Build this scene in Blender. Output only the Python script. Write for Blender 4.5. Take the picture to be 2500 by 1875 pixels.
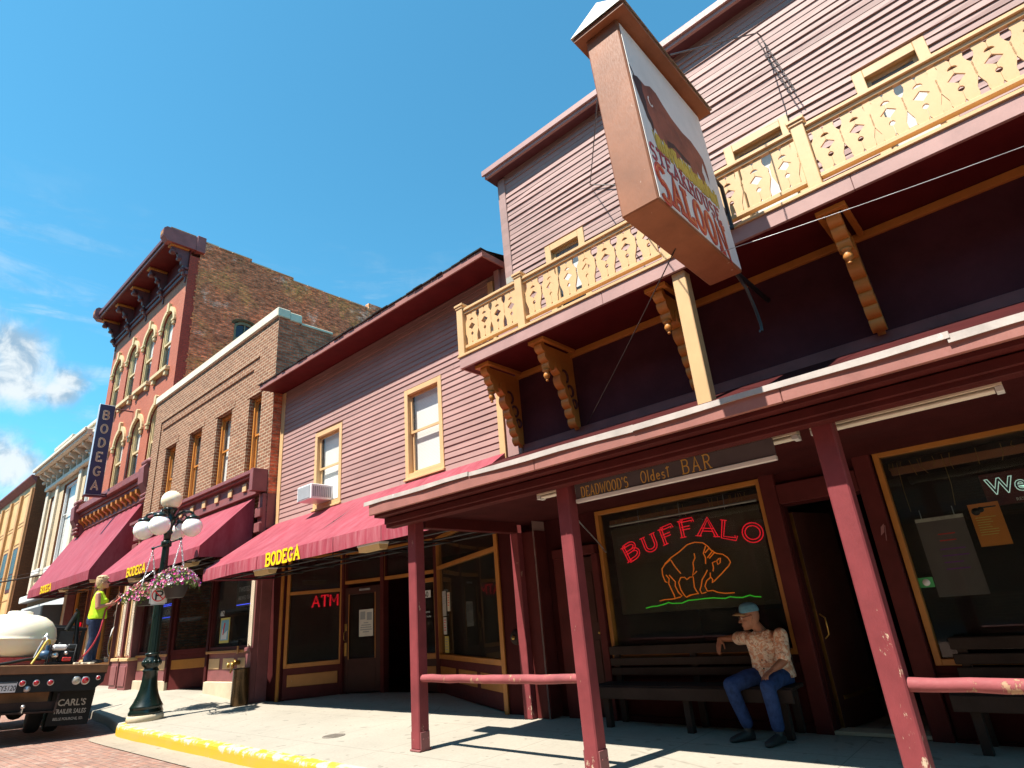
import bpy, bmesh, math, random
from mathutils import Vector, Matrix, Euler
random.seed(7)
R = math.radians
PI = math.pi
scene = bpy.context.scene
for o in list(bpy.data.objects):
    bpy.data.objects.remove(o)
COL = scene.collection

# ---------------------------------------------------------------- camera
cam_d = bpy.data.cameras.new('camera')
cam = bpy.data.objects.new('camera', cam_d)
COL.objects.link(cam)
cam_d.sensor_width = 36.0
cam_d.lens = 36.0 * 1448.4 / 2500.0
cam_d.clip_start = 0.05
cam_d.clip_end = 3000.0
cam.matrix_world = (Matrix.Translation((0, 0, 1.344)) @ Matrix.Rotation(0.704885655, 4, 'Z')
                    @ Matrix.Rotation(1.93668721, 4, 'X') @ Matrix.Rotation(-0.087481797, 4, 'Z'))
scene.camera = cam

# ---------------------------------------------------------------- light
SUN_DIR = Vector((0.09, 0.53, -1.0)).normalized()          # way the light travels
sun_d = bpy.data.lights.new('sun', 'SUN')
sun = bpy.data.objects.new('sun', sun_d)
COL.objects.link(sun)
sun_d.energy = 5.0
sun_d.angle = R(0.5)
sun_d.color = (1.0, 0.94, 0.84)
sun.rotation_euler = SUN_DIR.to_track_quat('-Z', 'Y').to_euler()
sun.location = (-5, -20, 40)

world = bpy.data.worlds.new('World')
scene.world = world
world.use_nodes = True
nt = world.node_tree
nt.nodes.clear()
w_out = nt.nodes.new('ShaderNodeOutputWorld')
w_bg = nt.nodes.new('ShaderNodeBackground')
w_bg.inputs['Strength'].default_value = 0.090
sky = nt.nodes.new('ShaderNodeTexSky')
sky.sky_type = 'NISHITA'
sky.sun_disc = False
sky.sun_elevation = math.asin(-SUN_DIR.z)
sky.sun_rotation = math.atan2(-SUN_DIR.x, -SUN_DIR.y)
sky.air_density = 1.0
sky.dust_density = 0.8
sky.ozone_density = 1.2
sky.altitude = 1400


def wnode(t, **kw):
    n = nt.nodes.new(t)
    for k, v in kw.items():
        setattr(n, k, v)
    return n


def wmath(op, a, b=None, c=None, clamp=False):
    n = wnode('ShaderNodeMath', operation=op, use_clamp=clamp)
    for i, s in enumerate((a, b, c)):
        if s is None:
            continue
        if isinstance(s, (int, float)):
            n.inputs[i].default_value = s
        else:
            nt.links.new(s, n.inputs[i])
    return n.outputs[0]


tc = wnode('ShaderNodeTexCoord')
DIRV = tc.outputs['Generated']


def wdot(v, scale=1.0):
    n = wnode('ShaderNodeVectorMath', operation='DOT_PRODUCT')
    nt.links.new(DIRV, n.inputs[0])
    n.inputs[1].default_value = Vector(v).normalized()
    return n.outputs['Value']


def wsmooth(x, a, b):
    n = wnode('ShaderNodeMapRange', interpolation_type='SMOOTHSTEP')
    nt.links.new(x, n.inputs['Value'])
    n.inputs['From Min'].default_value = a
    n.inputs['From Max'].default_value = b
    return n.outputs['Result']


def wnoise(scale, detail, rough, dist=0.0, loc=(0, 0, 0), stretch=(1, 1, 1)):
    m = wnode('ShaderNodeMapping')
    nt.links.new(DIRV, m.inputs['Vector'])
    m.inputs['Scale'].default_value = stretch
    m.inputs['Location'].default_value = loc
    n = wnode('ShaderNodeTexNoise')
    n.inputs['Scale'].default_value = scale
    n.inputs['Detail'].default_value = detail
    n.inputs['Roughness'].default_value = rough
    n.inputs['Distortion'].default_value = dist
    nt.links.new(m.outputs['Vector'], n.inputs['Vector'])
    return n.outputs['Fac']


def cumulus(items, nz):
    """puffs: (direction, radius in radians); the edge is broken up by noise"""
    best = None
    for v, r in items:
        ang = wmath('ARCCOSINE', wdot(v))
        d = wmath('SUBTRACT', 1.0, wmath('DIVIDE', ang, r))
        best = d if best is None else wmath('MAXIMUM', best, d)
    return wmath('ADD', best, wmath('MULTIPLY', wmath('SUBTRACT', nz, 0.5), 1.5))


CLOUDS = [((-.924, .103, .369), .062), ((-.920, .115, .372), .05), ((-.932, .11, .345), .075), ((-.94, .10, .33), .062), ((-.938, .12, .325), .05),
          ((-.925, .171, .34), .038), ((-.932, .166, .323), .036), ((-.963, .120, .235), .062), ((-.966, .135, .226), .045)]
n_big = wnoise(14.0, 9.0, 0.62, 0.3)
c1 = wsmooth(cumulus(CLOUDS, n_big), 0.08, 0.86)
n_lit = wnoise(26.0, 6.0, 0.6, 0.4, (0.3, 0.1, 0.05))
# wisps low over the roofs
n_w = wnoise(5.0, 7.0, 0.6, 0.6, (1.3, 0.2, 0), (1.0, 1.0, 6.0))
sepn = wnode('ShaderNodeSeparateXYZ')
nt.links.new(DIRV, sepn.inputs[0])
low = wmath('SUBTRACT', 1.0, wsmooth(sepn.outputs['Z'], 0.42, 0.60))
c2 = wmath('MULTIPLY', wmath('MULTIPLY', wsmooth(n_w, 0.50, 0.74), low), 0.34)
amount = wmath('MAXIMUM', wmath('MULTIPLY', c1, 0.93), c2, clamp=True)
tint = wnode('ShaderNodeMix', data_type='RGBA', blend_type='MULTIPLY')
tint.inputs[0].default_value = 1.0
nt.links.new(sky.outputs['Color'], tint.inputs[6])
tint.inputs[7].default_value = (0.60, 1.46, 1.42, 1)
ccol = wnode('ShaderNodeMix', data_type='RGBA')
nt.links.new(wsmooth(n_lit, 0.36, 0.62), ccol.inputs[0])
ccol.inputs[6].default_value = (1.9, 2.7, 3.5, 1)
ccol.inputs[7].default_value = (4.7, 5.0, 5.1, 1)
mixc = wnode('ShaderNodeMix', data_type='RGBA')
nt.links.new(amount, mixc.inputs[0])
nt.links.new(tint.outputs[2], mixc.inputs[6])
nt.links.new(ccol.outputs[2], mixc.inputs[7])
nt.links.new(mixc.outputs[2], w_bg.inputs['Color'])
nt.links.new(w_bg.outputs[0], w_out.inputs['Surface'])

scene.view_settings.view_transform = 'Standard'
scene.view_settings.look = 'None'
scene.view_settings.exposure = 1.13
scene.view_settings.gamma = 1.0
scene.view_settings.use_curve_mapping = False
scene.cycles.use_denoising = True
scene.cycles.max_bounces = 8
scene.cycles.diffuse_bounces = 2
scene.cycles.glossy_bounces = 4
scene.cycles.transparent_max_bounces = 12
scene.cycles.transmission_bounces = 6
scene.cycles.caustics_reflective = False
scene.cycles.caustics_refractive = False
scene.cycles.sample_clamp_indirect = 6.0


# ---------------------------------------------------------------- mesh helpers
class MB:
    """collects faces for ONE mesh object (world coordinates)"""
    def __init__(self):
        self.v, self.f, self.mi, self.sm, self.st = [], [], [], [], []

    def add(self, vs, fs, mi=0, smooth=False, M=None):
        b = len(self.v)
        self.st.append((b, len(self.f)))
        if M is not None:
            vs = [M @ Vector(p) for p in vs]
        self.v.extend([tuple(p) for p in vs])
        for f in fs:
            self.f.append([b + i for i in f])
            self.mi.append(mi)
            self.sm.append(smooth)
        return self

    def quad(self, a, b, c, d, mi=0, M=None):
        return self.add([a, b, c, d], [(0, 1, 2, 3)], mi, M=M)

    def box(self, x0, x1, y0, y1, z0, z1, mi=0, M=None):
        if x1 < x0: x0, x1 = x1, x0
        if y1 < y0: y0, y1 = y1, y0
        if z1 < z0: z0, z1 = z1, z0
        vs = [(x0, y0, z0), (x1, y0, z0), (x1, y1, z0), (x0, y1, z0),
              (x0, y0, z1), (x1, y0, z1), (x1, y1, z1), (x0, y1, z1)]
        return self.add(vs, [(0, 3, 2, 1), (4, 5, 6, 7), (0, 1, 5, 4), (1, 2, 6, 5), (2, 3, 7, 6), (3, 0, 4, 7)], mi, M=M)

    def bbox(self, x0, x1, y0, y1, z0, z1, bev=0.006, mi=0, M=None):
        """box with chamfered edges"""
        if x1 < x0: x0, x1 = x1, x0
        if y1 < y0: y0, y1 = y1, y0
        if z1 < z0: z0, z1 = z1, z0
        bm = bmesh.new()
        bmesh.ops.create_cube(bm, size=1.0)
        for v in bm.verts:
            v.co = Vector(((x0 + x1) / 2 + v.co.x * (x1 - x0), (y0 + y1) / 2 + v.co.y * (y1 - y0), (z0 + z1) / 2 + v.co.z * (z1 - z0)))
        b = min(bev, 0.45 * min(x1 - x0, y1 - y0, z1 - z0))
        bmesh.ops.bevel(bm, geom=list(bm.edges), offset=b, segments=1, affect='EDGES')
        return self.bm(bm, mi, M)

    def bm(self, bm, mi=0, M=None, smooth=False):
        bm.verts.ensure_lookup_table()
        for i, v in enumerate(bm.verts):
            v.index = i
        self.add([v.co.copy() for v in bm.verts], [[v.index for v in f.verts] for f in bm.faces], mi, smooth, M)
        bm.free()
        return self

    def prism(self, poly, axis, a0, a1, mi=0, M=None):
        """poly 2-D extruded along axis. x: poly=(y,z); y: poly=(x,z); z: poly=(x,y)"""
        n = len(poly)
        mk = {'x': lambda p, t: (t, p[0], p[1]), 'y': lambda p, t: (p[0], t, p[1]), 'z': lambda p, t: (p[0], p[1], t)}[axis]
        vs = [mk(p, a0) for p in poly] + [mk(p, a1) for p in poly]
        fs = [list(range(n))[::-1], list(range(n, 2 * n))]
        for i in range(n):
            j = (i + 1) % n
            fs.append((i, j, n + j, n + i))
        return self.add(vs, fs, mi, M=M)

    def tube(self, pts, r, n=6, mi=0, cap=True, M=None, smooth=True, closed=False):
        pts = [Vector(p) for p in pts]
        m = len(pts)
        rs = r if isinstance(r, (list, tuple)) else [r] * m
        vs, fs = [], []
        up = None
        for i, p in enumerate(pts):
            if closed:
                t = pts[(i + 1) % m] - pts[i - 1]
            else:
                t = (pts[min(i + 1, m - 1)] - pts[max(i - 1, 0)])
            if t.length < 1e-9:
                t = Vector((0, 0, 1))
            t.normalize()
            if up is None:
                up = Vector((0, 0, 1)) if abs(t.z) < 0.9 else Vector((1, 0, 0))
            a = t.cross(up)
            if a.length < 1e-6:
                a = t.orthogonal()
            a.normalize()
            up = a.cross(t).normalized()
            for k in range(n):
                w = 2 * PI * k / n
                vs.append(p + (a * math.cos(w) + up * math.sin(w)) * rs[i])
        rng = m if closed else m - 1
        for i in range(rng):
            for k in range(n):
                j = (i + 1) % m
                fs.append((i * n + k, i * n + (k + 1) % n, j * n + (k + 1) % n, j * n + k))
        self.add(vs, fs, mi, smooth, M)
        if cap and not closed:
            self.add(vs[:n], [list(range(n))[::-1]], mi, False, M)
            self.add(vs[-n:], [list(range(n))], mi, False, M)
        return self

    def lathe(self, prof, c, n=20, mi=0, M=None, axis='z', smooth=True):
        """prof: list of (radius, height)"""
        vs, fs = [], []
        for r, h in prof:
            for k in range(n):
                w = 2 * PI * k / n
                q = (r * math.cos(w), r * math.sin(w), h)
                if axis == 'x': q = (h, q[0], q[1])
                if axis == 'y': q = (q[0], h, q[1])
                vs.append((c[0] + q[0], c[1] + q[1], c[2] + q[2]))
        for i in range(len(prof) - 1):
            for k in range(n):
                fs.append((i * n + k, i * n + (k + 1) % n, (i + 1) * n + (k + 1) % n, (i + 1) * n + k))
        fs.append(list(range(n))[::-1])
        fs.append([(len(prof) - 1) * n + k for k in range(n)])
        return self.add(vs, fs, mi, smooth, M)

    def ball(self, c, r, n=16, mi=0, M=None):
        rx, ry, rz = r if isinstance(r, (tuple, list)) else (r, r, r)
        vs, fs = [], []
        m = max(6, n // 2)
        for i in range(1, m):
            t = PI * i / m
            for k in range(n):
                w = 2 * PI * k / n
                vs.append((c[0] + rx * math.sin(t) * math.cos(w), c[1] + ry * math.sin(t) * math.sin(w), c[2] + rz * math.cos(t)))
        top, bot = len(vs), len(vs) + 1
        vs += [(c[0], c[1], c[2] + rz), (c[0], c[1], c[2] - rz)]
        for i in range(m - 2):
            for k in range(n):
                fs.append((i * n + k, (i + 1) * n + k, (i + 1) * n + (k + 1) % n, i * n + (k + 1) % n))
        for k in range(n):
            fs.append((top, k, (k + 1) % n))
            fs.append((bot, (m - 2) * n + (k + 1) % n, (m - 2) * n + k))
        return self.add(vs, fs, mi, True, M)

    def build(self, name, mat, parent=None, label=None, cat=None, group=None, kind=None, nouv=False):
        me = bpy.data.meshes.new(name)
        me.from_pydata(self.v, [], self.f)
        mats = mat if isinstance(mat, (list, tuple)) else [mat]
        for m in mats:
            me.materials.append(m)
        me.polygons.foreach_set('material_index', self.mi)
        me.polygons.foreach_set('use_smooth', self.sm)
        me.update()
        if not nouv:
            box_uv(me)
        o = bpy.data.objects.new(name, me)
        COL.objects.link(o)
        if parent is not None:
            o.parent = parent
            o.matrix_parent_inverse = root_inv(parent)
        tag(o, label, cat, group, kind)
        return o


def each(mb, name, mat, parent, per=1):
    """every piece collected in mb (per calls make one piece) becomes a part of its own"""
    st = mb.st[::per] + [(len(mb.v), len(mb.f))]
    out = []
    for (v0, f0), (v1, f1) in zip(st[:-1], st[1:]):
        m = MB()
        m.v = mb.v[v0:v1]
        m.f = [[i - v0 for i in f] for f in mb.f[f0:f1]]
        m.mi, m.sm = mb.mi[f0:f1], mb.sm[f0:f1]
        out.append(m.build(name, mat, parent))
    return out


def box_uv(me):
    uv = me.uv_layers.new(name='uv')
    dat = [0.0] * (len(me.loops) * 2)
    vs = me.vertices
    for p in me.polygons:
        n = p.normal
        if abs(n.z) > 0.75:
            for li in p.loop_indices:
                c = vs[me.loops[li].vertex_index].co
                dat[2 * li], dat[2 * li + 1] = c.x, c.y
        else:
            t = Vector((-n.y, n.x, 0))
            t = t.normalized() if t.length > 1e-6 else Vector((1, 0, 0))
            for li in p.loop_indices:
                c = vs[me.loops[li].vertex_index].co
                dat[2 * li], dat[2 * li + 1] = c.x * t.x + c.y * t.y, c.z
    uv.data.foreach_set('uv', dat)


def world_of(p):
    if p.parent is None: return p.matrix_basis.copy()
    return world_of(p.parent) @ p.matrix_parent_inverse @ p.matrix_basis


def root_inv(p):
    return world_of(p).inverted()


def tag(o, label=None, cat=None, group=None, kind=None):
    if label: o['label'] = label
    if cat: o['category'] = cat
    if group: o['group'] = group
    if kind: o['kind'] = kind
    return o


def thing(name, loc, label, cat, group=None):
    o = bpy.data.objects.new(name, None)
    COL.objects.link(o)
    o.location = loc
    o.empty_display_size = 0.2
    return tag(o, label, cat, group)


def copy_tree(o, parent=None):
    c = o.copy()
    COL.objects.link(c)
    if parent is not None:
        mp = o.matrix_parent_inverse.copy()
        c.parent = parent
        c.matrix_parent_inverse = mp
    for ch in list(o.children):
        copy_tree(ch, c)
    return c


def frame(o, u, n):
    """matrix whose local x runs along u, local z out along n, local y = up"""
    u = Vector(u).normalized(); n = Vector(n).normalized()
    v = n.cross(u).normalized()
    m = Matrix(((u.x, v.x, n.x, o[0]), (u.y, v.y, n.y, o[1]), (u.z, v.z, n.z, o[2]), (0, 0, 0, 1)))
    return m


FRONT = lambda x, y, z: frame((x, y, z), (1, 0, 0), (0, -1, 0))     # faces the street
SIDE = lambda x, y, z: frame((x, y, z), (0, 1, 0), (1, 0, 0))       # faces +x


# ---------------------------------------------------------------- lettering
def arc(cx, cy, rx, ry, a0, a1, n=8):
    return [(cx + rx * math.cos(R(a0 + (a1 - a0) * i / n)), cy + ry * math.sin(R(a0 + (a1 - a0) * i / n))) for i in range(n + 1)]


GLYPH = {
    'B': (.66, [[(.08, 0), (.08, 1)], [(.08, 1), (.36, 1)] + arc(.36, .77, .22, .23, 90, -90)[1:] + [(.08, .54)], [(.36, .54)] + arc(.38, .27, .24, .27, 90, -90)[1:] + [(.08, 0)]], [(.08, 0), (.08, 1)]),
    'O': (.74, [arc(.37, .5, .31, .5, 90, 450, 20)], []),
    'D': (.72, [[(.1, 0), (.1, 1)], [(.1, 1), (.32, 1)] + arc(.32, .5, .34, .5, 90, -90, 12)[1:] + [(.1, 0)]], [(.1, 0), (.1, 1)]),
    'E': (.62, [[(.1, 0), (.1, 1)], [(.1, 1), (.56, 1), (.56, .84)], [(.1, .52), (.42, .52)], [(.1, 0), (.58, 0), (.58, .18)]], [(.1, 0), (.1, 1)]),
    'G': (.74, [arc(.38, .5, .32, .5, 42, 330, 16) + [(.66, .2), (.66, .42), (.44, .42)]], []),
    'A': (.76, [[(.06, 0), (.38, 1), (.70, 0)], [(.18, .36), (.58, .36)]], [(.06, 0), (.70, 0)]),
    'U': (.70, [[(.1, 1), (.1, .32)] + arc(.35, .32, .25, .32, 180, 360, 10)[1:] + [(.6, 1)]], [(.1, 1), (.6, 1)]),
    'F': (.60, [[(.1, 0), (.1, 1)], [(.1, 1), (.56, 1), (.56, .82)], [(.1, .53), (.42, .53)]], [(.1, 0), (.1, 1)]),
    'L': (.58, [[(.1, 1), (.1, 0), (.55, 0), (.55, .2)]], [(.1, 1)]),
    'T': (.66, [[(.33, 0), (.33, 1)], [(.04, .84), (.04, 1), (.62, 1), (.62, .84)]], [(.33, 0)]),
    'M': (.86, [[(.1, 0), (.1, 1), (.43, .35), (.76, 1), (.76, 0)]], [(.1, 0), (.76, 0)]),
    'S': (.62, [arc(.31, .75, .24, .25, 30, 250, 10) + arc(.31, .26, .25, .27, 80, -150, 10)], []),
    'K': (.68, [[(.1, 0), (.1, 1)], [(.6, 1), (.1, .42)], [(.26, .58), (.64, 0)]], [(.1, 0), (.1, 1), (.64, 0)]),
    'H': (.72, [[(.1, 0), (.1, 1)], [(.62, 0), (.62, 1)], [(.1, .52), (.62, .52)]], [(.1, 0), (.1, 1), (.62, 0), (.62, 1)]),
    'N': (.74, [[(.1, 0), (.1, 1), (.64, 0), (.64, 1)]], [(.1, 0), (.64, 1)]),
    'R': (.68, [[(.1, 0), (.1, 1)], [(.1, 1), (.36, 1)] + arc(.36, .75, .24, .25, 90, -90)[1:] + [(.1, .5)], [(.3, .5), (.62, 0)]], [(.1, 0), (.1, 1), (.62, 0)]),
    'P': (.64, [[(.1, 0), (.1, 1)], [(.1, 1), (.36, 1)] + arc(.36, .75, .24, .25, 90, -90)[1:] + [(.1, .5)]], []),
    'W': (.98, [[(.04, 1), (.26, 0), (.49, .8), (.72, 0), (.94, 1)]], [(.04, 1), (.94, 1)]),
    'l': (.22, [[(.1, 0), (.1, 1.02)]], []),
    'd': (.58, [arc(.28, .26, .2, .26, 90, 450, 12), [(.46, .98), (.48, 0)]], []),
    'e': (.56, [[(.1, .28), (.44, .32)] + arc(.27, .28, .18, .26, 20, 320, 12)], []),
    's': (.46, [arc(.23, .41, .15, .13, 30, 250, 8) + arc(.23, .14, .16, .14, 80, -150, 8)], []),
    't': (.44, [[(.22, .95), (.2, 0)], [(.02, .8), (.42, .86)]], []),
    "'": (.2, [[(.1, 1.05), (.07, .82)]], []),
    'I': (.3, [[(.15, 0), (.15, 1)]], [(.15, 0), (.15, 1)]),
    ' ': (.4, [], []),
}


def ribbon(mb, pts, w, M, d0, d1, mi=0):
    """flat raised stroke of width w between local depths d0 and d1"""
    pts = [Vector((p[0], p[1])) for p in pts]
    closed = (pts[0] - pts[-1]).length < 1e-6
    if closed: pts = pts[:-1]
    m = len(pts)
    L, Rr = [], []
    for i in range(m):
        if closed:
            a, b = pts[i - 1], pts[(i + 1) % m]
        else:
            a, b = pts[max(i - 1, 0)], pts[min(i + 1, m - 1)]
        p = pts[i]
        d1v = (p - a).normalized() if (p - a).length > 1e-9 else (b - p).normalized()
        d2v = (b - p).normalized() if (b - p).length > 1e-9 else d1v
        n1 = Vector((-d1v.y, d1v.x)); n2 = Vector((-d2v.y, d2v.x))
        nn = (n1 + n2)
        nn = nn.normalized() if nn.length > 1e-4 else n1
        k = 1.0 / max(0.45, nn.dot(n1))
        L.append(p + nn * w / 2 * k); Rr.append(p - nn * w / 2 * k)
    vs = [(q.x, q.y, d1) for q in L] + [(q.x, q.y, d1) for q in Rr] + [(q.x, q.y, d0) for q in L] + [(q.x, q.y, d0) for q in Rr]
    fs = []
    for i in range(m if closed else m - 1):
        j = (i + 1) % m
        fs += [(i, m + i, m + j, j), (i, j, 2 * m + j, 2 * m + i), (m + i, 3 * m + i, 3 * m + j, m + j)]
    if not closed:
        fs += [(0, 2 * m, 3 * m, m), (m - 1, 2 * m - 1, 4 * m - 1, 3 * m - 1)]
    mb.add(vs, fs, mi, M=M)


def lettering(mb, s, M, h, w, depth=0.004, sp=0.14, serif=0.0, xs=1.0, d0=0.0, mi=0, place=None):
    """stroke lettering, height h, stroke w; place(i, x) -> (x, y, angle) can bend the line"""
    x = 0.0
    k = 0
    for i, ch in enumerate(s):
        adv, strokes, ser = GLYPH[ch]
        if place:
            px, py, an = place(i, x)
            T = Matrix.Translation((px, py, 0)) @ Matrix.Rotation(an, 4, 'Z')
        else:
            T = Matrix.Translation((x, 0, 0))
        for st in strokes:
            k += 1
            ribbon(mb, [(p[0] * h * xs, p[1] * h) for p in st], w, M @ T, d0, d0 + depth + 0.0004 * (k % 5), mi)
        if serif:
            for (sx, sy) in ser:
                k += 1
                sgn = -1 if sy > .5 else 1
                y = sy * h + sgn * w * 0.02
                ribbon(mb, [(sx * h * xs - serif, y), (sx * h * xs + serif, y)], w * 0.7, M @ T, d0, d0 + depth + 0.0004 * (k % 5) + 0.0003, mi)
        x += (adv * xs + sp) * h
    return x


def textw(s, h, sp=0.14, xs=1.0):
    return sum((GLYPH[c][0] * xs + sp) * h for c in s) - sp * h


def fonttext(mb, s, M, size, depth=0.002, bold=0.0, align='LEFT', xs=1.0, mi=0, shear=0.0):
    """Blender's own font turned into mesh faces"""
    cu = bpy.data.curves.new('tmp', 'FONT')
    cu.body = s
    cu.size = size
    cu.extrude = depth / 2
    cu.offset = bold
    cu.align_x = align
    cu.shear = shear
    cu.resolution_u = 3
    ob = bpy.data.objects.new('tmp', cu)
    COL.objects.link(ob)
    dg = bpy.context.evaluated_depsgraph_get()
    me = bpy.data.meshes.new_from_object(ob.evaluated_get(dg))
    S = M @ Matrix.Translation((0, 0, depth / 2)) @ Matrix.Diagonal((xs, 1, 1, 1))
    mb.add([S @ v.co for v in me.vertices], [list(p.vertices) for p in me.polygons], mi)
    bpy.data.objects.remove(ob)
    bpy.data.curves.remove(cu)
    bpy.data.meshes.remove(me)
    return mb

# ---------------------------------------------------------------- materials
MATS = {}


class NT:
    def __init__(self, name):
        self.m = bpy.data.materials.new(name)
        self.m.use_nodes = True
        self.t = self.m.node_tree
        self.t.nodes.clear()
        self.out = self.n('ShaderNodeOutputMaterial')

    def n(self, t, **kw):
        n = self.t.nodes.new(t)
        for k, v in kw.items():
            setattr(n, k, v)
        return n

    def l(self, a, b):
        self.t.links.new(a, b)

    def put(self, sock, v):
        if isinstance(v, bpy.types.NodeSocket):
            self.l(v, sock)
        elif isinstance(v, (tuple, list)) and len(v) == 3 and sock.type == 'RGBA':
            sock.default_value = (*v, 1)
        else:
            sock.default_value = v

    def pos(self):
        return self.n('ShaderNodeNewGeometry').outputs['Position']

    def obj(self):
        return self.n('ShaderNodeTexCoord').outputs['Object']

    def uv(self):
        return self.n('ShaderNodeTexCoord').outputs['UV']

    def mapv(self, v, scale=(1, 1, 1), loc=(0, 0, 0)):
        m = self.n('ShaderNodeMapping')
        self.l(v, m.inputs['Vector'])
        m.inputs['Scale'].default_value = scale
        m.inputs['Location'].default_value = loc
        return m.outputs['Vector']

    def noise(self, v, scale, detail=4, rough=.55, dist=0):
        n = self.n('ShaderNodeTexNoise')
        self.l(v, n.inputs['Vector'])
        n.inputs['Scale'].default_value = scale
        n.inputs['Detail'].default_value = detail
        n.inputs['Roughness'].default_value = rough
        n.inputs['Distortion'].default_value = dist
        return n.outputs['Fac']

    def ramp(self, x, a, b, lo=0.0, hi=1.0):
        n = self.n('ShaderNodeMapRange')
        n.clamp = True
        self.l(x, n.inputs['Value'])
        n.inputs['From Min'].default_value = a
        n.inputs['From Max'].default_value = b
        n.inputs['To Min'].default_value = lo
        n.inputs['To Max'].default_value = hi
        return n.outputs['Result']

    def mix(self, f, a, b, mode='MIX'):
        n = self.n('ShaderNodeMix', data_type='RGBA', blend_type=mode)
        self.put(n.inputs[0], f)
        self.put(n.inputs[6], a)
        self.put(n.inputs[7], b)
        return n.outputs[2]

    def math(self, op, a, b=None):
        n = self.n('ShaderNodeMath', operation=op)
        self.put(n.inputs[0], a)
        if b is not None: self.put(n.inputs[1], b)
        return n.outputs[0]

    def scale(self, col, f):
        n = self.n('ShaderNodeVectorMath', operation='SCALE')
        self.put(n.inputs[0], col) if isinstance(col, bpy.types.NodeSocket) else n.inputs[0].__setattr__('default_value', col)
        self.put(n.inputs['Scale'], f)
        return n.outputs[0]

    def bump(self, h, strength=.3, dist=.01):
        b = self.n('ShaderNodeBump')
        self.l(h, b.inputs['Height'])
        b.inputs['Strength'].default_value = strength
        b.inputs['Distance'].default_value = dist
        return b.outputs['Normal']

    def bsdf(self, col, rough=.5, metal=0.0, spec=.4, normal=None, emit=None, es=0.0, coat=0.0, sss=0.0):
        p = self.n('ShaderNodeBsdfPrincipled')
        self.put(p.inputs['Base Color'], col)
        self.put(p.inputs['Roughness'], rough)
        p.inputs['Metallic'].default_value = metal
        p.inputs['Specular IOR Level'].default_value = spec
        if coat: p.inputs['Coat Weight'].default_value = coat
        if sss:
            p.inputs['Subsurface Weight'].default_value = sss
            p.inputs['Subsurface Scale'].default_value = 0.02
        if normal is not None: self.l(normal, p.inputs['Normal'])
        if emit is not None:
            self.put(p.inputs['Emission Color'], emit)
            p.inputs['Emission Strength'].default_value = es
        return p.outputs[0]

    def done(self, sh):
        self.l(sh, self.out.inputs['Surface'])
        return self.m


def paint(name, col, var=.16, rough=.5, spec=.4, wear=0.0, wearcol=(.45, .36, .26), bump=.15, scale=3.0, metal=0.0, grain=True, dirt=.25, coat=0.0, basewear=0.0):
    """painted surface: uneven tone, dust, optional chips that show what is under the paint"""
    k = NT(name)
    P = k.obj()
    n1 = k.noise(P, scale, 6, .6)
    n2 = k.noise(k.mapv(P, (6, 6, 1.2)) if grain else P, scale * 6, 4, .6)
    c = k.scale(col, k.ramp(n1, .3, .7, 1 - var, 1 + var))
    c = k.mix(k.ramp(k.noise(P, scale * .6, 8, .7), .55, .8, 0, dirt), c, tuple(x * .55 + .03 for x in col))
    h = n2
    if wear:
        ch = k.noise(k.mapv(P, (1, 1, .45)), 9, 9, .72)
        if basewear:
            sz = k.n('ShaderNodeSeparateXYZ'); k.l(k.obj(), sz.inputs[0])
            ch = k.math('ADD', ch, k.ramp(sz.outputs['Z'], .0, .55, basewear, 0))
        msk = k.ramp(ch, .72 - wear * .22, .75 - wear * .22)
        c = k.mix(msk, c, wearcol)
        h = k.math('SUBTRACT', n2, k.math('MULTIPLY', msk, .8))
    r = k.ramp(n2, .3, .7, max(.05, rough - .08), min(1, rough + .12))
    return k.done(k.bsdf(c, r, metal, spec, k.bump(h, bump, .004), coat=coat))


def brick(name, c1, c2, mortar, bw=.21, bh=.072, ms=.011, bump=.5, patches=(), dark=.25, rough=.85, mottle=0.0):
    k = NT(name)
    U = k.uv()
    b = k.n('ShaderNodeTexBrick')
    k.l(U, b.inputs['Vector'])
    b.inputs['Scale'].default_value = 1
    b.inputs['Brick Width'].default_value = bw
    b.inputs['Row Height'].default_value = bh
    b.inputs['Mortar Size'].default_value = ms
    b.inputs['Mortar Smooth'].default_value = .15
    b.inputs['Bias'].default_value = 0
    k.put(b.inputs['Color1'], c1); k.put(b.inputs['Color2'], c2); k.put(b.inputs['Mortar'], mortar)
    P = k.pos()
    c = b.outputs['Color']
    for pc, sc, lo, hi, amt, seed in patches:
        msk = k.ramp(k.noise(k.mapv(P, (1, 1, 1), (seed, seed * .7, seed * .3)), sc, 9, .72, .4), lo, hi, 0, amt)
        fine = k.ramp(k.noise(k.mapv(P, (3.0, 3.0, 10), (seed, 1, 2)), 2.2, 6, .75), .42, .56)
        c = k.mix(k.math('MULTIPLY', msk, fine), c, pc)
    big = k.noise(P, .8, 7, .6)
    fn = k.noise(P, 22, 5, .7)
    c = k.mix(k.ramp(big, .4, .75, 0, dark), c, tuple(x * .35 for x in c1))
    c = k.scale(c, k.ramp(fn, .25, .75, .72, 1.26))
    if mottle:
        mo = k.noise(k.mapv(U, (3.6, 9.5, 1)), 1.0, 3, .7)
        c = k.scale(c, k.ramp(mo, .34, .66, 1 - mottle * .75, 1 + mottle))
        mo2 = k.noise(k.mapv(U, (4.2, 11.8, 1), (7.3, 2.1, 0)), 1.0, 2, .6)
        c = k.mix(k.ramp(mo2, .60, .68, 0, mottle * .7), c, mortar)
    hgt = k.math('ADD', k.math('MULTIPLY', b.outputs['Fac'], -1.0), k.math('MULTIPLY', fn, .5))
    return k.done(k.bsdf(c, rough, 0, .25, k.bump(hgt, bump, .012)))


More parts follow.
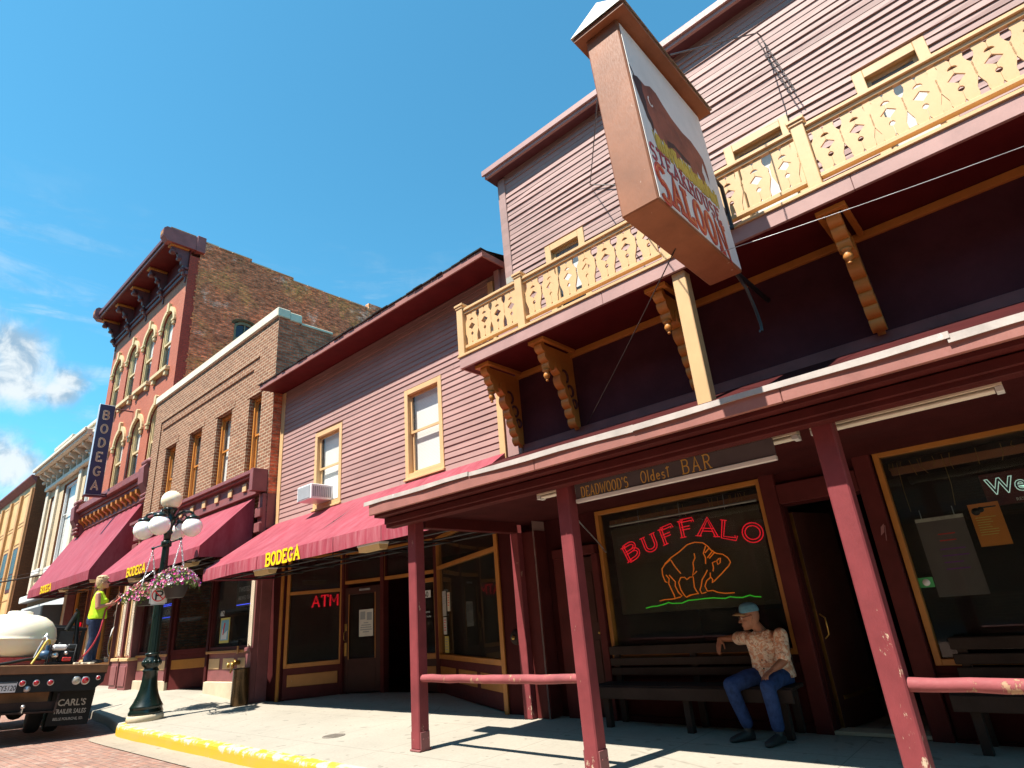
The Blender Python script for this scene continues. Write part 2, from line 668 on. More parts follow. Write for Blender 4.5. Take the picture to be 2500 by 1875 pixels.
def glass(name, tint=(.75, .8, .82), refl=1.0, dirt=.06, dirtcol=(.35, .34, .31)):
    """window glass: mostly see-through, mirror-like at a slant, with a film of dust"""
    k = NT(name)
    tr = k.n('ShaderNodeBsdfTransparent'); k.put(tr.inputs['Color'], tint)
    gl = k.n('ShaderNodeBsdfGlossy'); gl.inputs['Roughness'].default_value = .015
    wav = k.noise(k.pos(), 1.6, 2, .5)
    k.l(k.bump(wav, .05, .02), gl.inputs['Normal'])
    lw = k.n('ShaderNodeLayerWeight')
    fr = k.math('ADD', k.math('MULTIPLY', k.math('POWER', lw.outputs['Facing'], 4.0), .9), .06)
    m = k.n('ShaderNodeMixShader')
    k.l(k.math('MULTIPLY', fr, refl), m.inputs[0]); k.l(tr.outputs[0], m.inputs[1]); k.l(gl.outputs[0], m.inputs[2])
    df = k.n('ShaderNodeBsdfDiffuse'); k.put(df.inputs['Color'], dirtcol)
    m2 = k.n('ShaderNodeMixShader')
    k.l(k.ramp(k.noise(k.pos(), 2.5, 7, .65), .3, .8, dirt * .3, dirt * 1.6), m2.inputs[0])
    k.l(m.outputs[0], m2.inputs[1]); k.l(df.outputs[0], m2.inputs[2])
    return k.done(m2.outputs[0])


def glow(name, col, s):
    k = NT(name)
    return k.done(k.bsdf(col, .4, emit=col, es=s))


def fabric(name, col, fade=None, seam=None):
    k = NT(name)
    P = k.pos()
    n1 = k.noise(P, 1.2, 6, .6)
    c = k.scale(col, k.ramp(n1, .3, .7, .86, 1.12))
    if fade:
        st = k.noise(k.mapv(P, (3.0, 1, .35)), 2.4, 7, .7)
        c = k.mix(k.ramp(st, .42, .72, 0, .75), c, fade)
    w = k.noise(P, 240, 2, .5)
    wr = k.noise(k.mapv(P, (.8, 1.2, 1.2)), 1.6, 4, .5)
    h = k.math('ADD', k.math('MULTIPLY', w, .12), wr)
    return k.done(k.bsdf(c, .62, 0, .3, k.bump(h, .25, .03)))


def plain(name, col, rough=.5, metal=0.0, spec=.4, var=.08, scale=6, sss=0.0, coat=0.0, bump=.05):
    k = NT(name)
    P = k.obj()
    n1 = k.noise(P, scale, 5, .6)
    c = k.scale(col, k.ramp(n1, .3, .7, 1 - var, 1 + var))
    return k.done(k.bsdf(c, k.ramp(n1, .3, .7, max(.03, rough - .05), min(1, rough + .05)), metal, spec, k.bump(n1, bump, .004), sss=sss, coat=coat))


def siding(name, col, streak=(.5, .4, .4), streak_amt=.35, crack=.0):
    """painted clapboard: each board its own tone, paint rubbed thin along the grain"""
    k = NT(name)
    P = k.pos()
    sep = k.n('ShaderNodeSeparateXYZ'); k.l(P, sep.inputs[0])
    board = k.n('ShaderNodeTexWhiteNoise', noise_dimensions='1D')
    k.l(k.math('FLOOR', k.math('DIVIDE', sep.outputs['Z'], .1085)), board.inputs['W'])
    tone = k.ramp(board.outputs['Value'], 0, 1, .90, 1.09)
    c = k.scale(col, tone)
    c = k.scale(c, k.ramp(k.noise(P, 1.1, 6, .6), .3, .7, .9, 1.1))
    gr = k.noise(k.mapv(P, (1.0, 1, 26)), 5, 6, .7)
    c = k.mix(k.ramp(gr, .52, .75, 0, streak_amt), c, streak)
    if crack:
        cr = k.noise(k.mapv(P, (.6, 1, 34)), 7, 8, .75)
        c = k.mix(k.ramp(cr, .63, .67, 0, crack), c, tuple(x * .45 for x in col))
    return k.done(k.bsdf(c, k.ramp(gr, .3, .7, .5, .68), 0, .18, k.bump(gr, .16, .006)))


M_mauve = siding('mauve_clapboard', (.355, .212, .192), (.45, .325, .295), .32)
M_mauve_worn = siding('mauve_clapboard_weathered', (.345, .222, .202), (.44, .335, .305), .5, .6)
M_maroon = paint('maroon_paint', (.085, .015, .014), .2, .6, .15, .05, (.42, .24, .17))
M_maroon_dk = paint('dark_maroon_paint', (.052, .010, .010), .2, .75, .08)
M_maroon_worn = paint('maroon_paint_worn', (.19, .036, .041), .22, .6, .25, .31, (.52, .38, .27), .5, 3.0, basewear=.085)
M_fascia = paint('dusty_maroon_fascia', (.32, .135, .112), .14, .5, .4, .12, (.55, .42, .36), .3)
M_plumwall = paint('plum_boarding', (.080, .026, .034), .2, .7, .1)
M_mauvetrim = paint('mauve_trim', (.40, .235, .215), .12, .5, .4, .08, (.55, .42, .38))
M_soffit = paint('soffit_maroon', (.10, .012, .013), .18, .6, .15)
M_yellow = paint('cream_yellow_paint', (.62, .395, .195), .08, .42, .45, .06, (.62, .52, .38))
M_ochre_shade = paint('ochre_and_shaded_yellow', (.56, .22, .045), .14, .45, .45, .05, (.45, .3, .18))  # shade tone of the yellow balcony trim put into the colour; plain ochre elsewhere
M_gold = paint('gold_trim', (.40, .155, .028), .14, .45, .45, .08, (.4, .25, .12))
M_cream = paint('cream_paint', (.60, .45, .24), .08, .5, .4, .05, (.55, .45, .3))
M_stripmetal = paint('bare_flashing', (.44, .385, .35), .16, .35, .6, .35, (.66, .63, .60), .3, 5)
M_white = paint('white_paint', (.72, .72, .70), .06, .4, .45)
M_offwhite = paint('cream_white', (.66, .57, .44), .1, .5, .4)
M_stone = paint('buff_stone', (.50, .42, .30), .16, .9, .2, .12, (.35, .29, .21), .6, 2.0, grain=False)
M_black = plain('black_metal', (.018, .018, .02), .45, 0, .5, .2)
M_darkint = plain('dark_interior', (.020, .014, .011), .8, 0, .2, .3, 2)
M_intfloor = plain('interior_floor', (.05, .03, .02), .5, 0, .3, .3, 2)
M_glass = glass('shop_glass', (.86, .88, .85), .5, .03)
M_glassup = glass('upper_window_glass', (.97, .98, .98), .6, .06, (.55, .56, .56))
M_blind = NT('window_blind')
_k = M_blind
_P = _k.pos()
_s = _k.n('ShaderNodeSeparateXYZ'); _k.l(_P, _s.inputs[0])
_sl = _k.math('FRACT', _k.math('MULTIPLY', _s.outputs['Z'], 36))
M_blind = _k.done(_k.bsdf(_k.mix(_k.ramp(_sl, .7, .95), (.84, .83, .79), (.52, .52, .50)), .5, 0, .4, _k.bump(_sl, .4, .006)))
M_curtain = plain('window_shade', (.78, .77, .72), .8, 0, .2, .12, 2)
M_awning = fabric('burgundy_awning', (.25, .034, .052), (.36, .10, .125))
M_valance = fabric('burgundy_valance_faded', (.30, .042, .066), (.48, .19, .21))
M_letter = paint('yellow_lettering', (.86, .58, .01), .06, .5, .3, grain=False)
M_brown = brick('buff_brown_brick', (.275, .122, .068), (.19, .080, .044), (.46, .35, .24), .25, .088, .011, .5, (), .2, .85, .22)
M_brownside = brick('rough_red_brick', (.72, .175, .085), (.48, .12, .06), (.46, .26, .17), .24, .085, .011, .8, (((.16, .06, .04), 1.2, .48, .6, .6, 3.0),), .3, .85, .5)
M_red = brick('painted_red_brick', (.44, .135, .078), (.40, .118, .068), (.38, .12, .075), .21, .075, .008, .22, (((.55, .25, .16), .5, .5, .75, .5, 1.0),), .12, .7)
M_reddark = brick('red_brick_reveal', (.36, .06, .04), (.30, .05, .035), (.2, .06, .045), .21, .075, .010, .6)
M_mural = brick('old_painted_brick', (.80, .23, .10), (.46, .13, .06), (.30, .19, .12), .26, .085, .014, 1.0,
                (((.20, .10, .055), .8, .47, .58, .8, 2.0), ((.58, .36, .09), .6, .50, .62, .62, 9.0),
                 ((.88, .78, .64), .75, .555, .63, .6, 17.0), ((.74, .20, .08), .6, .53, .64, .8, 31.0)), .3, .85, .75)
M_tan = paint('tan_panel', (.66, .43, .19), .1, .6, .3, .0, (.4, .3, .2))
M_tanbrick = brick('orange_brown_brick', (.27, .105, .042), (.22, .085, .035), (.17, .08, .04), .21, .075, .010, .4)
M_creambrick = brick('cream_brick', (.60, .49, .33), (.56, .45, .29), (.5, .4, .27), .21, .075, .007, .2, (), .1)
M_shingle = brick('dark_shingles', (.035, .028, .025), (.055, .042, .036), (.012, .010, .010), .3, .14, .012, 1.0)
M_cornice = paint('plum_paint', (.105, .034, .040), .2, .5, .4)
M_plumlit = paint('plum_trim', (.22, .075, .075), .2, .5, .4, .1, (.4, .25, .2))
M_green = plain('dark_green_cast_iron', (.004, .012, .009), .3, 0, .4, .25, 5, coat=.15)
M_globe = NT('milk_glass')
M_globe = M_globe.done(M_globe.bsdf((.93, .92, .89), .22, 0, .5, sss=.5))
M_globeold = NT('yellowed_milk_glass')
M_globeold = M_globeold.done(M_globeold.bsdf((.86, .79, .58), .25, 0, .5, sss=.25))
M_bench = paint('weathered_bench_wood', (.036, .023, .019), .25, .7, .15, .22, (.16, .10, .07), .4)
M_wood = paint('old_bed_timber', (.22, .115, .060), .25, .75, .2, .15, (.32, .2, .12), .5, 3)
M_doorwood = paint('dark_door_paint', (.055, .018, .014), .2, .5, .2)
M_brass = plain('worn_brass', (.42, .25, .07), .35, .9, .5, .2)
M_chain = plain('galvanised_chain', (.55, .55, .57), .4, .8, .5)
M_fluor = plain('fluorescent_tube', (.78, .72, .60), .3, 0, .5, .04)
M_lampcover = plain('amber_lamp_lens', (.70, .52, .26), .35, 0, .5, .08)
M_signbrown = paint('sign_brown_paint', (.26, .10, .048), .2, .55, .3, .17, (.55, .42, .33), .2)
M_signwhite = paint('sign_white_panel', (.72, .68, .66), .08, .5, .4, .08, (.5, .46, .42))
M_bison = paint('painted_bison_brown', (.25, .065, .036), .45, .6, .3, .04, (.45, .3, .2))
M_bisondk = paint('painted_bison_dark', (.045, .016, .014), .3, .6, .3)
M_straw = paint('painted_straw', (.58, .38, .05), .3, .6, .3)
M_redletter = paint('painted_red_letters', (.50, .030, .020), .2, .5, .4, .10, (.7, .3, .2))
M_crimson = paint('painted_crimson_letters', (.34, .012, .04), .2, .5, .4, .06, (.6, .4, .4))
M_orangeletter = paint('painted_orange_letters', (.62, .11, .025), .2, .5, .4, .12, (.7, .4, .25))
M_navy = plain('navy_sign_face', (.022, .018, .075), .35, 0, .5, .12, 3)
M_silver = plain('silver_sign_edge', (.62, .62, .66), .35, .4, .5)
M_bulbcream = plain('cream_sign_bulbs', (.75, .58, .42), .4, 0, .4)
M_steel = plain('galvanised_steel', (.45, .46, .47), .4, .8, .5, .15)
M_plasticwhite = plain('white_plastic', (.78, .78, .78), .4, 0, .5)
M_greygrille = plain('grey_grille', (.30, .32, .34), .6)
M_rubber = plain('black_rubber', (.015, .015, .015), .8, 0, .3)
M_tank = NT('poly_tank')
_k = M_tank
_sep = _k.n('ShaderNodeSeparateXYZ'); _k.l(_k.pos(), _sep.inputs[0])
M_tank = _k.done(_k.bsdf(_k.mix(_k.ramp(_k.noise(_k.pos(), 2.0, 4, .5), .35, .7), (.84, .79, .66), (.80, .72, .56)), .38, 0, .4, sss=.3))
M_redplastic = plain('red_plastic', (.45, .02, .015), .3, 0, .5)
M_redlens = plain('red_lamp_lens', (.42, .008, .012), .15, 0, .6, coat=.5)
M_clearlens = plain('clear_lamp_lens', (.40, .36, .28), .2, 0, .6, coat=.5)
M_orangelens = plain('amber_beacon', (.80, .26, .01), .2, 0, .6, sss=.2)
M_truckblack = paint('black_truck_paint', (.014, .014, .015), .3, .5, .2, .04, (.12, .09, .07), .2, 4, grain=False)
M_plate = plain('plate_white', (.60, .61, .62), .35, 0, .5)
M_ink = plain('black_ink', (.012, .012, .014), .5)
M_whiteink = plain('white_ink', (.70, .70, .70), .5)
M_greyink = plain('worn_grey_letters', (.42, .40, .37), .7, 0, .3, .25, 20)
M_redink = plain('red_ink', (.60, .015, .02), .5)
M_hose = plain('red_hose', (.38, .03, .045), .4, 0, .5)
M_hosey = plain('yellow_hose', (.55, .40, .05), .4, 0, .5)
M_blueplastic = plain('blue_pump_housing', (.03, .08, .16), .4)
M_alu = plain('aluminium', (.62, .62, .62), .3, .9, .5)
M_neonred = glow('neon_red', (1.0, .008, .030), .30)
M_neonorange = glow('neon_orange', (1.0, .22, .01), .16)
M_neongreen = glow('neon_green', (.08, 1.0, .05), .12)
M_neonwhite = glow('neon_white', (.7, 1.0, .9), .25)
M_neonblue = glow('neon_blue', (.06, .10, 1.0), .9)
M_backing = plain('neon_backing_panel', (.055, .043, .028), .5, 0, .2, .2, 2)
M_signdark = plain('dark_slate_sign', (.105, .085, .09), .55, 0, .3, .15, 3)
M_goldink = plain('gold_lettering', (.62, .36, .08), .45, 0, .5)
M_paper = plain('paper', (.62, .60, .56), .7)
M_orangepaper = plain('orange_poster', (.60, .20, .03), .55)
M_yellowpaper = plain('yellow_paper', (.62, .50, .12), .6)
M_bluepaper = plain('blue_poster', (.18, .42, .55), .6)
M_greensticker = plain('green_sticker', (.05, .32, .10), .5)
M_grey = plain('grey_sign_panel', (.075, .075, .082), .5)
M_slate = plain('grey_fascia_panel', (.085, .088, .098), .5)
M_skin = plain('skin', (.50, .24, .16), .5, 0, .4, .10, 12, sss=.12)
M_skinold = plain('tanned_skin', (.36, .15, .085), .5, 0, .4, .16, 14, sss=.1)
M_denim = plain('blue_denim', (.026, .052, .15), .85, 0, .2, .35, 16, bump=2.5)
M_denimdk = plain('dark_denim', (.028, .042, .085), .85, 0, .2, .35, 16, bump=2.5)
M_hivis = plain('lime_top', (.48, .78, .03), .8, 0, .2, .12, 14, bump=2.5)
M_hair = NT('blonde_hair')
_k = M_hair
_n = _k.noise(_k.mapv(_k.obj(), (1, 1, 4)), 40, 5, .6)
M_hair = _k.done(_k.bsdf(_k.mix(_k.ramp(_n, .35, .65), (.30, .19, .09), (.72, .56, .34)), .5, 0, .4, _k.bump(_n, .6, .01)))
M_greyhair = plain('grey_hair', (.40, .37, .34), .6)
M_cap = plain('faded_blue_cap', (.12, .26, .34), .8, 0, .2, .2, 20)
M_capbrim = plain('tan_cap_brim', (.42, .25, .12), .8, 0, .2, .2, 20)
M_shoe = plain('dark_shoe', (.03, .028, .027), .5, 0, .4, .2)
M_tshirt = plain('white_undershirt', (.70, .68, .66), .8)
M_shirt = NT('floral_shirt')
_k = M_shirt
_P = _k.obj()
_a = _k.noise(_P, 17, 6, .7, 1.2)
_b = _k.noise(_k.mapv(_P, (1, 1, 1), (5, 3, 1)), 24, 6, .7, 1.5)
_c = _k.mix(_k.ramp(_a, .48, .53), (.80, .62, .48), (.70, .33, .20))
_c = _k.mix(_k.ramp(_b, .56, .60), _c, (.42, .19, .13))
M_shirt = _k.done(_k.bsdf(_c, .8, 0, .2, _k.bump(_k.noise(_P, 11, 5, .55), .9, .04)))
M_leaf = NT('petunia_leaves')
_k = M_leaf
_oi = _k.n('ShaderNodeNewGeometry').outputs['Random Per Island']
M_leaf = _k.done(_k.bsdf(_k.mix(_oi, (.045, .11, .018), (.20, .27, .06)), .5, 0, .4))
M_fl = {}
for _nm, _c1, _c2 in (('pink_petals', (.72, .12, .36), (.84, .38, .56)), ('violet_petals', (.20, .04, .46), (.36, .10, .60)),
                      ('white_petals', (.84, .80, .78), (.80, .62, .66)), ('salmon_petals', (.80, .30, .24), (.85, .50, .42)), ('magenta_petals', (.62, .03, .26), (.75, .10, .42))):
    _k = NT(_nm)
    _oi = _k.n('ShaderNodeNewGeometry').outputs['Random Per Island']
    M_fl[_nm] = _k.done(_k.bsdf(_k.mix(_oi, _c1, _c2), .6, 0, .3))


def concrete(name, col, joint=1.52, cracks=True):
    k = NT(name)
    P = k.pos()
    n1 = k.noise(P, .55, 8, .62)
    n2 = k.noise(P, 30, 5, .7)
    n3 = k.noise(k.mapv(P, (1, 1.6, 1)), 2.2, 8, .7)
    c = k.scale(col, k.ramp(n1, .3, .7, .86, 1.08))
    c = k.mix(k.ramp(n3, .55, .78, 0, .35), c, tuple(x * .62 for x in col))
    c = k.scale(c, k.ramp(n2, .3, .7, .90, 1.08))
    spots = k.ramp(k.noise(P, 6.5, 2, .4), .665, .70, 0, .5)
    c = k.mix(spots, c, tuple(x * .45 for x in col))
    h = n2
    if joint:
        b = k.n('ShaderNodeTexBrick')
        k.l(k.mapv(P, (1, 1, 1), (.35, -.12, 0)), b.inputs['Vector'])
        b.offset = 0
        b.inputs['Scale'].default_value = 1
        b.inputs['Brick Width'].default_value = joint
        b.inputs['Row Height'].default_value = joint
        b.inputs['Mortar Size'].default_value = .006
        b.inputs['Mortar Smooth'].default_value = .3
        c = k.mix(k.math('MULTIPLY', b.outputs['Fac'], .55), c, tuple(x * .38 for x in col))
        h = k.math('SUBTRACT', n2, b.outputs['Fac'])
    if cracks:
        v = k.n('ShaderNodeTexVoronoi', feature='DISTANCE_TO_EDGE')
        k.l(k.mix(.12, P, k.n('ShaderNodeTexNoise').outputs['Color']), v.inputs['Vector'])
        v.inputs['Scale'].default_value = .33
        cr = k.math('MULTIPLY', k.ramp(v.outputs['Distance'], .0, .006, 1, 0), k.ramp(n1, .50, .60))
        c = k.mix(k.math('MULTIPLY', cr, .85), c, tuple(x * .3 for x in col))
    return k.done(k.bsdf(c, .85, 0, .25, k.bump(h, .25, .006)))


M_walk = concrete('sidewalk_concrete', (.345, .312, .258))
M_kerbc = concrete('kerb_concrete', (.44, .40, .33), 0, False)
M_gutter = concrete('gutter_concrete', (.33, .275, .215), 2.4, True)
k = NT('kerb_yellow')
P = k.pos()
ch = k.noise(k.mapv(P, (1, 1, 1.0)), 5, 9, .74)
ch2 = k.noise(k.mapv(P, (1, 3, 3)), 2.0, 5, .6)
sep = k.n('ShaderNodeSeparateXYZ'); k.l(P, sep.inputs[0])
edge = k.ramp(sep.outputs['Z'], -.085, -.02, 0, .16)
c = k.mix(k.ramp(k.math('ADD', ch, edge), .635, .69), k.mix(k.ramp(ch2, .3, .7), (.52, .33, .012), (.46, .31, .05)), (.46, .42, .34))
M_kerby = k.done(k.bsdf(c, .65, 0, .3, k.bump(ch, .4, .006)))

k = NT('brick_paver_road')
P = k.pos()
b = k.n('ShaderNodeTexBrick')
k.l(P, b.inputs['Vector'])
b.inputs['Scale'].default_value = 1
b.inputs['Brick Width'].default_value = .20
b.inputs['Row Height'].default_value = .10
b.inputs['Mortar Size'].default_value = .006
b.inputs['Mortar Smooth'].default_value = .4
k.put(b.inputs['Color1'], (.32, .165, .12)); k.put(b.inputs['Color2'], (.25, .145, .115)); k.put(b.inputs['Mortar'], (.11, .085, .07))
fl = k.noise(P, 16, 6, .75)
c = k.mix(k.ramp(k.noise(P, 7, 6, .7), .50, .64, 0, .65), b.outputs['Color'], (.38, .29, .235))
c = k.mix(k.ramp(fl, .67, .72, 0, .7), c, (.46, .40, .34))
c = k.scale(c, k.ramp(k.noise(P, .7, 5, .6), .3, .7, .8, 1.15))
M_road = k.done(k.bsdf(c, .8, 0, .3, k.bump(k.math('SUBTRACT', fl, b.outputs['Fac']), .4, .01)))

# ---------------------------------------------------------------- the setting
def sstep(a, b, x):
    t = max(0.0, min(1.0, (x - a) / (b - a)))
    return t * t * (3 - 2 * t)


def gz(x, y):
    """height of the pavement"""
    z = 0.0
    if x > -6: z -= .009 * (min(x, 4) + 6)
    z += .17 * sstep(-13.4, -16.8, x) * sstep(4.9, 6.4, y)
    return z


KERB = [(8, 3.68), (2, 3.78), (-2, 3.86), (-5.7, 3.95), (-9.9, 4.07), (-12.6, 4.14), (-13.55, 4.18), (-13.85, 4.24), (-14.05, 4.34),
        (-14.6, 4.45), (-16.3, 4.74), (-18.5, 5.0), (-24, 5.1), (-36, 5.1), (-70, 5.1)]


def dense(poly, step):
    out = []
    for (a, b) in zip(poly[:-1], poly[1:]):
        n = max(1, int(math.hypot(b[0] - a[0], b[1] - a[1]) / step))
        out += [(a[0] + (b[0] - a[0]) * i / n, a[1] + (b[1] - a[1]) * i / n) for i in range(n)]
    return out + [poly[-1]]


KD = dense(KERB, .3)
KW = .15
mb = MB()
rows = []
for (x, y) in KD:
    r = []
    for i in range(13):
        yy = (y + KW) + (9.6 - y - KW) * (i / 12) ** 1.0
        r.append((x, yy, gz(x, yy)))
    rows.append(r)
vs = [p for r in rows for p in r]
fs = []
for i in range(len(rows) - 1):
    for j in range(12):
        fs.append((i * 13 + j, i * 13 + j + 1, (i + 1) * 13 + j + 1, (i + 1) * 13 + j))
mb.add(vs, fs)
mb.build('sidewalk', M_walk, kind='structure')


def kerb_strip(name, pts, mat):
    mb = MB()
    prof = [(-.005, -.16), (0, -.05), (.006, -.015), (.022, .001), (KW + .004, .004)]
    vs, fs = [], []
    n = len(prof)
    for i, (x, y) in enumerate(pts):
        a = pts[max(i - 1, 0)]; b = pts[min(i + 1, len(pts) - 1)]
        t = Vector((b[0] - a[0], b[1] - a[1], 0)).normalized()
        nn = Vector((t.y, -t.x, 0))
        if nn.y < 0: nn = -nn
        wob = .006 * math.sin(x * 3.1) + .004 * math.sin(x * 7.7)
        for (d, h) in prof:
            p = Vector((x, y, 0)) + nn * (d + wob)
            vs.append((p.x, p.y, gz(x, y) + h))
    for i in range(len(pts) - 1):
        for j in range(n - 1):
            fs.append((i * n + j, i * n + j + 1, (i + 1) * n + j + 1, (i + 1) * n + j))
    mb.add(vs, fs, smooth=False)
    return mb.build(name, mat, kind='structure')


ki = next(i for i, p in enumerate(KD) if p[0] < -14.02)
kerb_strip('kerb', KD[:ki + 1], M_kerby)
kerb_strip('kerb', KD[ki:], M_kerbc)


def rz(y):
    return -.165 + .05 * min(max(0.0, 3.9 - y), 3.4) - .02 * max(0.0, .5 - y) * 0


mb = MB()                                                   # gutter pan
vs, fs = [], []
for (x, y) in KD:
    if x < -14.05: break
    for d, h in ((-.42, .006), (-.22, .0), (.02, .003)):
        vs.append((x, y + d, gz(x, y) + rz(y + d) + h + .006))
for i in range(len(vs) // 3 - 1):
    for j in range(2):
        fs.append((i * 3 + j, i * 3 + j + 1, i * 3 + j + 4, i * 3 + j + 3))
mb.add(vs, fs)
mb.build('gutter', M_gutter, kind='structure')

mb = MB()
ys = [-14, -10, -6, -3, .5, 1.5, 2.5, 3.2, 3.9, 5.2]
xs = [-80, -50, -30, -24, -20, -17, -15, -13, -11, -9, -6, -3, 0, 4, 12, 40]
vs = [(x, y, rz(y) + (gz(x, 3) if x > -20 else 0)) for x in xs for y in ys]
n = len(ys)
mb.add(vs, [(i * n + j, i * n + j + 1, (i + 1) * n + j + 1, (i + 1) * n + j) for i in range(len(xs) - 1) for j in range(n - 1)])
mb.build('road', M_road, kind='structure')
mb = MB()
mb.quad((-900, -900, -.45), (900, -900, -.45), (900, 900, -.45), (-900, 900, -.45))
mb.build('ground', plain('earth', (.10, .085, .06), .9, 0, .2), kind='structure')

# raised disc standing in for a faint round stain on the pavement
mb = MB()
mb.lathe([(.0, .004), (.13, .004), (.135, .006), (.15, .006), (.15, .0)], (-7.95, 5.05, gz(-7.95, 5.05)), 24)
for i in range(-3, 4):
    mb.box(-7.95 + i * .032 - .008, -7.95 + i * .032 + .008, 5.05 - .09, 5.05 + .09, .0075, .0095)
mb.build('stain_disc', plain('stain_tone', (.20, .17, .14), .8), label='small raised disc standing in for a faint round stain on the sunlit pavement', cat='drain cover')


# ---------------------------------------------------------------- building helpers
def wall_front(mb, x0, x1, z0, z1, Y, holes, depth=.2, mi=0, rmi=None, arch=()):
    """street-facing wall at y=Y with rectangular holes (x0,x1,z0,z1[,arch height]) and their reveals"""
    rmi = mi if rmi is None else rmi
    cx = sorted({x0, x1} | {h[0] for h in holes} | {h[1] for h in holes})
    cz = sorted({z0, z1} | {h[2] for h in holes} | {h[3] for h in holes})
    for i in range(len(cx) - 1):
        for j in range(len(cz) - 1):
            a, b, c, d = cx[i], cx[i + 1], cz[j], cz[j + 1]
            mx, mz = (a + b) / 2, (c + d) / 2
            if any(h[0] < mx < h[1] and h[2] < mz < h[3] for h in holes):
                continue
            mb.quad((a, Y, c), (b, Y, c), (b, Y, d), (a, Y, d), mi)
    for h in holes:
        a, b, c, d = h[:4]
        ah = h[4] if len(h) > 4 else 0
        if ah:
            n = 10
            cxm, rr = (a + b) / 2, (b - a) / 2
            P = [(cxm + rr * math.cos(PI * t / n), d - ah + ah * math.sin(PI * t / n)) for t in range(n + 1)]   # right to left
            for t in range(n):
                p, q = P[t], P[t + 1]
                cor = (b, d) if t < n / 2 else (a, d)
                mb.add([(p[0], Y, p[1]), (cor[0], Y, cor[1]), (q[0], Y, q[1])], [(0, 1, 2)], mi)
                mb.quad((p[0], Y, p[1]), (q[0], Y, q[1]), (q[0], Y + depth, q[1]), (p[0], Y + depth, p[1]), rmi)
            mid = P[n // 2]
            mb.add([(b, Y, d), (a, Y, d), (mid[0], Y, mid[1])], [(0, 1, 2)], mi)
            d2 = d - ah
        else:
            d2 = d
            mb.quad((a, Y, d), (b, Y, d), (b, Y + depth, d), (a, Y + depth, d), rmi)
        mb.quad((a, Y, c), (a, Y, d2), (a, Y + depth, d2), (a, Y + depth, c), rmi)
        mb.quad((b, Y, c), (b, Y + depth, c), (b, Y + depth, d2), (b, Y, d2), rmi)
        mb.quad((a, Y, c), (a, Y + depth, c), (b, Y + depth, c), (b, Y, c), rmi)
    return mb


def shell(mb, x0, x1, y0, y1, z0, z1, mi=0, right=None, left=None):
    """side, back and roof of a building behind its front wall"""
    mb.quad((x0, y0, z0), (x0, y0, z1), (x0, y1, z1), (x0, y1, z0), mi if left is None else left)
    mb.quad((x1, y0, z0), (x1, y1, z0), (x1, y1, z1), (x1, y0, z1), mi if right is None else right)
    mb.quad((x0, y1, z0), (x0, y1, z1), (x1, y1, z1), (x1, y1, z0), mi)
    return mb


def clapboards(mb, x0, x1, z0, z1, Y, exp=.1085, lip=.017, holes=(), rough=0.0, mi=0, rnd=None):
    """real lapped boards: each leans out to a lip that throws its own shadow line"""
    z = z0
    rnd = rnd or random.Random(3)
    while z < z1 - .01:
        h = min(exp, z1 - z)
        segs = [(x0, x1)]
        for (a, b, c, d) in holes:
            if c < z + h * .6 and d > z + h * .4:
                ns = []
                for (p, q) in segs:
                    if b <= p or a >= q: ns.append((p, q)); continue
                    if a > p: ns.append((p, a))
                    if b < q: ns.append((b, q))
                segs = ns
        for (p, q) in segs:
            cuts = [p]
            if not rough and q - p > 2.0:
                t = p + rnd.uniform(1.0, 3.4)
                while t < q - .5:
                    cuts.append(t); t += rnd.uniform(2.4, 4.2)
            if rough:
                t = p + rnd.uniform(.4, 1.6)
                while t < q - .3:
                    cuts.append(t); t += rnd.uniform(.5, 1.9)
            cuts.append(q)
            lips = []
            for i, t in enumerate(cuts):
                lips.append(lip * (1 + (rough or .22) * rnd.uniform(-.7, 1.1)))
            drops = [rough * rnd.uniform(-.006, .006) for _ in cuts]
            for i in range(len(cuts) - 1):
                a, b = cuts[i], cuts[i + 1] - (.005 if not rough and i < len(cuts) - 2 else 0)
                la, lb = lips[i], lips[i + 1]
                da, db = drops[i], drops[i + 1]
                if rough and rnd.random() < .18:
                    lb *= 1.0
                top = Y - .002
                mb.quad((a, Y - la, z + da), (b, Y - lb, z + db), (b, top, z + h + .002), (a, top, z + h + .002), mi)
                mb.quad((a, Y + .004, z + da), (b, Y + .004, z + db), (b, Y - lb, z + db), (a, Y - la, z + da), mi)
        z += exp
    return mb


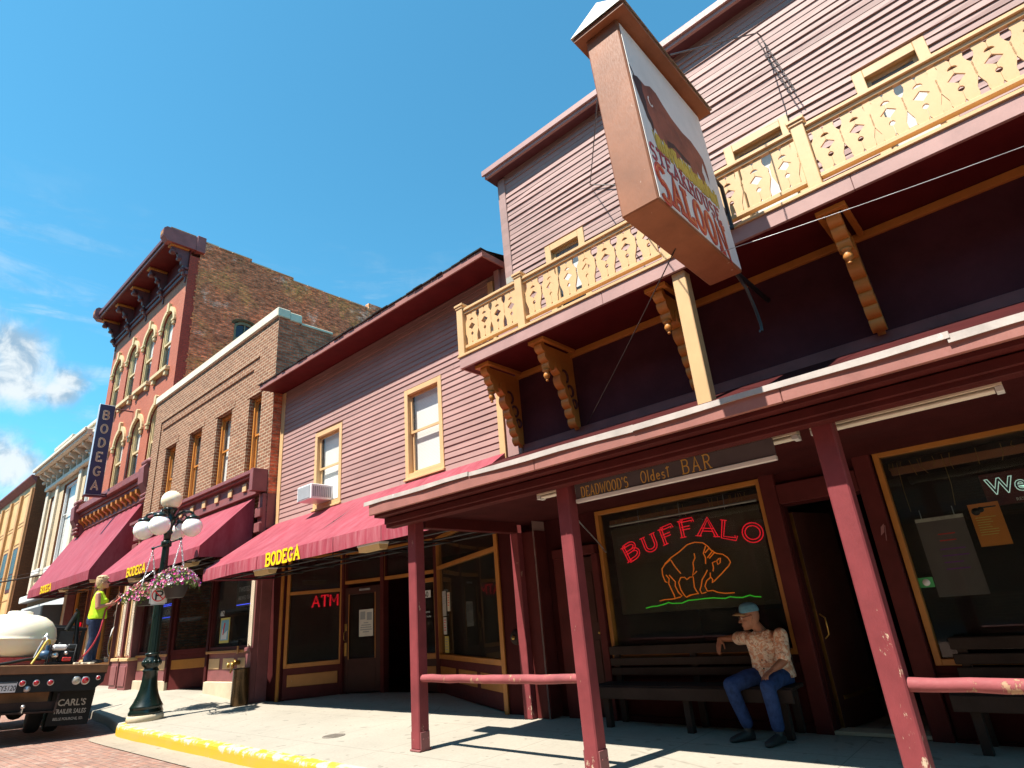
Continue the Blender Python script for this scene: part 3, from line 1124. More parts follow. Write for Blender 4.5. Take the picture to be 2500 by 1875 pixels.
def sash_window(parent, x0, x1, z0, z1, Y, mat, casing=.10, name='window', rail=.5, deep=.05, blind=True, sill=True, glassm=None, blindz=None, head=.0, upper=None, proud=.03, label=None):
    """double-hung window: casing > sash, pane, blind, sill. x0..z1 is the outside of the casing"""
    mb = MB()
    c = casing
    mb.bbox(x0, x0 + c, Y - proud, Y + deep + .04, z0 + .001, z1, .005)
    mb.bbox(x1 - c, x1, Y - proud, Y + deep + .04, z0 + .001, z1, .005)
    mb.bbox(x0 + c, x1 - c, Y - proud + .002, Y + deep + .04, z1 - c * 1.05, z1 - .001, .005)
    if head:
        mb.bbox(x0 - .03, x1 + .03, Y - proud - .04, Y + .01, z1 + .001, z1 + head, .004)
    w = mb.build(name, mat, parent, label=label)
    s = MB()
    s.bbox(x0 - .02, x1 + .02, Y - proud - .035, Y + deep + .02, z0 - .045, z0 - .001, .006)
    s.bbox(x0 + c, x1 - c, Y - proud + .004, Y + deep, z0, z0 + c * .9, .004)
    if sill: s.build('sill', mat, w)
    zi0, zi1 = z0 + c * .9, z1 - c * 1.05
    xi0, xi1 = x0 + c, x1 - c
    zm = zi0 + (zi1 - zi0) * rail
    s = MB()
    t = .045
    yu, yl = Y + deep - .015, Y + deep + .02
    # upper sash stands in front of the lower one
    s.box(xi0, xi0 + t, yu, yu + .03, zm, zi1); s.box(xi1 - t, xi1, yu, yu + .03, zm, zi1)
    s.box(xi0 + t, xi1 - t, yu, yu + .03, zi1 - t, zi1); s.box(xi0 + t, xi1 - t, yu, yu + .03, zm, zm + t)
    s.box(xi0, xi0 + t, yl, yl + .03, zi0, zm - .002); s.box(xi1 - t, xi1, yl, yl + .03, zi0, zm - .002)
    s.box(xi0 + t, xi1 - t, yl, yl + .03, zi0, zi0 + t * 1.3)
    s.build('sash', mat, w)
    g = MB()
    g.quad((xi0 + t * .8, yu + .015, zm + t * .8), (xi1 - t * .8, yu + .015, zm + t * .8), (xi1 - t * .8, yu + .015, zi1 - t * .8), (xi0 + t * .8, yu + .015, zi1 - t * .8))
    g.quad((xi0 + t * .8, yl + .015, zi0 + t), (xi1 - t * .8, yl + .015, zi0 + t), (xi1 - t * .8, yl + .015, zm), (xi0 + t * .8, yl + .015, zm))
    g.build('pane', glassm or M_glassup, w)
    if blind:
        b = MB()
        zb = zi0 if blindz is None else zi0 + (zi1 - zi0) * blindz
        b.box(xi0 + .01, xi1 - .01, yl + .07, yl + .075, zb, zi1)
        b.build('blind', upper or M_blind, w)
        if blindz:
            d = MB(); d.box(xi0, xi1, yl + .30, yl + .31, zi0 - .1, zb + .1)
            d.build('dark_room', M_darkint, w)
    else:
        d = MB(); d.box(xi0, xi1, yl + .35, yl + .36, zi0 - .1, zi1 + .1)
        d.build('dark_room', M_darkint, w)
    return w

# ---------------------------------------------------------------- the saloon (nearest, right)
SY = 6.75          # upper wall
LY = 7.05          # shop front under the porch
SX0, SX1 = -5.62, 4.6
sal = thing('saloon_building', (-1, 6.8, 0), 'weathered mauve clapboard saloon with a cream balcony and a post-held porch', 'saloon')
mb = MB()
OPEN = [(-4.66, -2.40, .72, 2.56), (-2.18, -1.30, -.1, 2.2), (-1.20, 1.35, .60, 2.58), (-5.25, -4.80, -.1, 2.0)]
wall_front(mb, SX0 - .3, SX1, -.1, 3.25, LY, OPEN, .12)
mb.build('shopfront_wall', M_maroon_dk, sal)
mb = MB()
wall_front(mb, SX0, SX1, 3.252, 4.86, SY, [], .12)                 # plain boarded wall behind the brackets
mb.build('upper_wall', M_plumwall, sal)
mb = MB()
WU = [(-4.78, -4.02, 4.95, 6.80), (-1.75, -.93, 4.95, 6.76), (-.20, .52, 4.95, 6.78), (1.6, 2.4, 4.95, 6.78)]
clapboards(mb, SX0 + .12, SX1, 4.86, 8.70, SY, .0985, .0155, WU, rough=.9, rnd=random.Random(11))
wall_front(mb, SX0, SX1, 4.865, 8.69, SY + .012, [(a + .02, b - .02, c + .02, d - .02) for a, b, c, d in WU], .1)
mb.build('clapboard_wall', M_mauve_worn, sal)
mb = MB()
shell(mb, SX0, SX1, SY + .02, 17, -.1, 8.7)
mb.quad((SX0, SY, 8.69), (SX1, SY, 8.69), (SX1, 17, 8.69), (SX0, 17, 8.69))
mb.quad((SX0 + .02, SY + .3, 3.2), (SX1, SY + .3, 3.2), (SX1, 17, 3.2), (SX0 + .02, 17, 3.2))
mb.build('side_wall', M_mauve_worn, sal)
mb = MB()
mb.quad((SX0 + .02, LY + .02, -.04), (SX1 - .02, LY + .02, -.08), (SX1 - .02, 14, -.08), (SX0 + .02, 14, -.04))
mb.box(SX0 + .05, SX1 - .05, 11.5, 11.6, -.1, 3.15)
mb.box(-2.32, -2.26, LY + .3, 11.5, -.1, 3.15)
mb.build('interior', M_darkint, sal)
# corner board, parapet cornice
mb = MB()
mb.bbox(SX0 - .015, SX0 + .13, SY - .03, SY + .12, 4.80, 8.66, .006)
mb.bbox(SX0 - .06, SX0 - .018, SY + .0, SY + .16, 3.6, 8.66, .006)
mb.build('corner_board', M_mauve_worn, sal)
mb = MB()
mb.bbox(SX0 - .16, SX1, SY - .22, SY - .17, 8.69, 8.79, .006)
mb.bbox(SX0 - .20, SX1, SY - .255, SY - .215, 8.755, 8.87, .006)
mb.build('parapet_cornice', M_mauvetrim, sal)
mb = MB()
mb.box(SX0 - .16, SX1, SY - .17, SY + .3, 8.702, 8.78)
mb.build('parapet_soffit', M_cornice, sal)
for i, h in enumerate(WU):
    sash_window(sal, h[0], h[1], h[2], h[3], SY, M_yellow, .11, blindz=(.55 if i == 0 else None), rail=.45, upper=M_curtain if i else M_blind, deep=.05)
# lower corner pilaster and trim
mb = MB()
mb.bbox(-6.0, -5.855, 6.70, 7.2, .005, 2.42, .008)
mb.build('corner_pilaster', M_maroon_worn, sal)
mb = MB()
mb.box(-6.50, -6.003, 6.97, 7.3, .005, 3.7)
mb.box(-5.85, -5.60, 6.80, 7.04, .005, 2.42)
each(mb, 'corner_panel', M_maroon, sal)
mb = MB()
mb.bbox(-5.45, -4.72, 6.95, 7.05, 2.0, 2.12, .006)
mb.bbox(-5.45, -5.27, 6.97, 7.05, -.02, 2.0, .006)
mb.bbox(-4.80, -4.70, 6.97, 7.05, -.02, 2.0, .006)
mb.build('door_frame', M_maroon, sal)
mb = MB()
mb.bbox(-5.27, -4.80, 7.10, 7.15, .0, 1.98, .006)
for z in (.25, 1.12):
    mb.bbox(-5.17, -4.90, 7.09, 7.10, z, z + .66, .008)
d = mb.build('door', M_doorwood, sal, label='plain dark maroon door in the corner of the porch')
mb = MB(); mb.ball((-4.86, 7.06, 1.0), .028); mb.build('door_knob', M_brass, d)


def shop_window(parent, x0, x1, z0, z1, Y, trim=.055, mat=None, name='shop_window'):
    mb = MB()
    t = trim
    mb.bbox(x0, x0 + t, Y - .025, Y + .08, z0, z1, .004); mb.bbox(x1 - t, x1, Y - .025, Y + .08, z0, z1, .004)
    mb.bbox(x0 + t, x1 - t, Y - .023, Y + .08, z1 - t, z1, .004); mb.bbox(x0 + t, x1 - t, Y - .023, Y + .08, z0, z0 + t, .004)
    w = mb.build(name, mat or M_gold, parent)
    g = MB(); g.box(x0 + t, x1 - t, Y + .045, Y + .051, z0 + t, z1 - t)
    g.build('pane', M_glass, w)
    return w


shop_window(sal, -4.69, -2.37, .69, 2.55, LY)
shop_window(sal, -1.19, 1.36, .57, 2.57, LY)
# open doorway: jambs, leaf folded inward with its brass edge, second leaf edge
mb = MB()
for (a, b) in ((-2.37, -2.20), (-1.38, -1.21)):
    mb.bbox(a, b, LY - .07, LY + .14, -.08, 2.72, .008)
mb.bbox(-2.20, -1.38, LY - .06, LY + .14, 2.22, 2.44, .008)
mb.build('doorway_frame', M_maroon, sal)
mb = MB()
Mx = Matrix.Translation((-2.14, LY + .12, -.04)) @ Matrix.Rotation(R(78), 4, 'Z')
mb.bbox(0, .85, 0, .045, .02, 2.18, .005, M=Mx)
d = mb.build('door', M_doorwood, sal, label='dark door leaf standing open into the bar')
mb = MB()
Mx = Mx @ Matrix.Translation((0, 0, 0))
mb.box(-.006, .0, .004, .041, .03, 2.17, M=Mx)
mb.box(.1, .75, -.012, -.003, .28, .32, M=Mx)
mb.box(-.012, -.006, .006, .04, .85, 1.15, M=Mx)
mb.build('brass_edge', M_brass, d)
mb = MB(); mb.tube([Mx @ Vector(p) for p in ((.02, -.01, .86), (.02, -.06, .90), (.02, -.06, 1.06), (.02, -.01, 1.10))], .009)
mb.build('handle', M_brass, d)
mb = MB()
mb.box(-2.2, -1.38, LY - .06, LY + .16, -.03, .0)
mb.build('threshold', M_stone, sal)
# kickboards under the windows
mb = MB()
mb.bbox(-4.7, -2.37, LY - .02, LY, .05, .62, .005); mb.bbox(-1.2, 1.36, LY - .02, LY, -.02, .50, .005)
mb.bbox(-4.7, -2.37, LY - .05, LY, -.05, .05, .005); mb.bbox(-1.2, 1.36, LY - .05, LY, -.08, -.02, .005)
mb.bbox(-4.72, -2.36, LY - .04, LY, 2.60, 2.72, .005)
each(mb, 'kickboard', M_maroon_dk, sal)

mb = MB()
mb.bbox(SX0 + .02, SX1, SY - .04, SY - .002, 3.50, 3.69, .006)
mb.bbox(SX0 + .02, SX1, SY - .07, SY - .041, 3.50, 3.57, .006)
mb.build('base_board', M_plumlit, sal)

# ---- porch: roof, beam, posts, rails
mb = MB()
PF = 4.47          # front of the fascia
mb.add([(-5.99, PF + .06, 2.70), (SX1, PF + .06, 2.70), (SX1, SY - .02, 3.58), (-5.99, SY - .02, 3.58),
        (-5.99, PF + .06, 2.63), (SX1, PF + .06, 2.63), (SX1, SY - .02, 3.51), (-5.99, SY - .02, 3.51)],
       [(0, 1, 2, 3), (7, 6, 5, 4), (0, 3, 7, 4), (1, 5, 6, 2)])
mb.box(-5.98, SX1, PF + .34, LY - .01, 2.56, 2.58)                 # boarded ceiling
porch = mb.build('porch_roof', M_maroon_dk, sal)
rnd = random.Random(5)
mb = MB()                                                           # curled flashing strip
x = -6.44
while x < SX1:
    L = rnd.uniform(1.1, 2.4)
    e = min(SX1, x + L)
    sag0, sag1 = rnd.uniform(-.012, .008), rnd.uniform(-.016, .01)
    n = 5
    for i in range(n):
        a, b = x + (e - x) * i / n, x + (e - x) * (i + 1) / n
        s = lambda t: sag0 + (sag1 - sag0) * t + .006 * math.sin(t * 9 + x)
        ta, tb = i / n, (i + 1) / n
        ya, yb = PF - .020 + .005 * math.sin(7 * ta + x), PF - .020 + .005 * math.sin(7 * tb + x)
        mb.add([(a, ya, 2.746 - .006 * (x + 6.4) + s(ta)), (b, yb, 2.746 - .006 * (x + 6.4) + s(tb)), (b, yb + .004, 2.798 - .006 * (x + 6.4) + s(tb) * .4), (a, ya + .004, 2.798 - .006 * (x + 6.4) + s(ta) * .4),
                (b, PF + .25, 2.79), (a, PF + .25, 2.79)], [(0, 1, 2, 3), (3, 2, 4, 5)])
        mb.add([(a, ya, 2.746 - .006 * (x + 6.4) + s(ta)), (b, yb, 2.746 - .006 * (x + 6.4) + s(tb)), (b, yb + .02, 2.748 - .006 * (x + 6.4) + s(tb)), (a, ya + .02, 2.748 - .006 * (x + 6.4) + s(ta))], [(0, 3, 2, 1)])
    x = e + rnd.uniform(-.02, .012)
mb.build('flashing', M_stripmetal, porch)
mb = MB()
x = -6.36
for L in (2.75, 2.4, 3.1, 4.0):
    e = min(SX1, x + L)
    mb.bbox(x + .002, e - .002, PF, PF + .04, 2.622, 2.755, .005)
    x = e
mb.build('fascia', M_fascia, porch)
mb = MB()
mb.bbox(-6.30, SX1, PF + .04, PF + .30, 2.585, 2.625, .004)
mb.bbox(-6.26, SX1, 4.66, 4.795, 2.46, 2.585, .006)                   # beam on the posts
mb.bbox(-6.24, SX1, 4.62, 4.66, 2.50, 2.575, .006)
mb.bbox(-5.99, -5.86, 4.98, 6.70, 2.42, 2.585, .006)                 # side beam back to the wall
mb.build('beam', M_maroon, porch)


def porch_post(x, w=.148):
    mb = MB()
    z0 = gz(x, 4.85)
    mb.bbox(x - w / 2, x + w / 2, 4.80, 4.80 + w, z0 + .02, 2.556, .011)
    p = mb.build('porch_post', M_maroon_worn, sal)
    s = MB()
    s.bbox(x - w / 2 - .012, x + w / 2 + .012, 4.788, 4.812 + w, z0 + .004, z0 + .022, .003)
    s.bbox(x + w / 2 + .001, x + w / 2 + .013, 4.81, 4.79 + w, z0 + .02, z0 + .19, .003)
    s.bbox(x - w / 2 - .013, x - w / 2 - .001, 4.81, 4.79 + w, z0 + .02, z0 + .19, .003)
    for yy in (4.84, 4.91):
        s.ball((x + w / 2 + .014, yy, z0 + .12), .009, 8)
    s.build('post_base', M_plumlit, p)
    return p


for x in (-5.935, -3.56, -1.08, 1.4):
    porch_post(x)


def rail(x0, x1, z, r=.043):
    rnd = random.Random(int(x0 * 10))
    mb = MB()
    n = 14
    pts = [(x0 + (x1 - x0) * i / n, 4.865 + rnd.uniform(-.004, .004), z + rnd.uniform(-.004, .004) - .006 * math.sin(PI * i / n)) for i in range(n + 1)]
    mb.tube(pts, [r * rnd.uniform(.93, 1.05) for _ in pts], 10)
    mb.build('hitching_rail', M_railw, sal)


M_railw = paint('rail_maroon_rubbed', (.26, .07, .075), .2, .65, .2, .55, (.36, .21, .13), .6, 4, grain=False)
rail(-5.86, -3.63, .725)
rail(-1.005, 1.33, .70)

# ---- balcony with sawn balusters
BY = 5.84
BX0 = -5.98
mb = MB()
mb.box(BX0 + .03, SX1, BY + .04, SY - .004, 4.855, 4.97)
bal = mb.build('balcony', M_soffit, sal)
mb = MB()
x = BX0
for L in (2.62, 2.9, 3.3, 4):
    e = min(SX1, x + L)
    mb.bbox(x + .0015, e - .0015, BY, BY + .04, 4.845, 5.02, .004)
    x = e
mb.bbox(BX0, BX0 + .03, BY + .042, SY - .006, 4.845, 5.02, .004)
mb.build('fascia', M_mauvetrim, bal)
mb = MB()
mb.bbox(BX0 - .02, SX1, BY - .02, BY + .16, 5.022, 5.062, .005)
mb.bbox(BX0 - .02, BX0 + .15, BY + .162, SY - .05, 5.022, 5.062, .005)
mb.build('floor_edge', M_yellow, bal)
RY = BY + .05
POSTS = [-5.93, -4.70, -2.42, -.76, 1.3]
for x in POSTS:
    mb = MB()
    mb.bbox(x - .065, x + .065, RY - .05, RY + .08, 5.064, 5.89, .006)
    mb.bbox(x - .09, x + .09, RY - .075, RY + .105, 5.89, 5.93, .006)
    mb.bbox(x - .078, x + .078, RY - .062, RY + .092, 5.855, 5.888, .006)
    mb.build('railing_post', M_yellow, bal)
mb = MB()
for a, b in zip(POSTS[:-1], POSTS[1:]):
    mb.bbox(a + .066, b - .066, RY - .035, RY + .065, 5.80, 5.845, .006)
    mb.bbox(a + .066, b - .066, RY - .01, RY + .045, 5.752, 5.799, .004)
mb.bbox(BX0 + .02, BX0 + .11, RY + .082, SY - .03, 5.80, 5.845, .006)
mb.build('top_rail', M_yellow, bal)
mb = MB()
for a, b in zip(POSTS[:-1], POSTS[1:]):
    mb.bbox(a + .066, b - .066, RY - .02, RY + .055, 5.160, 5.208, .005)
mb.bbox(BX0 + .03, BX0 + .10, RY + .082, SY - .03, 5.160, 5.208, .005)
mb.build('bottom_rail', M_yellow, bal)


def baluster_mesh():
    """flat board: wavy sides leave slits to its neighbours; holes down the middle line: two half boards with notches"""
    T = .022
    side = [(0, .098), (.025, .098), (.05, .105), (.12, .104), (.20, .128), (.26, .1445), (.33, .1435), (.345, .139), (.36, .1435), (.40, .1445), (.44, .118), (.48, .102), (.52, .098), (.54, .104), (.585, .104)]
    hole = [(0, .018), (.012, .018), (.055, .001), (.150, .001), (.158, .016), (.170, .024), (.182, .027), (.194, .024), (.206, .016), (.214, .001),
            (.255, .001), (.318, .070), (.381, .001), (.430, .001), (.432, .040), (.446, .037), (.460, .027), (.472, .001), (.530, .001), (.560, .020), (.585, .020)]
    mb = MB()
    hs = sorted({z for z, _ in side} | {z for z, _ in hole})

    def ev(tab, z):
        for (a, va), (b, vb) in zip(tab[:-1], tab[1:]):
            if a <= z <= b: return va + (vb - va) * (z - a) / (b - a) if b > a else vb
        return tab[-1][1]
    for sgn in (-1, 1):
        vs = []
        for z in hs:
            i, o = ev(hole, z) * sgn, ev(side, z) * sgn
            vs += [(i, 0, z), (o, 0, z), (o, T, z), (i, T, z)]
        fs = []
        for k in range(len(hs) - 1):
            a, b = 4 * k, 4 * k + 4
            for p, q in ((0, 1), (1, 2), (2, 3), (3, 0)):
                f = (a + p, a + q, b + q, b + p)
                fs.append(f if sgn > 0 else f[::-1])
        fs += [(3, 2, 1, 0), tuple(len(vs) - 4 + i for i in range(4))]
        mb.add(vs, fs)
    return mb


proto = None


def baluster(x, y, rot):
    global proto
    if proto is None:
        proto = baluster_mesh().build('baluster', M_yellow, bal)
        o = proto
    else:
        o = proto.copy(); COL.objects.link(o); o.parent = bal; o.matrix_parent_inverse = proto.matrix_parent_inverse.copy()
    o.location = (x, y, 5.206); o.rotation_euler = (0, 0, rot); o.scale = (1, 1, .933)


for a, b in zip(POSTS[:-1], POSTS[1:]):
    n = max(2, round((b - a - .14) / .288))
    st = (b - a - .14) / n
    for i in range(n):
        baluster(a + .07 + st * (i + .5), RY + .008, 0)
for i in range(2):
    baluster(BX0 + .06, RY + .26 + .30 * i, R(90))
# moulding under the balcony
mb = MB()
BRK = [-5.63, -4.57, -2.70, -.72, 1.3]
mb.bbox(SX0, SX1, SY - .05, SY - .002, 4.755, 4.845, .004)
for x in BRK:
    mb.bbox(x - .14, x - .08, SY - .74, SY - .052, 4.80, 4.853, .004)
    mb.bbox(x + .08, x + .14, SY - .74, SY - .052, 4.80, 4.853, .004)
    mb.bbox(x - .14, x + .14, SY - .80, SY - .742, 4.80, 4.853, .004)
mb.build('moulding', M_ochre_shade, bal)  # trim coloured as it looks in shade


def bracket(x):
    """sawn scroll bracket: core board, wavy face ribs, drop finial"""
    Y0 = SY
    core = [(Y0 - .004, 4.80), (Y0 - .72, 4.80), (Y0 - .70, 4.70), (Y0 - .60, 4.66), (Y0 - .58, 4.56), (Y0 - .48, 4.50), (Y0 - .42, 4.58), (Y0 - .36, 4.46), (Y0 - .34, 4.34),
            (Y0 - .27, 4.28), (Y0 - .25, 4.16), (Y0 - .19, 4.10), (Y0 - .17, 3.98), (Y0 - .12, 3.92), (Y0 - .10, 3.74), (Y0 - .05, 3.66), (Y0 - .004, 3.66)]
    mb = MB()
    mb.prism(core, 'x', x - .035, x + .035)
    b = mb.build('bracket', M_ochre_shade, sal)

    def wavy(p, q, waves, amp, th=.05):
        """chain of rolls along p->q, the face of the bracket"""
        n = waves * 8
        out, inn = [], []
        P, Q = Vector(p), Vector(q)
        t = (Q - P).normalized(); nn = Vector((t.y, -t.x)) if (Vector((t.y, -t.x)).x < 0) else Vector((-t.y, t.x))
        for i in range(n + 1):
            s = i / n
            w = amp * abs(math.sin(PI * waves * s)) ** .7
            c = P + (Q - P) * s
            out.append(c + nn * (w + .01)); inn.append(c - nn * th)
        return [tuple(v) for v in out + inn[::-1]]
    mb = MB()
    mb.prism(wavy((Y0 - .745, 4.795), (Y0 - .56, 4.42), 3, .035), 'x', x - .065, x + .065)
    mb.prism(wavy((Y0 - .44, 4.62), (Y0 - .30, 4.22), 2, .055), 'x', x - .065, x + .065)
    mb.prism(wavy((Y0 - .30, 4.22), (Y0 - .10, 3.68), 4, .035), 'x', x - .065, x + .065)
    mb.build('scroll_face', M_ochre_shade, b)
    mb = MB()
    for (yy, zz, rr) in ((Y0 - .27, 4.40, .075), (Y0 - .17, 4.20, .065), (Y0 - .10, 4.02, .05)):
        for sx in (-1, 1):
            mb.tube([(x + sx * .045, yy + rr * math.cos(2 * PI * i / 14), zz + rr * 1.25 * math.sin(2 * PI * i / 14)) for i in range(14)], .018, 6, closed=True)
    mb.build('scroll_ring', M_cornice, b)
    mb = MB()
    mb.lathe([(.0, -.17), (.02, -.165), (.022, -.15), (.012, -.14), (.035, -.12), (.048, -.085), (.04, -.05), (.03, -.035), (.052, -.02), (.055, 0), (.0, 0)], (x, Y0 - .62, 4.43), 14)
    mb.build('drop_finial', M_ochre_shade, b)
    return b


b0 = bracket(BRK[0])
for x in BRK[1:]:
    c = copy_tree(b0, sal)
    c.location = (x - BRK[0], 0, 0)
# post from porch roof up to the balcony
mb = MB()
mb.bbox(-2.44, -2.28, BY + .05, BY + .2, 3.15, 4.85, .008)
mb.build('balcony_post', M_yellow, sal)

# ---------------------------------------------------------------- the mauve clapboard house with the near awning
PY = 6.95
PX0, PX1 = -13.58, -6.14
pk = thing('clapboard_building', (-9.8, 7, 0), 'two-storey mauve clapboard building with two yellow sash windows and a deep shop entrance', 'building')
WP = [(-11.93, -10.85, 3.78, 5.52), (-8.69, -7.61, 3.80, 5.56)]
mb = MB()
clapboards(mb, PX0 + .14, PX1 - .12, 3.08, 7.02, PY, .1085, .017, WP)
wall_front(mb, PX0, PX1, 3.05, 7.04, PY + .012, [(a + .02, b - .02, c + .02, d - .02) for a, b, c, d in WP], .1)
mb.build('clapboard_wall', M_mauve, pk)
mb = MB()
shell(mb, PX0, PX1, PY + .02, 16, 0, 7.02)
mb.quad((PX0, PY + .3, 3.0), (PX1, PY + .3, 3.0), (PX1, 16, 3.0), (PX0, 16, 3.0))
mb.build('side_wall', M_maroon, pk)
mb = MB()
mb.quad((PX0 + .02, 8.3, .035), (PX1, 8.3, .035), (PX1, 15.9, .035), (PX0 + .02, 15.9, .035))
mb.box(PX0 + .1, PX1 - .1, 12.0, 12.1, 0, 3)
mb.build('interior', M_darkint, pk)
mb = MB()
mb.bbox(PX0, PX0 + .15, PY - .035, PY + .05, 3.04, 7.0, .006)
mb.build('corner_board', M_yellow, pk)
mb = MB()
mb.bbox(PX1 - .13, PX1, PY - .035, PY + .05, 3.04, 6.9, .006)
mb.build('corner_board', M_yellow, pk)
# roof
mb = MB()
ex0, ex1, ey, ez = PX0 - .06, PX1 + .30, 6.37, 7.06
mb.quad((ex0, ey, ez - .05), (ex0, PY + .1, ez - .03), (ex1, PY + .1, ez - .03), (ex1, ey, ez - .05))
mb.build('soffit', M_soffit, pk)
mb = MB()
mb.bbox(ex0, ex1, ey - .03, ey, ez - .06, ez + .06, .004)
mb.bbox(ex1, ex1 + .03, ey - .03, PY + .1, ez - .06, ez + .06, .004)
mb.build('fascia', M_fascia, pk)
mb = MB()
rnd = random.Random(9)
sl = .22
x = ex0 - .03
while x < ex1 + .04:
    w = rnd.uniform(.14, .26)
    e = min(ex1 + .05, x + w)
    z0 = ez + .065 + rnd.uniform(-.004, .01); y0 = ey - .06 + rnd.uniform(-.012, .02)
    mb.box(x + .003, e - .003, y0, ey + .3, z0, z0 + .022)
    x = e
mb.add([(ex0 - .03, ey - .02, ez + .062), (ex1 + .05, ey - .02, ez + .062), (ex1 + .05, 12, ez + .06 + sl * 5.6), (ex0 - .03, 12, ez + .06 + sl * 5.6)], [(0, 1, 2, 3)])
mb.add([(ex0 - .03, 17.5, ez + .06), (ex1 + .05, 17.5, ez + .06), (ex1 + .05, 12, ez + .06 + sl * 5.6), (ex0 - .03, 12, ez + .06 + sl * 5.6)], [(3, 2, 1, 0)])
mb.build('roof', M_shingle, pk)
w1 = sash_window(pk, *WP[0], PY, M_yellow, .10, deep=.06)
w2 = sash_window(pk, *WP[1], PY, M_yellow, .10, deep=.06)
# dark wall strip between this roof and the saloon
mb = MB()
mb.bbox(PX1 + .03, SX0 - .07, PY - .02, PY + .3, 3.0, 7.15, .006)
mb.bbox(PX1 + .08, PX1 + .2, PY - .07, PY + .02, 6.2, 7.22, .006)
mb.build('party_wall_strip', M_mauvetrim, pk)


# shop entrance (recessed): generic glazed panel on a slanted plane
def glazed_panel(parent, A, B, z0, z1, parts, frame_mat, base_mat, name='shop_window', pane=None, t=.06, base=None, panels=0, trans=None, panel_mat=None):
    """window wall from A to B in plan; base height, panels under it and a transom bar"""
    A, B = Vector((*A, 0)), Vector((*B, 0))
    L = (B - A).length
    u = (B - A).normalized()
    nrm = Vector((u.y, -u.x, 0))
    Mx = Matrix(((u.x, -nrm.x, 0, A.x), (u.y, -nrm.y, 0, A.y), (0, 0, 1, 0), (0, 0, 0, 1)))   # local x along, y into the building
    mb = MB()
    if base:
        mb.bbox(0, L, .0, .10, z0, base, .005, M=Mx)
        k = mb.build('stall_riser', base_mat, parent)
        if panels:
            p = MB()
            pw = L / panels
            for i in range(panels):
                p.bbox(i * pw + .09, (i + 1) * pw - .09, -.014, -.001, base - .36, base - .13, .006, M=Mx)
            p.build('panel', panel_mat or M_gold, k)
        z0 = base
    mb = MB()
    mb.bbox(0, t, -.02, .09, z0, z1, .005, M=Mx); mb.bbox(L - t, L, -.02, .09, z0, z1, .005, M=Mx)
    mb.bbox(t, L - t, -.018, .09, z0, z0 + t * 1.2, .005, M=Mx); mb.bbox(t, L - t, -.018, .09, z1 - t, z1, .005, M=Mx)
    if trans: mb.bbox(t, L - t, -.016, .09, trans - t * .45, trans + t * .55, .005, M=Mx)
    w = mb.build(name, frame_mat, parent)
    g = MB(); g.box(t * .9, L - t * .9, .04, .046, z0 + t, z1 - t * .9, M=Mx)
    g.build('pane', pane or M_glass, w)
    return w, Mx, L


mb = MB()
mb.bbox(PX0, -13.02, PY, PY + .12, .0, 3.06, .006)
mb.bbox(-6.55, PX1, PY + .005, PY + .12, .0, 3.06, .006)
mb.box(PX0 + .03, PX1, PY + .02, 8.6, 2.93, 2.97)
mb.build('shopfront_wall', M_maroon_dk, pk)
mb = MB()
mb.bbox(-13.14, -13.04, PY - .03, PY, .0, 2.9, .004)
mb.bbox(-6.56, -6.48, PY - .03, PY, .0, 2.9, .004)
each(mb, 'door_casing', M_gold, pk)
A0, A1, A2, A3, A4 = (-13.0, 7.0), (-12.15, 7.88), (-11.15, 8.22), (-9.62, 8.42), (-6.55, 6.98)
glazed_panel(pk, A0, A1, .02, 2.92, 1, M_gold, M_maroon, base=.62, panels=1, trans=2.12, t=.07)
glazed_panel(pk, A3, A4, .02, 2.92, 1, M_gold, M_maroon, base=.62, panels=3, trans=2.30, t=.07)
mb = MB()
Dv = Vector((A2[0] - A1[0], A2[1] - A1[1], 0)); Dl = Dv.length; Du = Dv.normalized(); Dn = Vector((Du.y, -Du.x, 0))
DM = Matrix(((Du.x, -Dn.x, 0, A1[0]), (Du.y, -Dn.y, 0, A1[1]), (0, 0, 1, .04), (0, 0, 0, 1)))
mb.bbox(.0, .16, 0, .05, .02, 2.1, .005, M=DM); mb.bbox(Dl - .2, Dl - .02, 0, .05, .02, 2.1, .005, M=DM)
mb.bbox(.16, Dl - .2, .001, .05, 1.95, 2.1, .005, M=DM); mb.bbox(.16, Dl - .2, .001, .05, .02, .66, .005, M=DM)
dr = mb.build('door', M_doorwood, pk, label='brown glazed door with a brass latch left of the open doorway')
mb = MB(); mb.box(.15, Dl - .19, .02, .026, .65, 1.96, M=DM); mb.build('pane', M_glass, dr)
mb = MB()
for (a, b, c, d) in ((.155, .175, .65, 1.96), (Dl - .215, Dl - .195, .65, 1.96)):
    mb.bbox(a, b, -.008, .0, c, d, .002, M=DM)
mb.build('glazing_bead', M_gold, dr)
mb = MB()
mb.bbox(.03, .12, -.012, -.001, .72, .98, .003, M=DM); mb.bbox(.03, .12, -.012, -.001, 1.22, 1.36, .003, M=DM)
mb.tube([DM @ Vector(p) for p in ((.075, -.01, 1.02), (.075, -.05, 1.05), (.075, -.05, 1.18), (.075, -.01, 1.21))], .01)
mb.build('latch', M_brass, dr)
mb = MB(); mb.bbox(.45, .72, -.03, .0, 2.015, 2.055, .004, M=DM); mb.build('door_closer', M_steel, dr)
glazed_panel(pk, A1, A2, 2.22, 2.92, 1, M_gold, M_maroon, name='transom_window', t=.06)
glazed_panel(pk, A2, A3, 2.22, 2.92, 1, M_gold, M_maroon, name='transom_window', t=.06)
mb = MB()
for p in (A1, A2, A3):
    mb.bbox(p[0] - .06, p[0] + .06, p[1] - .04, p[1] + .1, .02, 2.92, .006)
each(mb, 'entrance_post', M_maroon, pk)
mb = MB()
E3 = (-10.35, 8.33)
w, Mx, L = glazed_panel(pk, E3, A3, .04, 2.14, 1, M_gold, M_doorwood, name='door', base=.62, panels=1, t=.085)
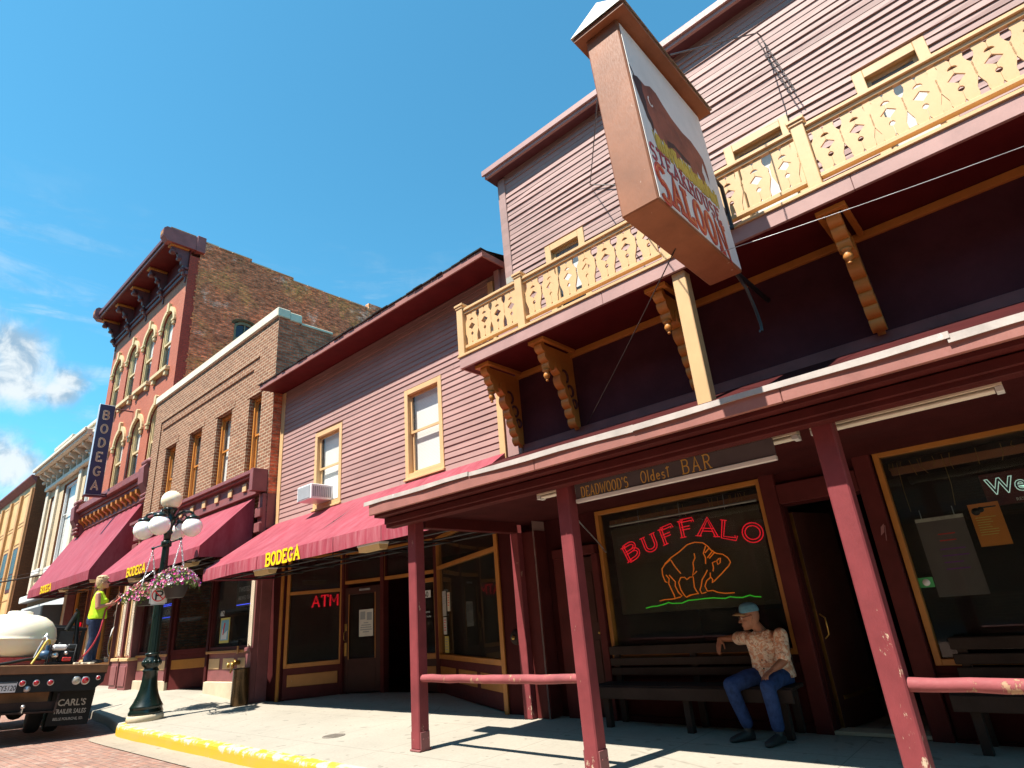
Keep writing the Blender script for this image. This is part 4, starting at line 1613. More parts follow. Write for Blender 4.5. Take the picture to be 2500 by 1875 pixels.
w['label'] = 'glazed door with a small white number plate beside the dark doorway'
mb = MB()
mb.add([(A0[0], A0[1] - .04, .006), (A4[0], A4[1] - .04, .006), (A3[0], A3[1], .034), (A2[0], A2[1], .034), (A1[0], A1[1], .034)], [(0, 1, 2, 3, 4)])
mb.build('entrance_ramp', M_walk, pk)

# ---------------------------------------------------------------- brown brick shop (middle)
BYF = 6.71
BX0b, BX1b = -22.2, -13.62
br = thing('brick_shop_building', (-18, 6.8, 0), 'two-storey buff brown brick shop with pale coping, between the red brick and clapboard buildings', 'building')
wx = [(-20.75, -19.75), (-18.85, -17.85), (-16.92, -15.92), (-14.95, -14.15)]
wx = [(-20.78, -19.93), (-18.88, -17.98), (-16.94, -16.0), (-14.97, -14.28)]
holes = [(a, b, 5.16, 7.26) for a, b in wx]
mb = MB()
wall_front(mb, BX0b, BX1b, 4.0, 9.20, BYF, holes, .26)
# raised frame lines in the brickwork
for (x0, x1, z0, z1) in ((-21.5, -14.55, 8.33, 8.37), (-21.3, -14.85, 8.03, 8.06)):
    mb.box(x0, x1, BYF - .035, BYF - .002, z0, z1)
mb.box(-21.5, -21.46, BYF - .035, BYF - .002, 5.3, 8.33)
for a, b in wx:
    mb.box(a - .15, b + .15, BYF - .012, BYF - .001, 7.27, 7.47)
# solid side wall above the roof of the clapboard building
mb.build('front_wall', M_brown, br)
mb = MB()
mb.add([(BX1b - .01, 7.15, 0), (BX1b - .01, 18, 0), (BX1b - .01, 18, 8.2), (BX1b - .01, 12, 8.7), (BX1b - .01, 8.6, 8.9), (BX1b - .01, 8.3, 9.12), (BX1b - .01, 7.15, 9.12)], [(0, 1, 2, 3, 4, 5, 6)])
mb.quad((BX1b, BYF, 4.46), (BX1b, 7.15, 4.46), (BX1b, 7.15, 9.2), (BX1b, BYF, 9.2))
mb.quad((BX0b, BYF + .01, 0), (BX0b, BYF + .01, 9.1), (BX0b, 18, 8.2), (BX0b, 18, 0))
mb.quad((BX0b, 18, 0), (BX0b, 18, 8.2), (BX1b, 18, 8.2), (BX1b, 18, 0))
mb.quad((BX0b, BYF + .02, 8.5), (BX1b - .02, BYF + .02, 8.5), (BX1b - .02, 18, 8.0), (BX0b, 18, 8.0))
mb.build('side_wall', M_brownside, br)
mb = MB()
mb.bbox(BX0b - .02, BX1b + .05, BYF - .07, BYF + .30, 9.18, 9.44, .02)
mb.bbox(BX1b - .27, BX1b + .045, BYF + .30, 7.35, 9.15, 9.40, .02)
mb.bbox(BX1b - .24, BX1b + .03, 7.35, 8.32, 9.12, 9.19, .012)
mb.add([(BX1b - .24, 8.32, 8.98), (BX1b + .03, 8.32, 8.98), (BX1b + .03, 12, 8.74), (BX1b - .24, 12, 8.74), (BX1b - .24, 8.32, 8.90), (BX1b + .03, 8.32, 8.90), (BX1b + .03, 12, 8.68), (BX1b - .24, 12, 8.68)],
       [(0, 1, 2, 3), (1, 5, 6, 2), (0, 4, 5, 1)])
mb.build('coping', paint('coping_paint', (.68, .62, .48), .1, .6, .3, .05, (.5, .45, .35), grain=False), br)
for a, b in wx:
    sash_window(br, a, b, 5.17, 7.25, BYF + .16, M_ochre_shade, .07, deep=.04, upper=M_blind, sill=False)
mb = MB()
for a, b in wx:
    mb.bbox(a - .08, b + .08, BYF - .07, BYF + .2, 5.03, 5.155, .01)
each(mb, 'window_sill', M_cream, br)
mb = MB()                                                            # lower cornice beam with yellow blocks
mb.bbox(BX0b + .1, -13.78, BYF - .30, BYF - .002, 4.88, 5.0, .01)
mb.bbox(BX0b + .1, -13.74, BYF - .36, BYF - .302, 4.94, 5.03, .008)
mb.bbox(BX0b + .1, -13.82, BYF - .20, BYF - .004, 4.46, 4.878, .008)
mb.bbox(-13.80, -13.64, BYF - .38, BYF - .002, 4.50, 5.04, .008)
bm_ = mb.build('beam', M_plumlit, br)
mb = MB()
for i in range(10):
    x = -14.35 - i * .78
    mb.bbox(x - .1, x + .1, BYF - .245, BYF - .202, 4.60, 4.80, .01)
each(mb, 'block', M_yellow, bm_)
# iron column beside the clapboard building
mb = MB()
mb.bbox(-13.84, -13.64, BYF - .10, BYF + .3, .0, 4.46, .01)
mb.box(-13.70, BX1b, BYF + .01, 7.0, .0, 4.458)
for z in (3.2, 3.55, 3.9):
    mb.bbox(-13.87, -13.62, BYF - .16, BYF - .102, z, z + .22, .01)
mb.bbox(-13.88, -13.6, BYF - .17, BYF - .102, 1.02, 1.10, .01)
mb.bbox(-13.86, -13.62, BYF - .14, BYF - .102, .02, 1.02, .01)
cl = mb.build('column', M_plumlit, br)


def lattice(mb, x, y, z0, z1, w):
    z = z0
    while z < z1 - .001:
        e = min(z + w * .62, z1)
        for s in (-1, 1):
            mb.tube([(x - s * w * .42, y, z), (x + s * w * .42, y, e)], .010, 4)
        z += w * .31
    mb.box(x - w / 2, x - w / 2 + .02, y - .012, y + .02, z0, z1); mb.box(x + w / 2 - .02, x + w / 2, y - .012, y + .02, z0, z1)


mb = MB(); lattice(mb, -13.74, BYF - .12, 1.12, 3.15, .15)
mb.build('lattice_strip', M_offwhite, cl)
# left bay, slanted entrance, right bay
for (x0, x1, pn) in ((-20.95, -18.62, 2), (-16.12, -13.88, 3)):
    zb = .22 if pn == 2 else .20
    glazed_panel(br, (x0, BYF + .02), (x1, BYF + .02), .40, 3.6, 1, M_maroon, M_plumlit, base=1.02, panels=pn, t=.10, panel_mat=M_yellow)
    mb = MB()
    mb.bbox(x0 - .02, x1 + .02, BYF - .05, BYF + .015, 1.0, 1.06, .008)
    mb.build('window_ledge', M_gold, br)
    mb = MB()
    mb.bbox(x0 - .03, x1 + .04, BYF - .035, BYF + .2, -.05, .40, .012)
    mb.build('stone_base', M_stone, br)
glazed_panel(br, (-18.60, BYF + .03), (-17.25, 7.55), .15, 3.6, 1, M_maroon, M_maroon, base=1.02, panels=1, t=.10, panel_mat=M_gold)
mb = MB()
mb.bbox(-18.70, -18.56, BYF - .03, BYF + .12, .36, 3.6, .01); mb.bbox(-16.2, -16.08, BYF - .03, BYF + .12, .36, 3.6, .01)
mb.box(-17.25, -16.05, 7.55, 7.62, .1, 3.6); mb.box(-16.1, -16.05, BYF + .05, 7.6, .1, 3.6)
mb.box(BX0b, -13.6, BYF + .02, 8.5, 3.6, 3.64)
mb.build('entrance_wall', M_maroon_dk, br)
mb = MB()
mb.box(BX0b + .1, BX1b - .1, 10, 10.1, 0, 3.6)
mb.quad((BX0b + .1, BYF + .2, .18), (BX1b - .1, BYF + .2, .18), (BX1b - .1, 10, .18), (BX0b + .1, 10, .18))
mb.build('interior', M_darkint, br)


def pedestal_column(x, y, par, w=.5):
    mb = MB()
    z0 = gz(x, y)
    mb.bbox(x - w / 2, x + w / 2, y - .22, y + .3, z0 - .03, .93, .012)
    mb.bbox(x - w / 2 + .05, x + w / 2 - .05, y - .245, y - .222, z0 + .1, .80, .008)
    mb.bbox(x - w * .36, x + w * .36, y - .15, y + .3, 1.02, 4.45, .012)
    c = mb.build('column', M_plumlit, par)
    mb = MB()
    mb.bbox(x - w / 2 - .03, x + w / 2 + .03, y - .26, y + .3, .931, 1.018, .012)
    mb.bbox(x - w * .36 - .012, x - w * .24, y - .17, y - .152, 1.06, 4.2, .004)
    mb.build('column_cap', M_yellow, c)
    mb = MB(); lattice(mb, x + .05, y - .165, 1.06, 4.2, w * .36)
    mb.build('lattice_strip', M_offwhite, c)
    return c


pedestal_column(-21.35, BYF + .02, br, .62)

# ---------------------------------------------------------------- red brick block
RYF = 7.12
RX0, RX1 = -30.75, -22.2
rd = thing('red_brick_building', (-26.5, 7.2, .15), 'three-storey red brick building with cream arched windows and a deep plum bracketed cornice', 'building')
cxs = [-23.62, -25.60, -27.58, -29.55]
holes = []
for cx in cxs:
    holes += [(cx - .57, cx + .57, 11.02, 13.62, .55), (cx - .57, cx + .57, 7.04, 9.70, .55)]
mb = MB()
wall_front(mb, RX0, RX1, 4.0, 15.7, RYF, holes, .2, 0, 1)
mb.build('front_wall', [M_red, M_reddark], rd)
mb = MB()                                                            # painted return of the front, then the old side wall
mb.box(RX1, RX1 + .004, RYF, RYF + .36, 4, 15.6)
mb.build('corner_return', M_reddark, rd)
mb = MB()
prof = [(RYF + .36, 0), (26, 0), (26, 16.0), (16.4, 16.05), (16.4, 16.42), (15.55, 16.42), (15.55, 16.02), (11.5, 16.12), (11.5, 16.24), (9.56, 16.26), (9.56, 16.38), (RYF + .36, 16.42)]
wy0, wy1, wz0, wz1 = 9.08, 9.98, 11.9, 13.40
cy = sorted({p[0] for p in prof} | {wy0, wy1})


def topz(y):
    if y <= 9.56: return 16.40
    if y <= 11.5: return 16.25
    if y <= 15.55: return 16.10
    if y <= 16.4: return 16.42
    return 16.02


SXr = RX1 + .002
for a, b in zip(cy[:-1], cy[1:]):
    t = topz((a + b) / 2)
    if a >= wy0 - 1e-6 and b <= wy1 + 1e-6:
        mb.quad((SXr, a, 0), (SXr, b, 0), (SXr, b, wz0), (SXr, a, wz0))
        mb.quad((SXr, a, wz1), (SXr, b, wz1), (SXr, b, t), (SXr, a, t))
    else:
        mb.quad((SXr, a, 0), (SXr, b, 0), (SXr, b, t), (SXr, a, t))
        mb.quad((SXr, a, t), (SXr, b, t), (SXr - .3, b, t), (SXr - .3, a, t))
for y, t0, t1 in ((9.56, 16.25, 16.40), (11.5, 16.10, 16.25), (15.55, 16.10, 16.42), (16.4, 16.02, 16.42)):
    mb.quad((SXr, y, t0), (SXr - .3, y, t0), (SXr - .3, y, t1), (SXr, y, t1))
for (y, z, zz) in ((wy0, wz0, wz1), (wy1, wz0, wz1)):
    mb.quad((SXr, y, z), (SXr - .2, y, z), (SXr - .2, y, zz), (SXr, y, zz))
mb.quad((SXr, wy0, wz1), (SXr, wy1, wz1), (SXr - .2, wy1, wz1), (SXr - .2, wy0, wz1))
mb.quad((SXr - .3, RYF, 0), (SXr - .3, RYF, 16), (SXr - .3, 26, 16), (SXr - .3, 26, 0))
# ragged toothing where the front meets the side, and a ledge line lower down
rnd = random.Random(4)
z = 4.0
while z < 15.4:
    if rnd.random() < .5:
        mb.box(SXr + .001, SXr + .03, RYF + .28 + rnd.uniform(0, .05), RYF + .37, z, z + .07)
    z += .075
mb.build('side_wall', M_mural, rd)
mb = MB()
y = RYF + .5
while y < 15.4:
    L = rnd.uniform(.4, 1.3)
    mb.box(RX1 - .3, RX1 + .03, y, min(15.5, y + L) - .02, topz(y) + .002, topz(y) + rnd.uniform(.03, .06))
    y += L
mb.build('side_coping', M_stone, rd)
mb = MB()
mb.quad((RX0, RYF, 0), (RX0, RYF, 16.1), (RX0, 26, 15.9), (RX0, 26, 0))
mb.quad((RX0, 26, 0), (RX0, 26, 15.9), (RX1, 26, 15.9), (RX1, 26, 0))
mb.quad((RX0, RYF + .1, 15.6), (RX1 - .3, RYF + .1, 15.6), (RX1 - .3, 26, 15.4), (RX0, 26, 15.4))
mb.build('back_wall', M_brownside, rd)
# side window: arched sash high on the old wall
mb = MB()
F = SIDE(SXr - .12, wy0, 0)
W = wy1 - wy0


def archpts(x0, x1, z, h, n=10):
    c, r = (x0 + x1) / 2, (x1 - x0) / 2
    return [(c + r * math.cos(PI * i / n), z + h * math.sin(PI * i / n)) for i in range(n + 1)]


ribbon(mb, [(.05, wz0)] + [(.05, wz1 - .32)] + archpts(.05, W - .05, wz1 - .30, .22)[::-1] + [(W - .05, wz1 - .32), (W - .05, wz0)], .10, F, 0, .07)
ribbon(mb, [(W / 2, wz0), (W / 2, wz1 - .1)], .05, F, .02, .05)
ribbon(mb, [(.08, wz0 + .72), (W - .08, wz0 + .72)], .06, F, .021, .052)
mb.box(SXr - .12, SXr - .05, wy0, wy1, wz1 - .06, wz1)
sw = mb.build('side_window', paint('green_grey_sash', (.12, .14, .085), .1, .5), rd)
mb = MB(); mb.quad((SXr - .11, wy0, wz0), (SXr - .11, wy1, wz0), (SXr - .11, wy1, wz1), (SXr - .11, wy0, wz1))
mb.build('pane', plain('dark_blue_pane', (.012, .016, .03), .05, 0, .6, .2), sw)
mb = MB()
n = 12
P = archpts(wy0 - .13, wy1 + .13, wz1 - .22, .30, n)
Q = archpts(wy0 - .01, wy1 + .01, wz1 - .24, .24, n)
vs = [(SXr + .02, p[0], p[1]) for p in P] + [(SXr + .02, q[0], q[1]) for q in Q] + [(SXr - .1, p[0], p[1]) for p in P] + [(SXr - .1, q[0], q[1]) for q in Q]
m = n + 1
fs = []
for i in range(n):
    fs += [(i, i + 1, m + i + 1, m + i), (m + i, m + i + 1, 3 * m + i + 1, 3 * m + i), (i, 2 * m + i, 2 * m + i + 1, i + 1)]
mb.add(vs, fs)
mb.build('brick_arch', brick('mossy_brick_arch', (.10, .085, .035), (.08, .06, .03), (.06, .05, .03)), sw)


def hood_window(cx, z0, z1):
    """arched opening: cream hood with keystone and ears, sill on blocks, tall sash"""
    Y = RYF
    mb = MB()
    o, i = archpts(cx - .74, cx + .74, z1 - .54, .73, 16), archpts(cx - .58, cx + .58, z1 - .55, .56, 16)
    m = len(o)
    vs = [(p[0], Y - .07, p[1]) for p in o] + [(p[0], Y - .07, p[1]) for p in i] + [(p[0], Y - .0, p[1]) for p in o] + [(p[0], Y + .02, p[1]) for p in i]
    fs = []
    for k in range(m - 1):
        fs += [(k, k + 1, m + k + 1, m + k), (k, 2 * m + k, 2 * m + k + 1, k + 1), (m + k, m + k + 1, 3 * m + k + 1, 3 * m + k)]
    fs += [(0, m, 3 * m, 2 * m), (m - 1, 3 * m - 1, 4 * m - 1, 2 * m - 1)]
    mb.add(vs, fs)
    for s in (-1, 1):
        a = cx + s * .66
        mb.bbox(a - .14, a + .14, Y - .10, Y - .001, z1 - .63, z1 - .53, .01)
        mb.bbox(a - .08, a + .08, Y - .075, Y - .001, z1 - .80, z1 - .635, .01)
        mb.bbox(a - .07, a + .07, Y - .088, Y - .076, z1 - .77, z1 - .67, .006)
    mb.prism([(cx - .09, z1 - .02), (cx + .09, z1 - .02), (cx + .11, z1 + .34), (cx, z1 + .40), (cx - .11, z1 + .34)], 'y', Y - .11, Y - .002)
    h = mb.build('window_hood', M_cream, rd)
    mb = MB()
    mb.bbox(cx - .80, cx + .80, Y - .16, Y + .25, z0 - .17, z0 - .01, .012)
    for s in (-1, 1):
        mb.bbox(cx + s * .62 - .09, cx + s * .62 + .09, Y - .12, Y - .001, z0 - .36, z0 - .171, .012)
    mb.build('sill', M_cream, h)
    mb = MB()
    yb = Y + .12
    F = FRONT(cx, yb, 0)
    ribbon(mb, [(-.53, z0), (-.53, z1 - .55)] + [(p[0], p[1]) for p in archpts(-.53, .53, z1 - .55, .50, 12)][::-1] + [(.53, z1 - .55), (.53, z0)], .09, F, -.06, .06)
    ribbon(mb, [(-.44, z0 + .05), (-.44, z1 - .55)] + archpts(-.44, .44, z1 - .56, .42, 12)[::-1] + [(.44, z1 - .55), (.44, z0 + .05), (-.44, z0 + .05)], .06, F, -.05, .03)
    ribbon(mb, [(-.44, (z0 + z1) / 2 - .05), (.44, (z0 + z1) / 2 - .05)], .09, F, -.052, .032)
    w = mb.build('window', M_cream, rd)
    mb = MB()
    mb.quad((cx - .54, yb + .03, z0), (cx + .54, yb + .03, z0), (cx + .54, yb + .03, z1), (cx - .54, yb + .03, z1))
    mb.build('pane', M_glassup, w)
    mb = MB()
    mb.box(cx - .6, cx + .6, yb + .10, yb + .11, (z0 + z1) / 2 - .1, z1 + .05)
    mb.build('blind', M_curtain, w)
    mb = MB()
    mb.box(cx - .6, cx + .6, yb + .5, yb + .52, z0 - .1, z1 + .1)
    mb.build('dark_room', M_darkint, w)
    return h, w


h0, w0 = hood_window(cxs[0], 11.04, 13.62)
for i, cx in enumerate(cxs):
    for dz in (0.0, -3.94):
        if i == 0 and dz == 0: continue
        for o in (h0, w0):
            c = copy_tree(o, rd); c.location = (cx - cxs[0], 0, dz)
# top cornice
mb = MB()
mb.bbox(RX0 - .05, RX1 + .06, RYF - .88, RYF - .82, 15.88, 16.12, .01)
mb.bbox(RX0 - .05, RX1 + .06, RYF - .94, RYF - .882, 16.02, 16.20, .01)
mb.box(RX0 - .05, RX1 + .06, RYF - .86, RYF + .1, 16.122, 16.19)
mb.bbox(RX0, RX1, RYF - .09, RYF - .003, 14.70, 14.86, .01)
mb.bbox(RX0, RX1, RYF - .13, RYF - .003, 14.93, 15.03, .01)
cn = mb.build('cornice', M_cornice, rd)
mb = MB()
mb.box(RX0 - .04, RX1 + .05, RYF - .82, RYF + .05, 15.87, 15.885)
mb.box(RX0, RX1, RYF - .012, RYF + .02, 15.031, 15.87)
mb.build('cornice_soffit', M_soffit, cn)


def cornice_bracket(x, end=False):
    mb = MB()
    w = .16
    Y = RYF
    prof = [(Y - .002, 15.78), (Y - .66, 15.78), (Y - .67, 15.62), (Y - .60, 15.50), (Y - .50, 15.50), (Y - .46, 15.60), (Y - .40, 15.46), (Y - .36, 15.32), (Y - .28, 15.28), (Y - .26, 15.16),
            (Y - .20, 15.10), (Y - .16, 14.96), (Y - .20, 14.84), (Y - .16, 14.74), (Y - .05, 14.66), (Y - .002, 14.66)]
    mb.prism(prof, 'x', x - w / 2, x + w / 2)
    for (yy, zz, r) in ((Y - .60, 15.60, .10), (Y - .34, 15.38, .08), (Y - .19, 14.92, .09)):
        mb.lathe([(r, -w / 2 - .03), (r, w / 2 + .03)], (x, yy, zz), 10, axis='x')
    mb.bbox(x - .05, x + .05, Y - .05, Y - .002, 14.42, 14.66, .01)
    b = mb.build('cornice_bracket', M_cornice, rd)
    mb = MB()
    mb.bbox(x - .15, x + .15, Y - .74, Y - .05, 15.781, 15.868, .01)
    mb.build('bracket_cap', M_gold, b)
    return b


bxs = [-22.36, -24.61, -26.59, -28.57, -30.55]
cb = cornice_bracket(bxs[0])
for x in bxs[1:]:
    c = copy_tree(cb, rd); c.location = (x - bxs[0], 0, 0)
for x, nm in ((RX1 - .06, 'r'), (RX0 + .06, 'l')):
    mb = MB()
    mb.prism([(RYF + .35, 15.84), (RYF - .90, 15.84), (RYF - 1.08, 16.02), (RYF - 1.08, 16.34), (RYF - .98, 16.44), (RYF + .35, 16.44)], 'x', x - .16, x + .18)
    mb.bbox(x - .19, x + .22, RYF + .15, RYF + .48, 15.80, 16.52, .012)
    e = mb.build('cornice_end_block', M_plumlit, rd)
    mb = MB()
    mb.bbox(x - .12, x + .14, RYF - 1.095, RYF - 1.081, 16.08, 16.26, .004)
    mb.bbox(x + .181, x + .19, RYF - .85, RYF + .1, 16.44, 16.48, .002)
    mb.build('inset_panel', M_gold, e)
# shop cornice over the awning
mb = MB()
for (d, z0, z1) in ((.44, 6.86, 7.02), (.50, 6.72, 6.852), (.36, 6.58, 6.715), (.30, 6.44, 6.575)):
    mb.bbox(RX0 + .2, RX1 - .1, RYF - d, RYF - .003, z0, z1, .015)
mb.bbox(RX0 + .2, RX1 - .1, RYF - .14, RYF - .003, 6.02, 6.435, .01)
sc = mb.build('shop_cornice', M_plumlit, rd)
mb = MB()
i = 0
x = RX0 + .55
while x < RX1 - .3:
    mb.prism([(RYF - .145, 6.43), (RYF - .36, 6.43), (RYF - .34, 6.30), (RYF - .20, 6.20), (RYF - .145, 6.10)], 'x', x - .085, x + .085)
    x += .52
each(mb, 'modillion', M_ochre_shade, sc)
mb = MB()
for x in (RX1 - .22, RX0 + .3):
    mb.prism([(RYF - .003, 5.75), (RYF - .30, 5.78), (RYF - .34, 6.0), (RYF - .55, 6.42), (RYF - .58, 6.95), (RYF - .40, 7.22), (RYF - .003, 7.22)], 'x', x - .24, x + .26)
    mb.lathe([(.12, -.28), (.12, .30)], (x, RYF - .40, 7.16), 12, axis='x')
    for z in (5.9, 6.05, 6.2):
        mb.lathe([(.07, -.26), (.07, .28)], (x, RYF - .36, z), 10, axis='x')
each(mb, 'end_console', M_plumlit, sc, 5)
# shop front in the shade
mb = MB()
wall_front(mb, RX0, RX1, -.1, 6.1, RYF + .02, [(-30.2, -28.6, .8, 3.6), (-28.2, -26.9, .1, 3.6), (-26.4, -24.9, .8, 3.6), (-24.5, -23.1, .8, 3.6)], .15)
mb.build('shopfront_wall', M_maroon, rd)
for (a, b) in ((-30.2, -28.6), (-28.2, -26.9), (-26.4, -24.9), (-24.5, -23.1)):
    shop_window(rd, a, b, .8 if a != -28.2 else .2, 3.6, RYF + .05, .09, M_ochre_shade)
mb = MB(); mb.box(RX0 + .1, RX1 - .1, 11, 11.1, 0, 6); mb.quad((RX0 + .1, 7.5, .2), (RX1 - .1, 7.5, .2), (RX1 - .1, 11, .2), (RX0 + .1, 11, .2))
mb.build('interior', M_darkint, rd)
pedestal_column(-22.62, RYF - .25, rd, .6)
pedestal_column(-26.65, RYF - .1, rd, .4)
pedestal_column(-30.5, RYF - .1, rd, .5)

# ---------------------------------------------------------------- cream building with bracketed cornice
CYF = 7.35
CX0, CX1 = -39.7, -30.85
cr = thing('cream_building', (-35.5, 7.4, .15), 'two-storey cream building with a white bracketed cornice, left of the red brick one', 'building')
mb = MB()
chs = [(-39.0, -38.1, 5.3, 9.0), (-36.6, -34.2, 5.2, 9.2), (-32.9, -31.9, 5.3, 9.0)]
wall_front(mb, CX0, CX1, 0, 10.05, CYF, chs, .3, 0, 1)
shell(mb, CX0, CX1, CYF + .01, 20, 0, 11, 1)
mb.build('front_wall', [M_creambrick, M_tanbrick], cr)
mb = MB()
for x in (-39.55, -37.6, -33.6, -31.2):
    mb.bbox(x - .22, x + .22, CYF - .10, CYF - .002, 4.2, 9.42, .01)
each(mb, 'pilaster', M_offwhite, cr)
mb = MB()
mb.bbox(CX0 - .05, CX1, CYF - .22, CYF - .002, 9.43, 9.62, .01)
mb.bbox(CX0 - .45, CX1, CYF - .72, CYF - .5, 10.35, 10.62, .02)
mb.bbox(CX0 - .38, CX1, CYF - .5, CYF - .002, 10.30, 10.5, .01)
mb.bbox(CX0 - .55, CX1, CYF - .82, CYF - .721, 10.5, 10.68, .02)
mb.build('cornice', M_offwhite, cr)
mb = MB()
for x in (-39.75, -38.8, -37.75, -36.5, -35.3, -34.2, -33.2, -32.1, -31.1):
    mb.prism([(CYF - .003, 9.62), (CYF - .16, 9.62), (CYF - .2, 9.95), (CYF - .5, 10.15), (CYF - .55, 10.30), (CYF - .003, 10.30)], 'x', x - .10, x + .10)
    mb.ball((x, CYF - .3, 9.88), .09, 8)
each(mb, 'cornice_bracket', M_offwhite, cr, 2)
mb = MB()
mb.bbox(CX0 + .25, -36.25, CYF - .1, CYF + .3, 10.5, 11.62, .015); mb.bbox(-36.2, CX1, CYF - .02, CYF + .3, 10.5, 11.45, .015)
mb.bbox(CX0 + .15, -36.15, CYF - .18, CYF + .35, 11.62, 11.80, .015); mb.bbox(-36.1, CX1, CYF - .1, CYF + .35, 11.45, 11.62, .015)
pp = mb.build('parapet', M_offwhite, cr)
mb = MB()
for (a, b) in ((CX0 + .5, -36.5), (-35.9, -33.6), (-33.3, -31.1)):
    ribbon(mb, [(a, 10.85), (b, 10.85), (b, 11.4), (a, 11.4), (a, 10.85)], .03, FRONT(0, CYF - .1, 0), 0, .015)
rnd = random.Random(2)
for i in range(26):
    mb.ball((rnd.uniform(CX0 + .8, -36.8), CYF - .11, rnd.uniform(10.95, 11.3)), rnd.uniform(.03, .08), 6)
mb.build('parapet_relief', M_stone, pp)
for (a, b, c, d) in chs:
    w = sash_window(cr, a + .02, b - .02, c + .02, d - .02, CYF + .12, M_white, .12, deep=.03, rail=.62, upper=M_curtain)
mb = MB()
for (a, b, c, d) in chs:
    mb.bbox(a - .25, b + .25, CYF - .18, CYF + .15, c - .26, c - .01, .015)
each(mb, 'window_sill', M_white, cr)
mb = MB()
mb.bbox(CX0 - .1, CX1, CYF - .35, CYF - .003, 3.75, 4.05, .02)
mb.bbox(CX0, CX1, CYF - .2, CYF - .004, 3.2, 3.5, .02)
each(mb, 'shop_cornice', M_white, cr)
mb = MB()
mb.bbox(CX0 - .6, CX1 - .1, CYF - 1.1, CYF - .05, 2.35, 3.15, .02)
mb.build('shop_canopy', M_slate, cr)
mb = MB()
for i in range(4):
    x0 = CX0 + .2 + i * 2.1
    mb.bbox(x0, x0 + 1.9, CYF - .06, CYF - .005, .9, 2.3, .02)
each(mb, 'shop_window', plain('shop_window_dark', (.05, .045, .04), .1, 0, .5), cr)

# ---------------------------------------------------------------- tan panelled building and the one beyond it
TYF = 7.1
TX0, TX1 = -58.0, -42.1
tn = thing('tan_building', (-49, 7.2, .15), 'tan panelled three-storey building with narrow dark windows and brown brick side, at the left edge', 'building')
mb = MB()
mb.box(TX0, TX1, TYF, 20, 0, 10.7)
mb.build('front_wall', M_tan, tn)
mb = MB()
mb.box(TX1 + .001, TX1 + .14, TYF - .02, 20, 0, 10.68)
mb.bbox(TX1 + .14, TX1 + .2, TYF + .9, TYF + 1.05, 3.5, 9.6, .01)
mb.build('side_wall', M_tanbrick, tn)
mb = MB()
mb.bbox(TX0, TX1 + .2, TYF - .32, TYF + .3, 10.7, 10.82, .02)
mb.prism([(TYF - .30, 10.70), (TYF - .02, 10.42), (TYF - .02, 10.70)], 'x', TX0, TX1 + .18)
mb.build('eave', M_plumlit, tn)
mb = MB()
for k in range(5):
    x = TX1 - .25 - k * 2.55
    mb.bbox(x - .22, x + .22, TYF - .12, TYF - .002, 0, 10.14, .01)
    for (z0, z1) in ((8.4, 10.0), (7.2, 8.2), (2.9, 4.2), (1.0, 2.6)):
        ribbon(mb, [(x - 2.2, z0), (x - .4, z0), (x - .4, z1), (x - 2.2, z1), (x - 2.2, z0)], .05, FRONT(0, TYF - .001, 0), 0, .02)
mb.build('pilaster', paint('tan_trim', (.52, .29, .12), .1, .6), tn)
for k in range(4):
    x = TX1 - .25 - k * 2.55
    mb = MB()
    mb.bbox(x - 1.95, x - .65, TYF - .03, TYF - .002, 4.6, 7.0, .008)
    w = mb.build('window', M_cornice, tn)
    mb = MB()
    for (z0, z1) in ((4.75, 5.5), (5.58, 6.9)):
        mb.bbox(x - 1.82, x - .78, TYF - .04, TYF - .031, z0, z1, .002)
    mb.build('pane', plain('dark_pane', (.05, .05, .06), .3, 0, .3, .2), w)
far = thing('brick_row_building', (-64, 7.3, .15), 'sliver of an orange brick building past the tan one, at the far left edge', 'building')
mb = MB()
mb.box(-75, -58.3, 7.2, 20, 0, 9.6)
mb.build('wall', M_tanbrick, far)
mb = MB(); mb.bbox(-75, -58.2, 7.0, 20.1, 9.6, 9.8, .02)
mb.build('coping', M_stone, far)

# ---------------------------------------------------------------- the row across the street (behind the camera; height raised to block sky light from the porch; seen only mirrored in the glass)
op = thing('opposite_building', (-14, -11, 0), 'unseen brick shop row across the street, raised to block sky light, mirrored in the shop windows', 'building')
mb = MB()
mb.box(-130, 24, -24, -10.0, -.1, 14.0)
mb.build('wall', M_brown, op)
mb = MB()
for i in range(-20, 14):
    mb.bbox(-44 + i * 4.1, -41.4 + i * 4.1, -10.0, -9.96, .7, 2.9, .02)
    mb.bbox(-43.4 + i * 4.1, -42.2 + i * 4.1, -10.0, -9.96, 4.3, 6.2, .02)
    mb.bbox(-43.4 + i * 4.1, -42.2 + i * 4.1, -10.0, -9.96, 8.3, 10.4, .02)
each(mb, 'window', M_darkint, op)
mb = MB(); mb.box(-130, 14, -9.95, -7.6, 3.05, 3.3)
mb.build('canopy', M_slate, op)

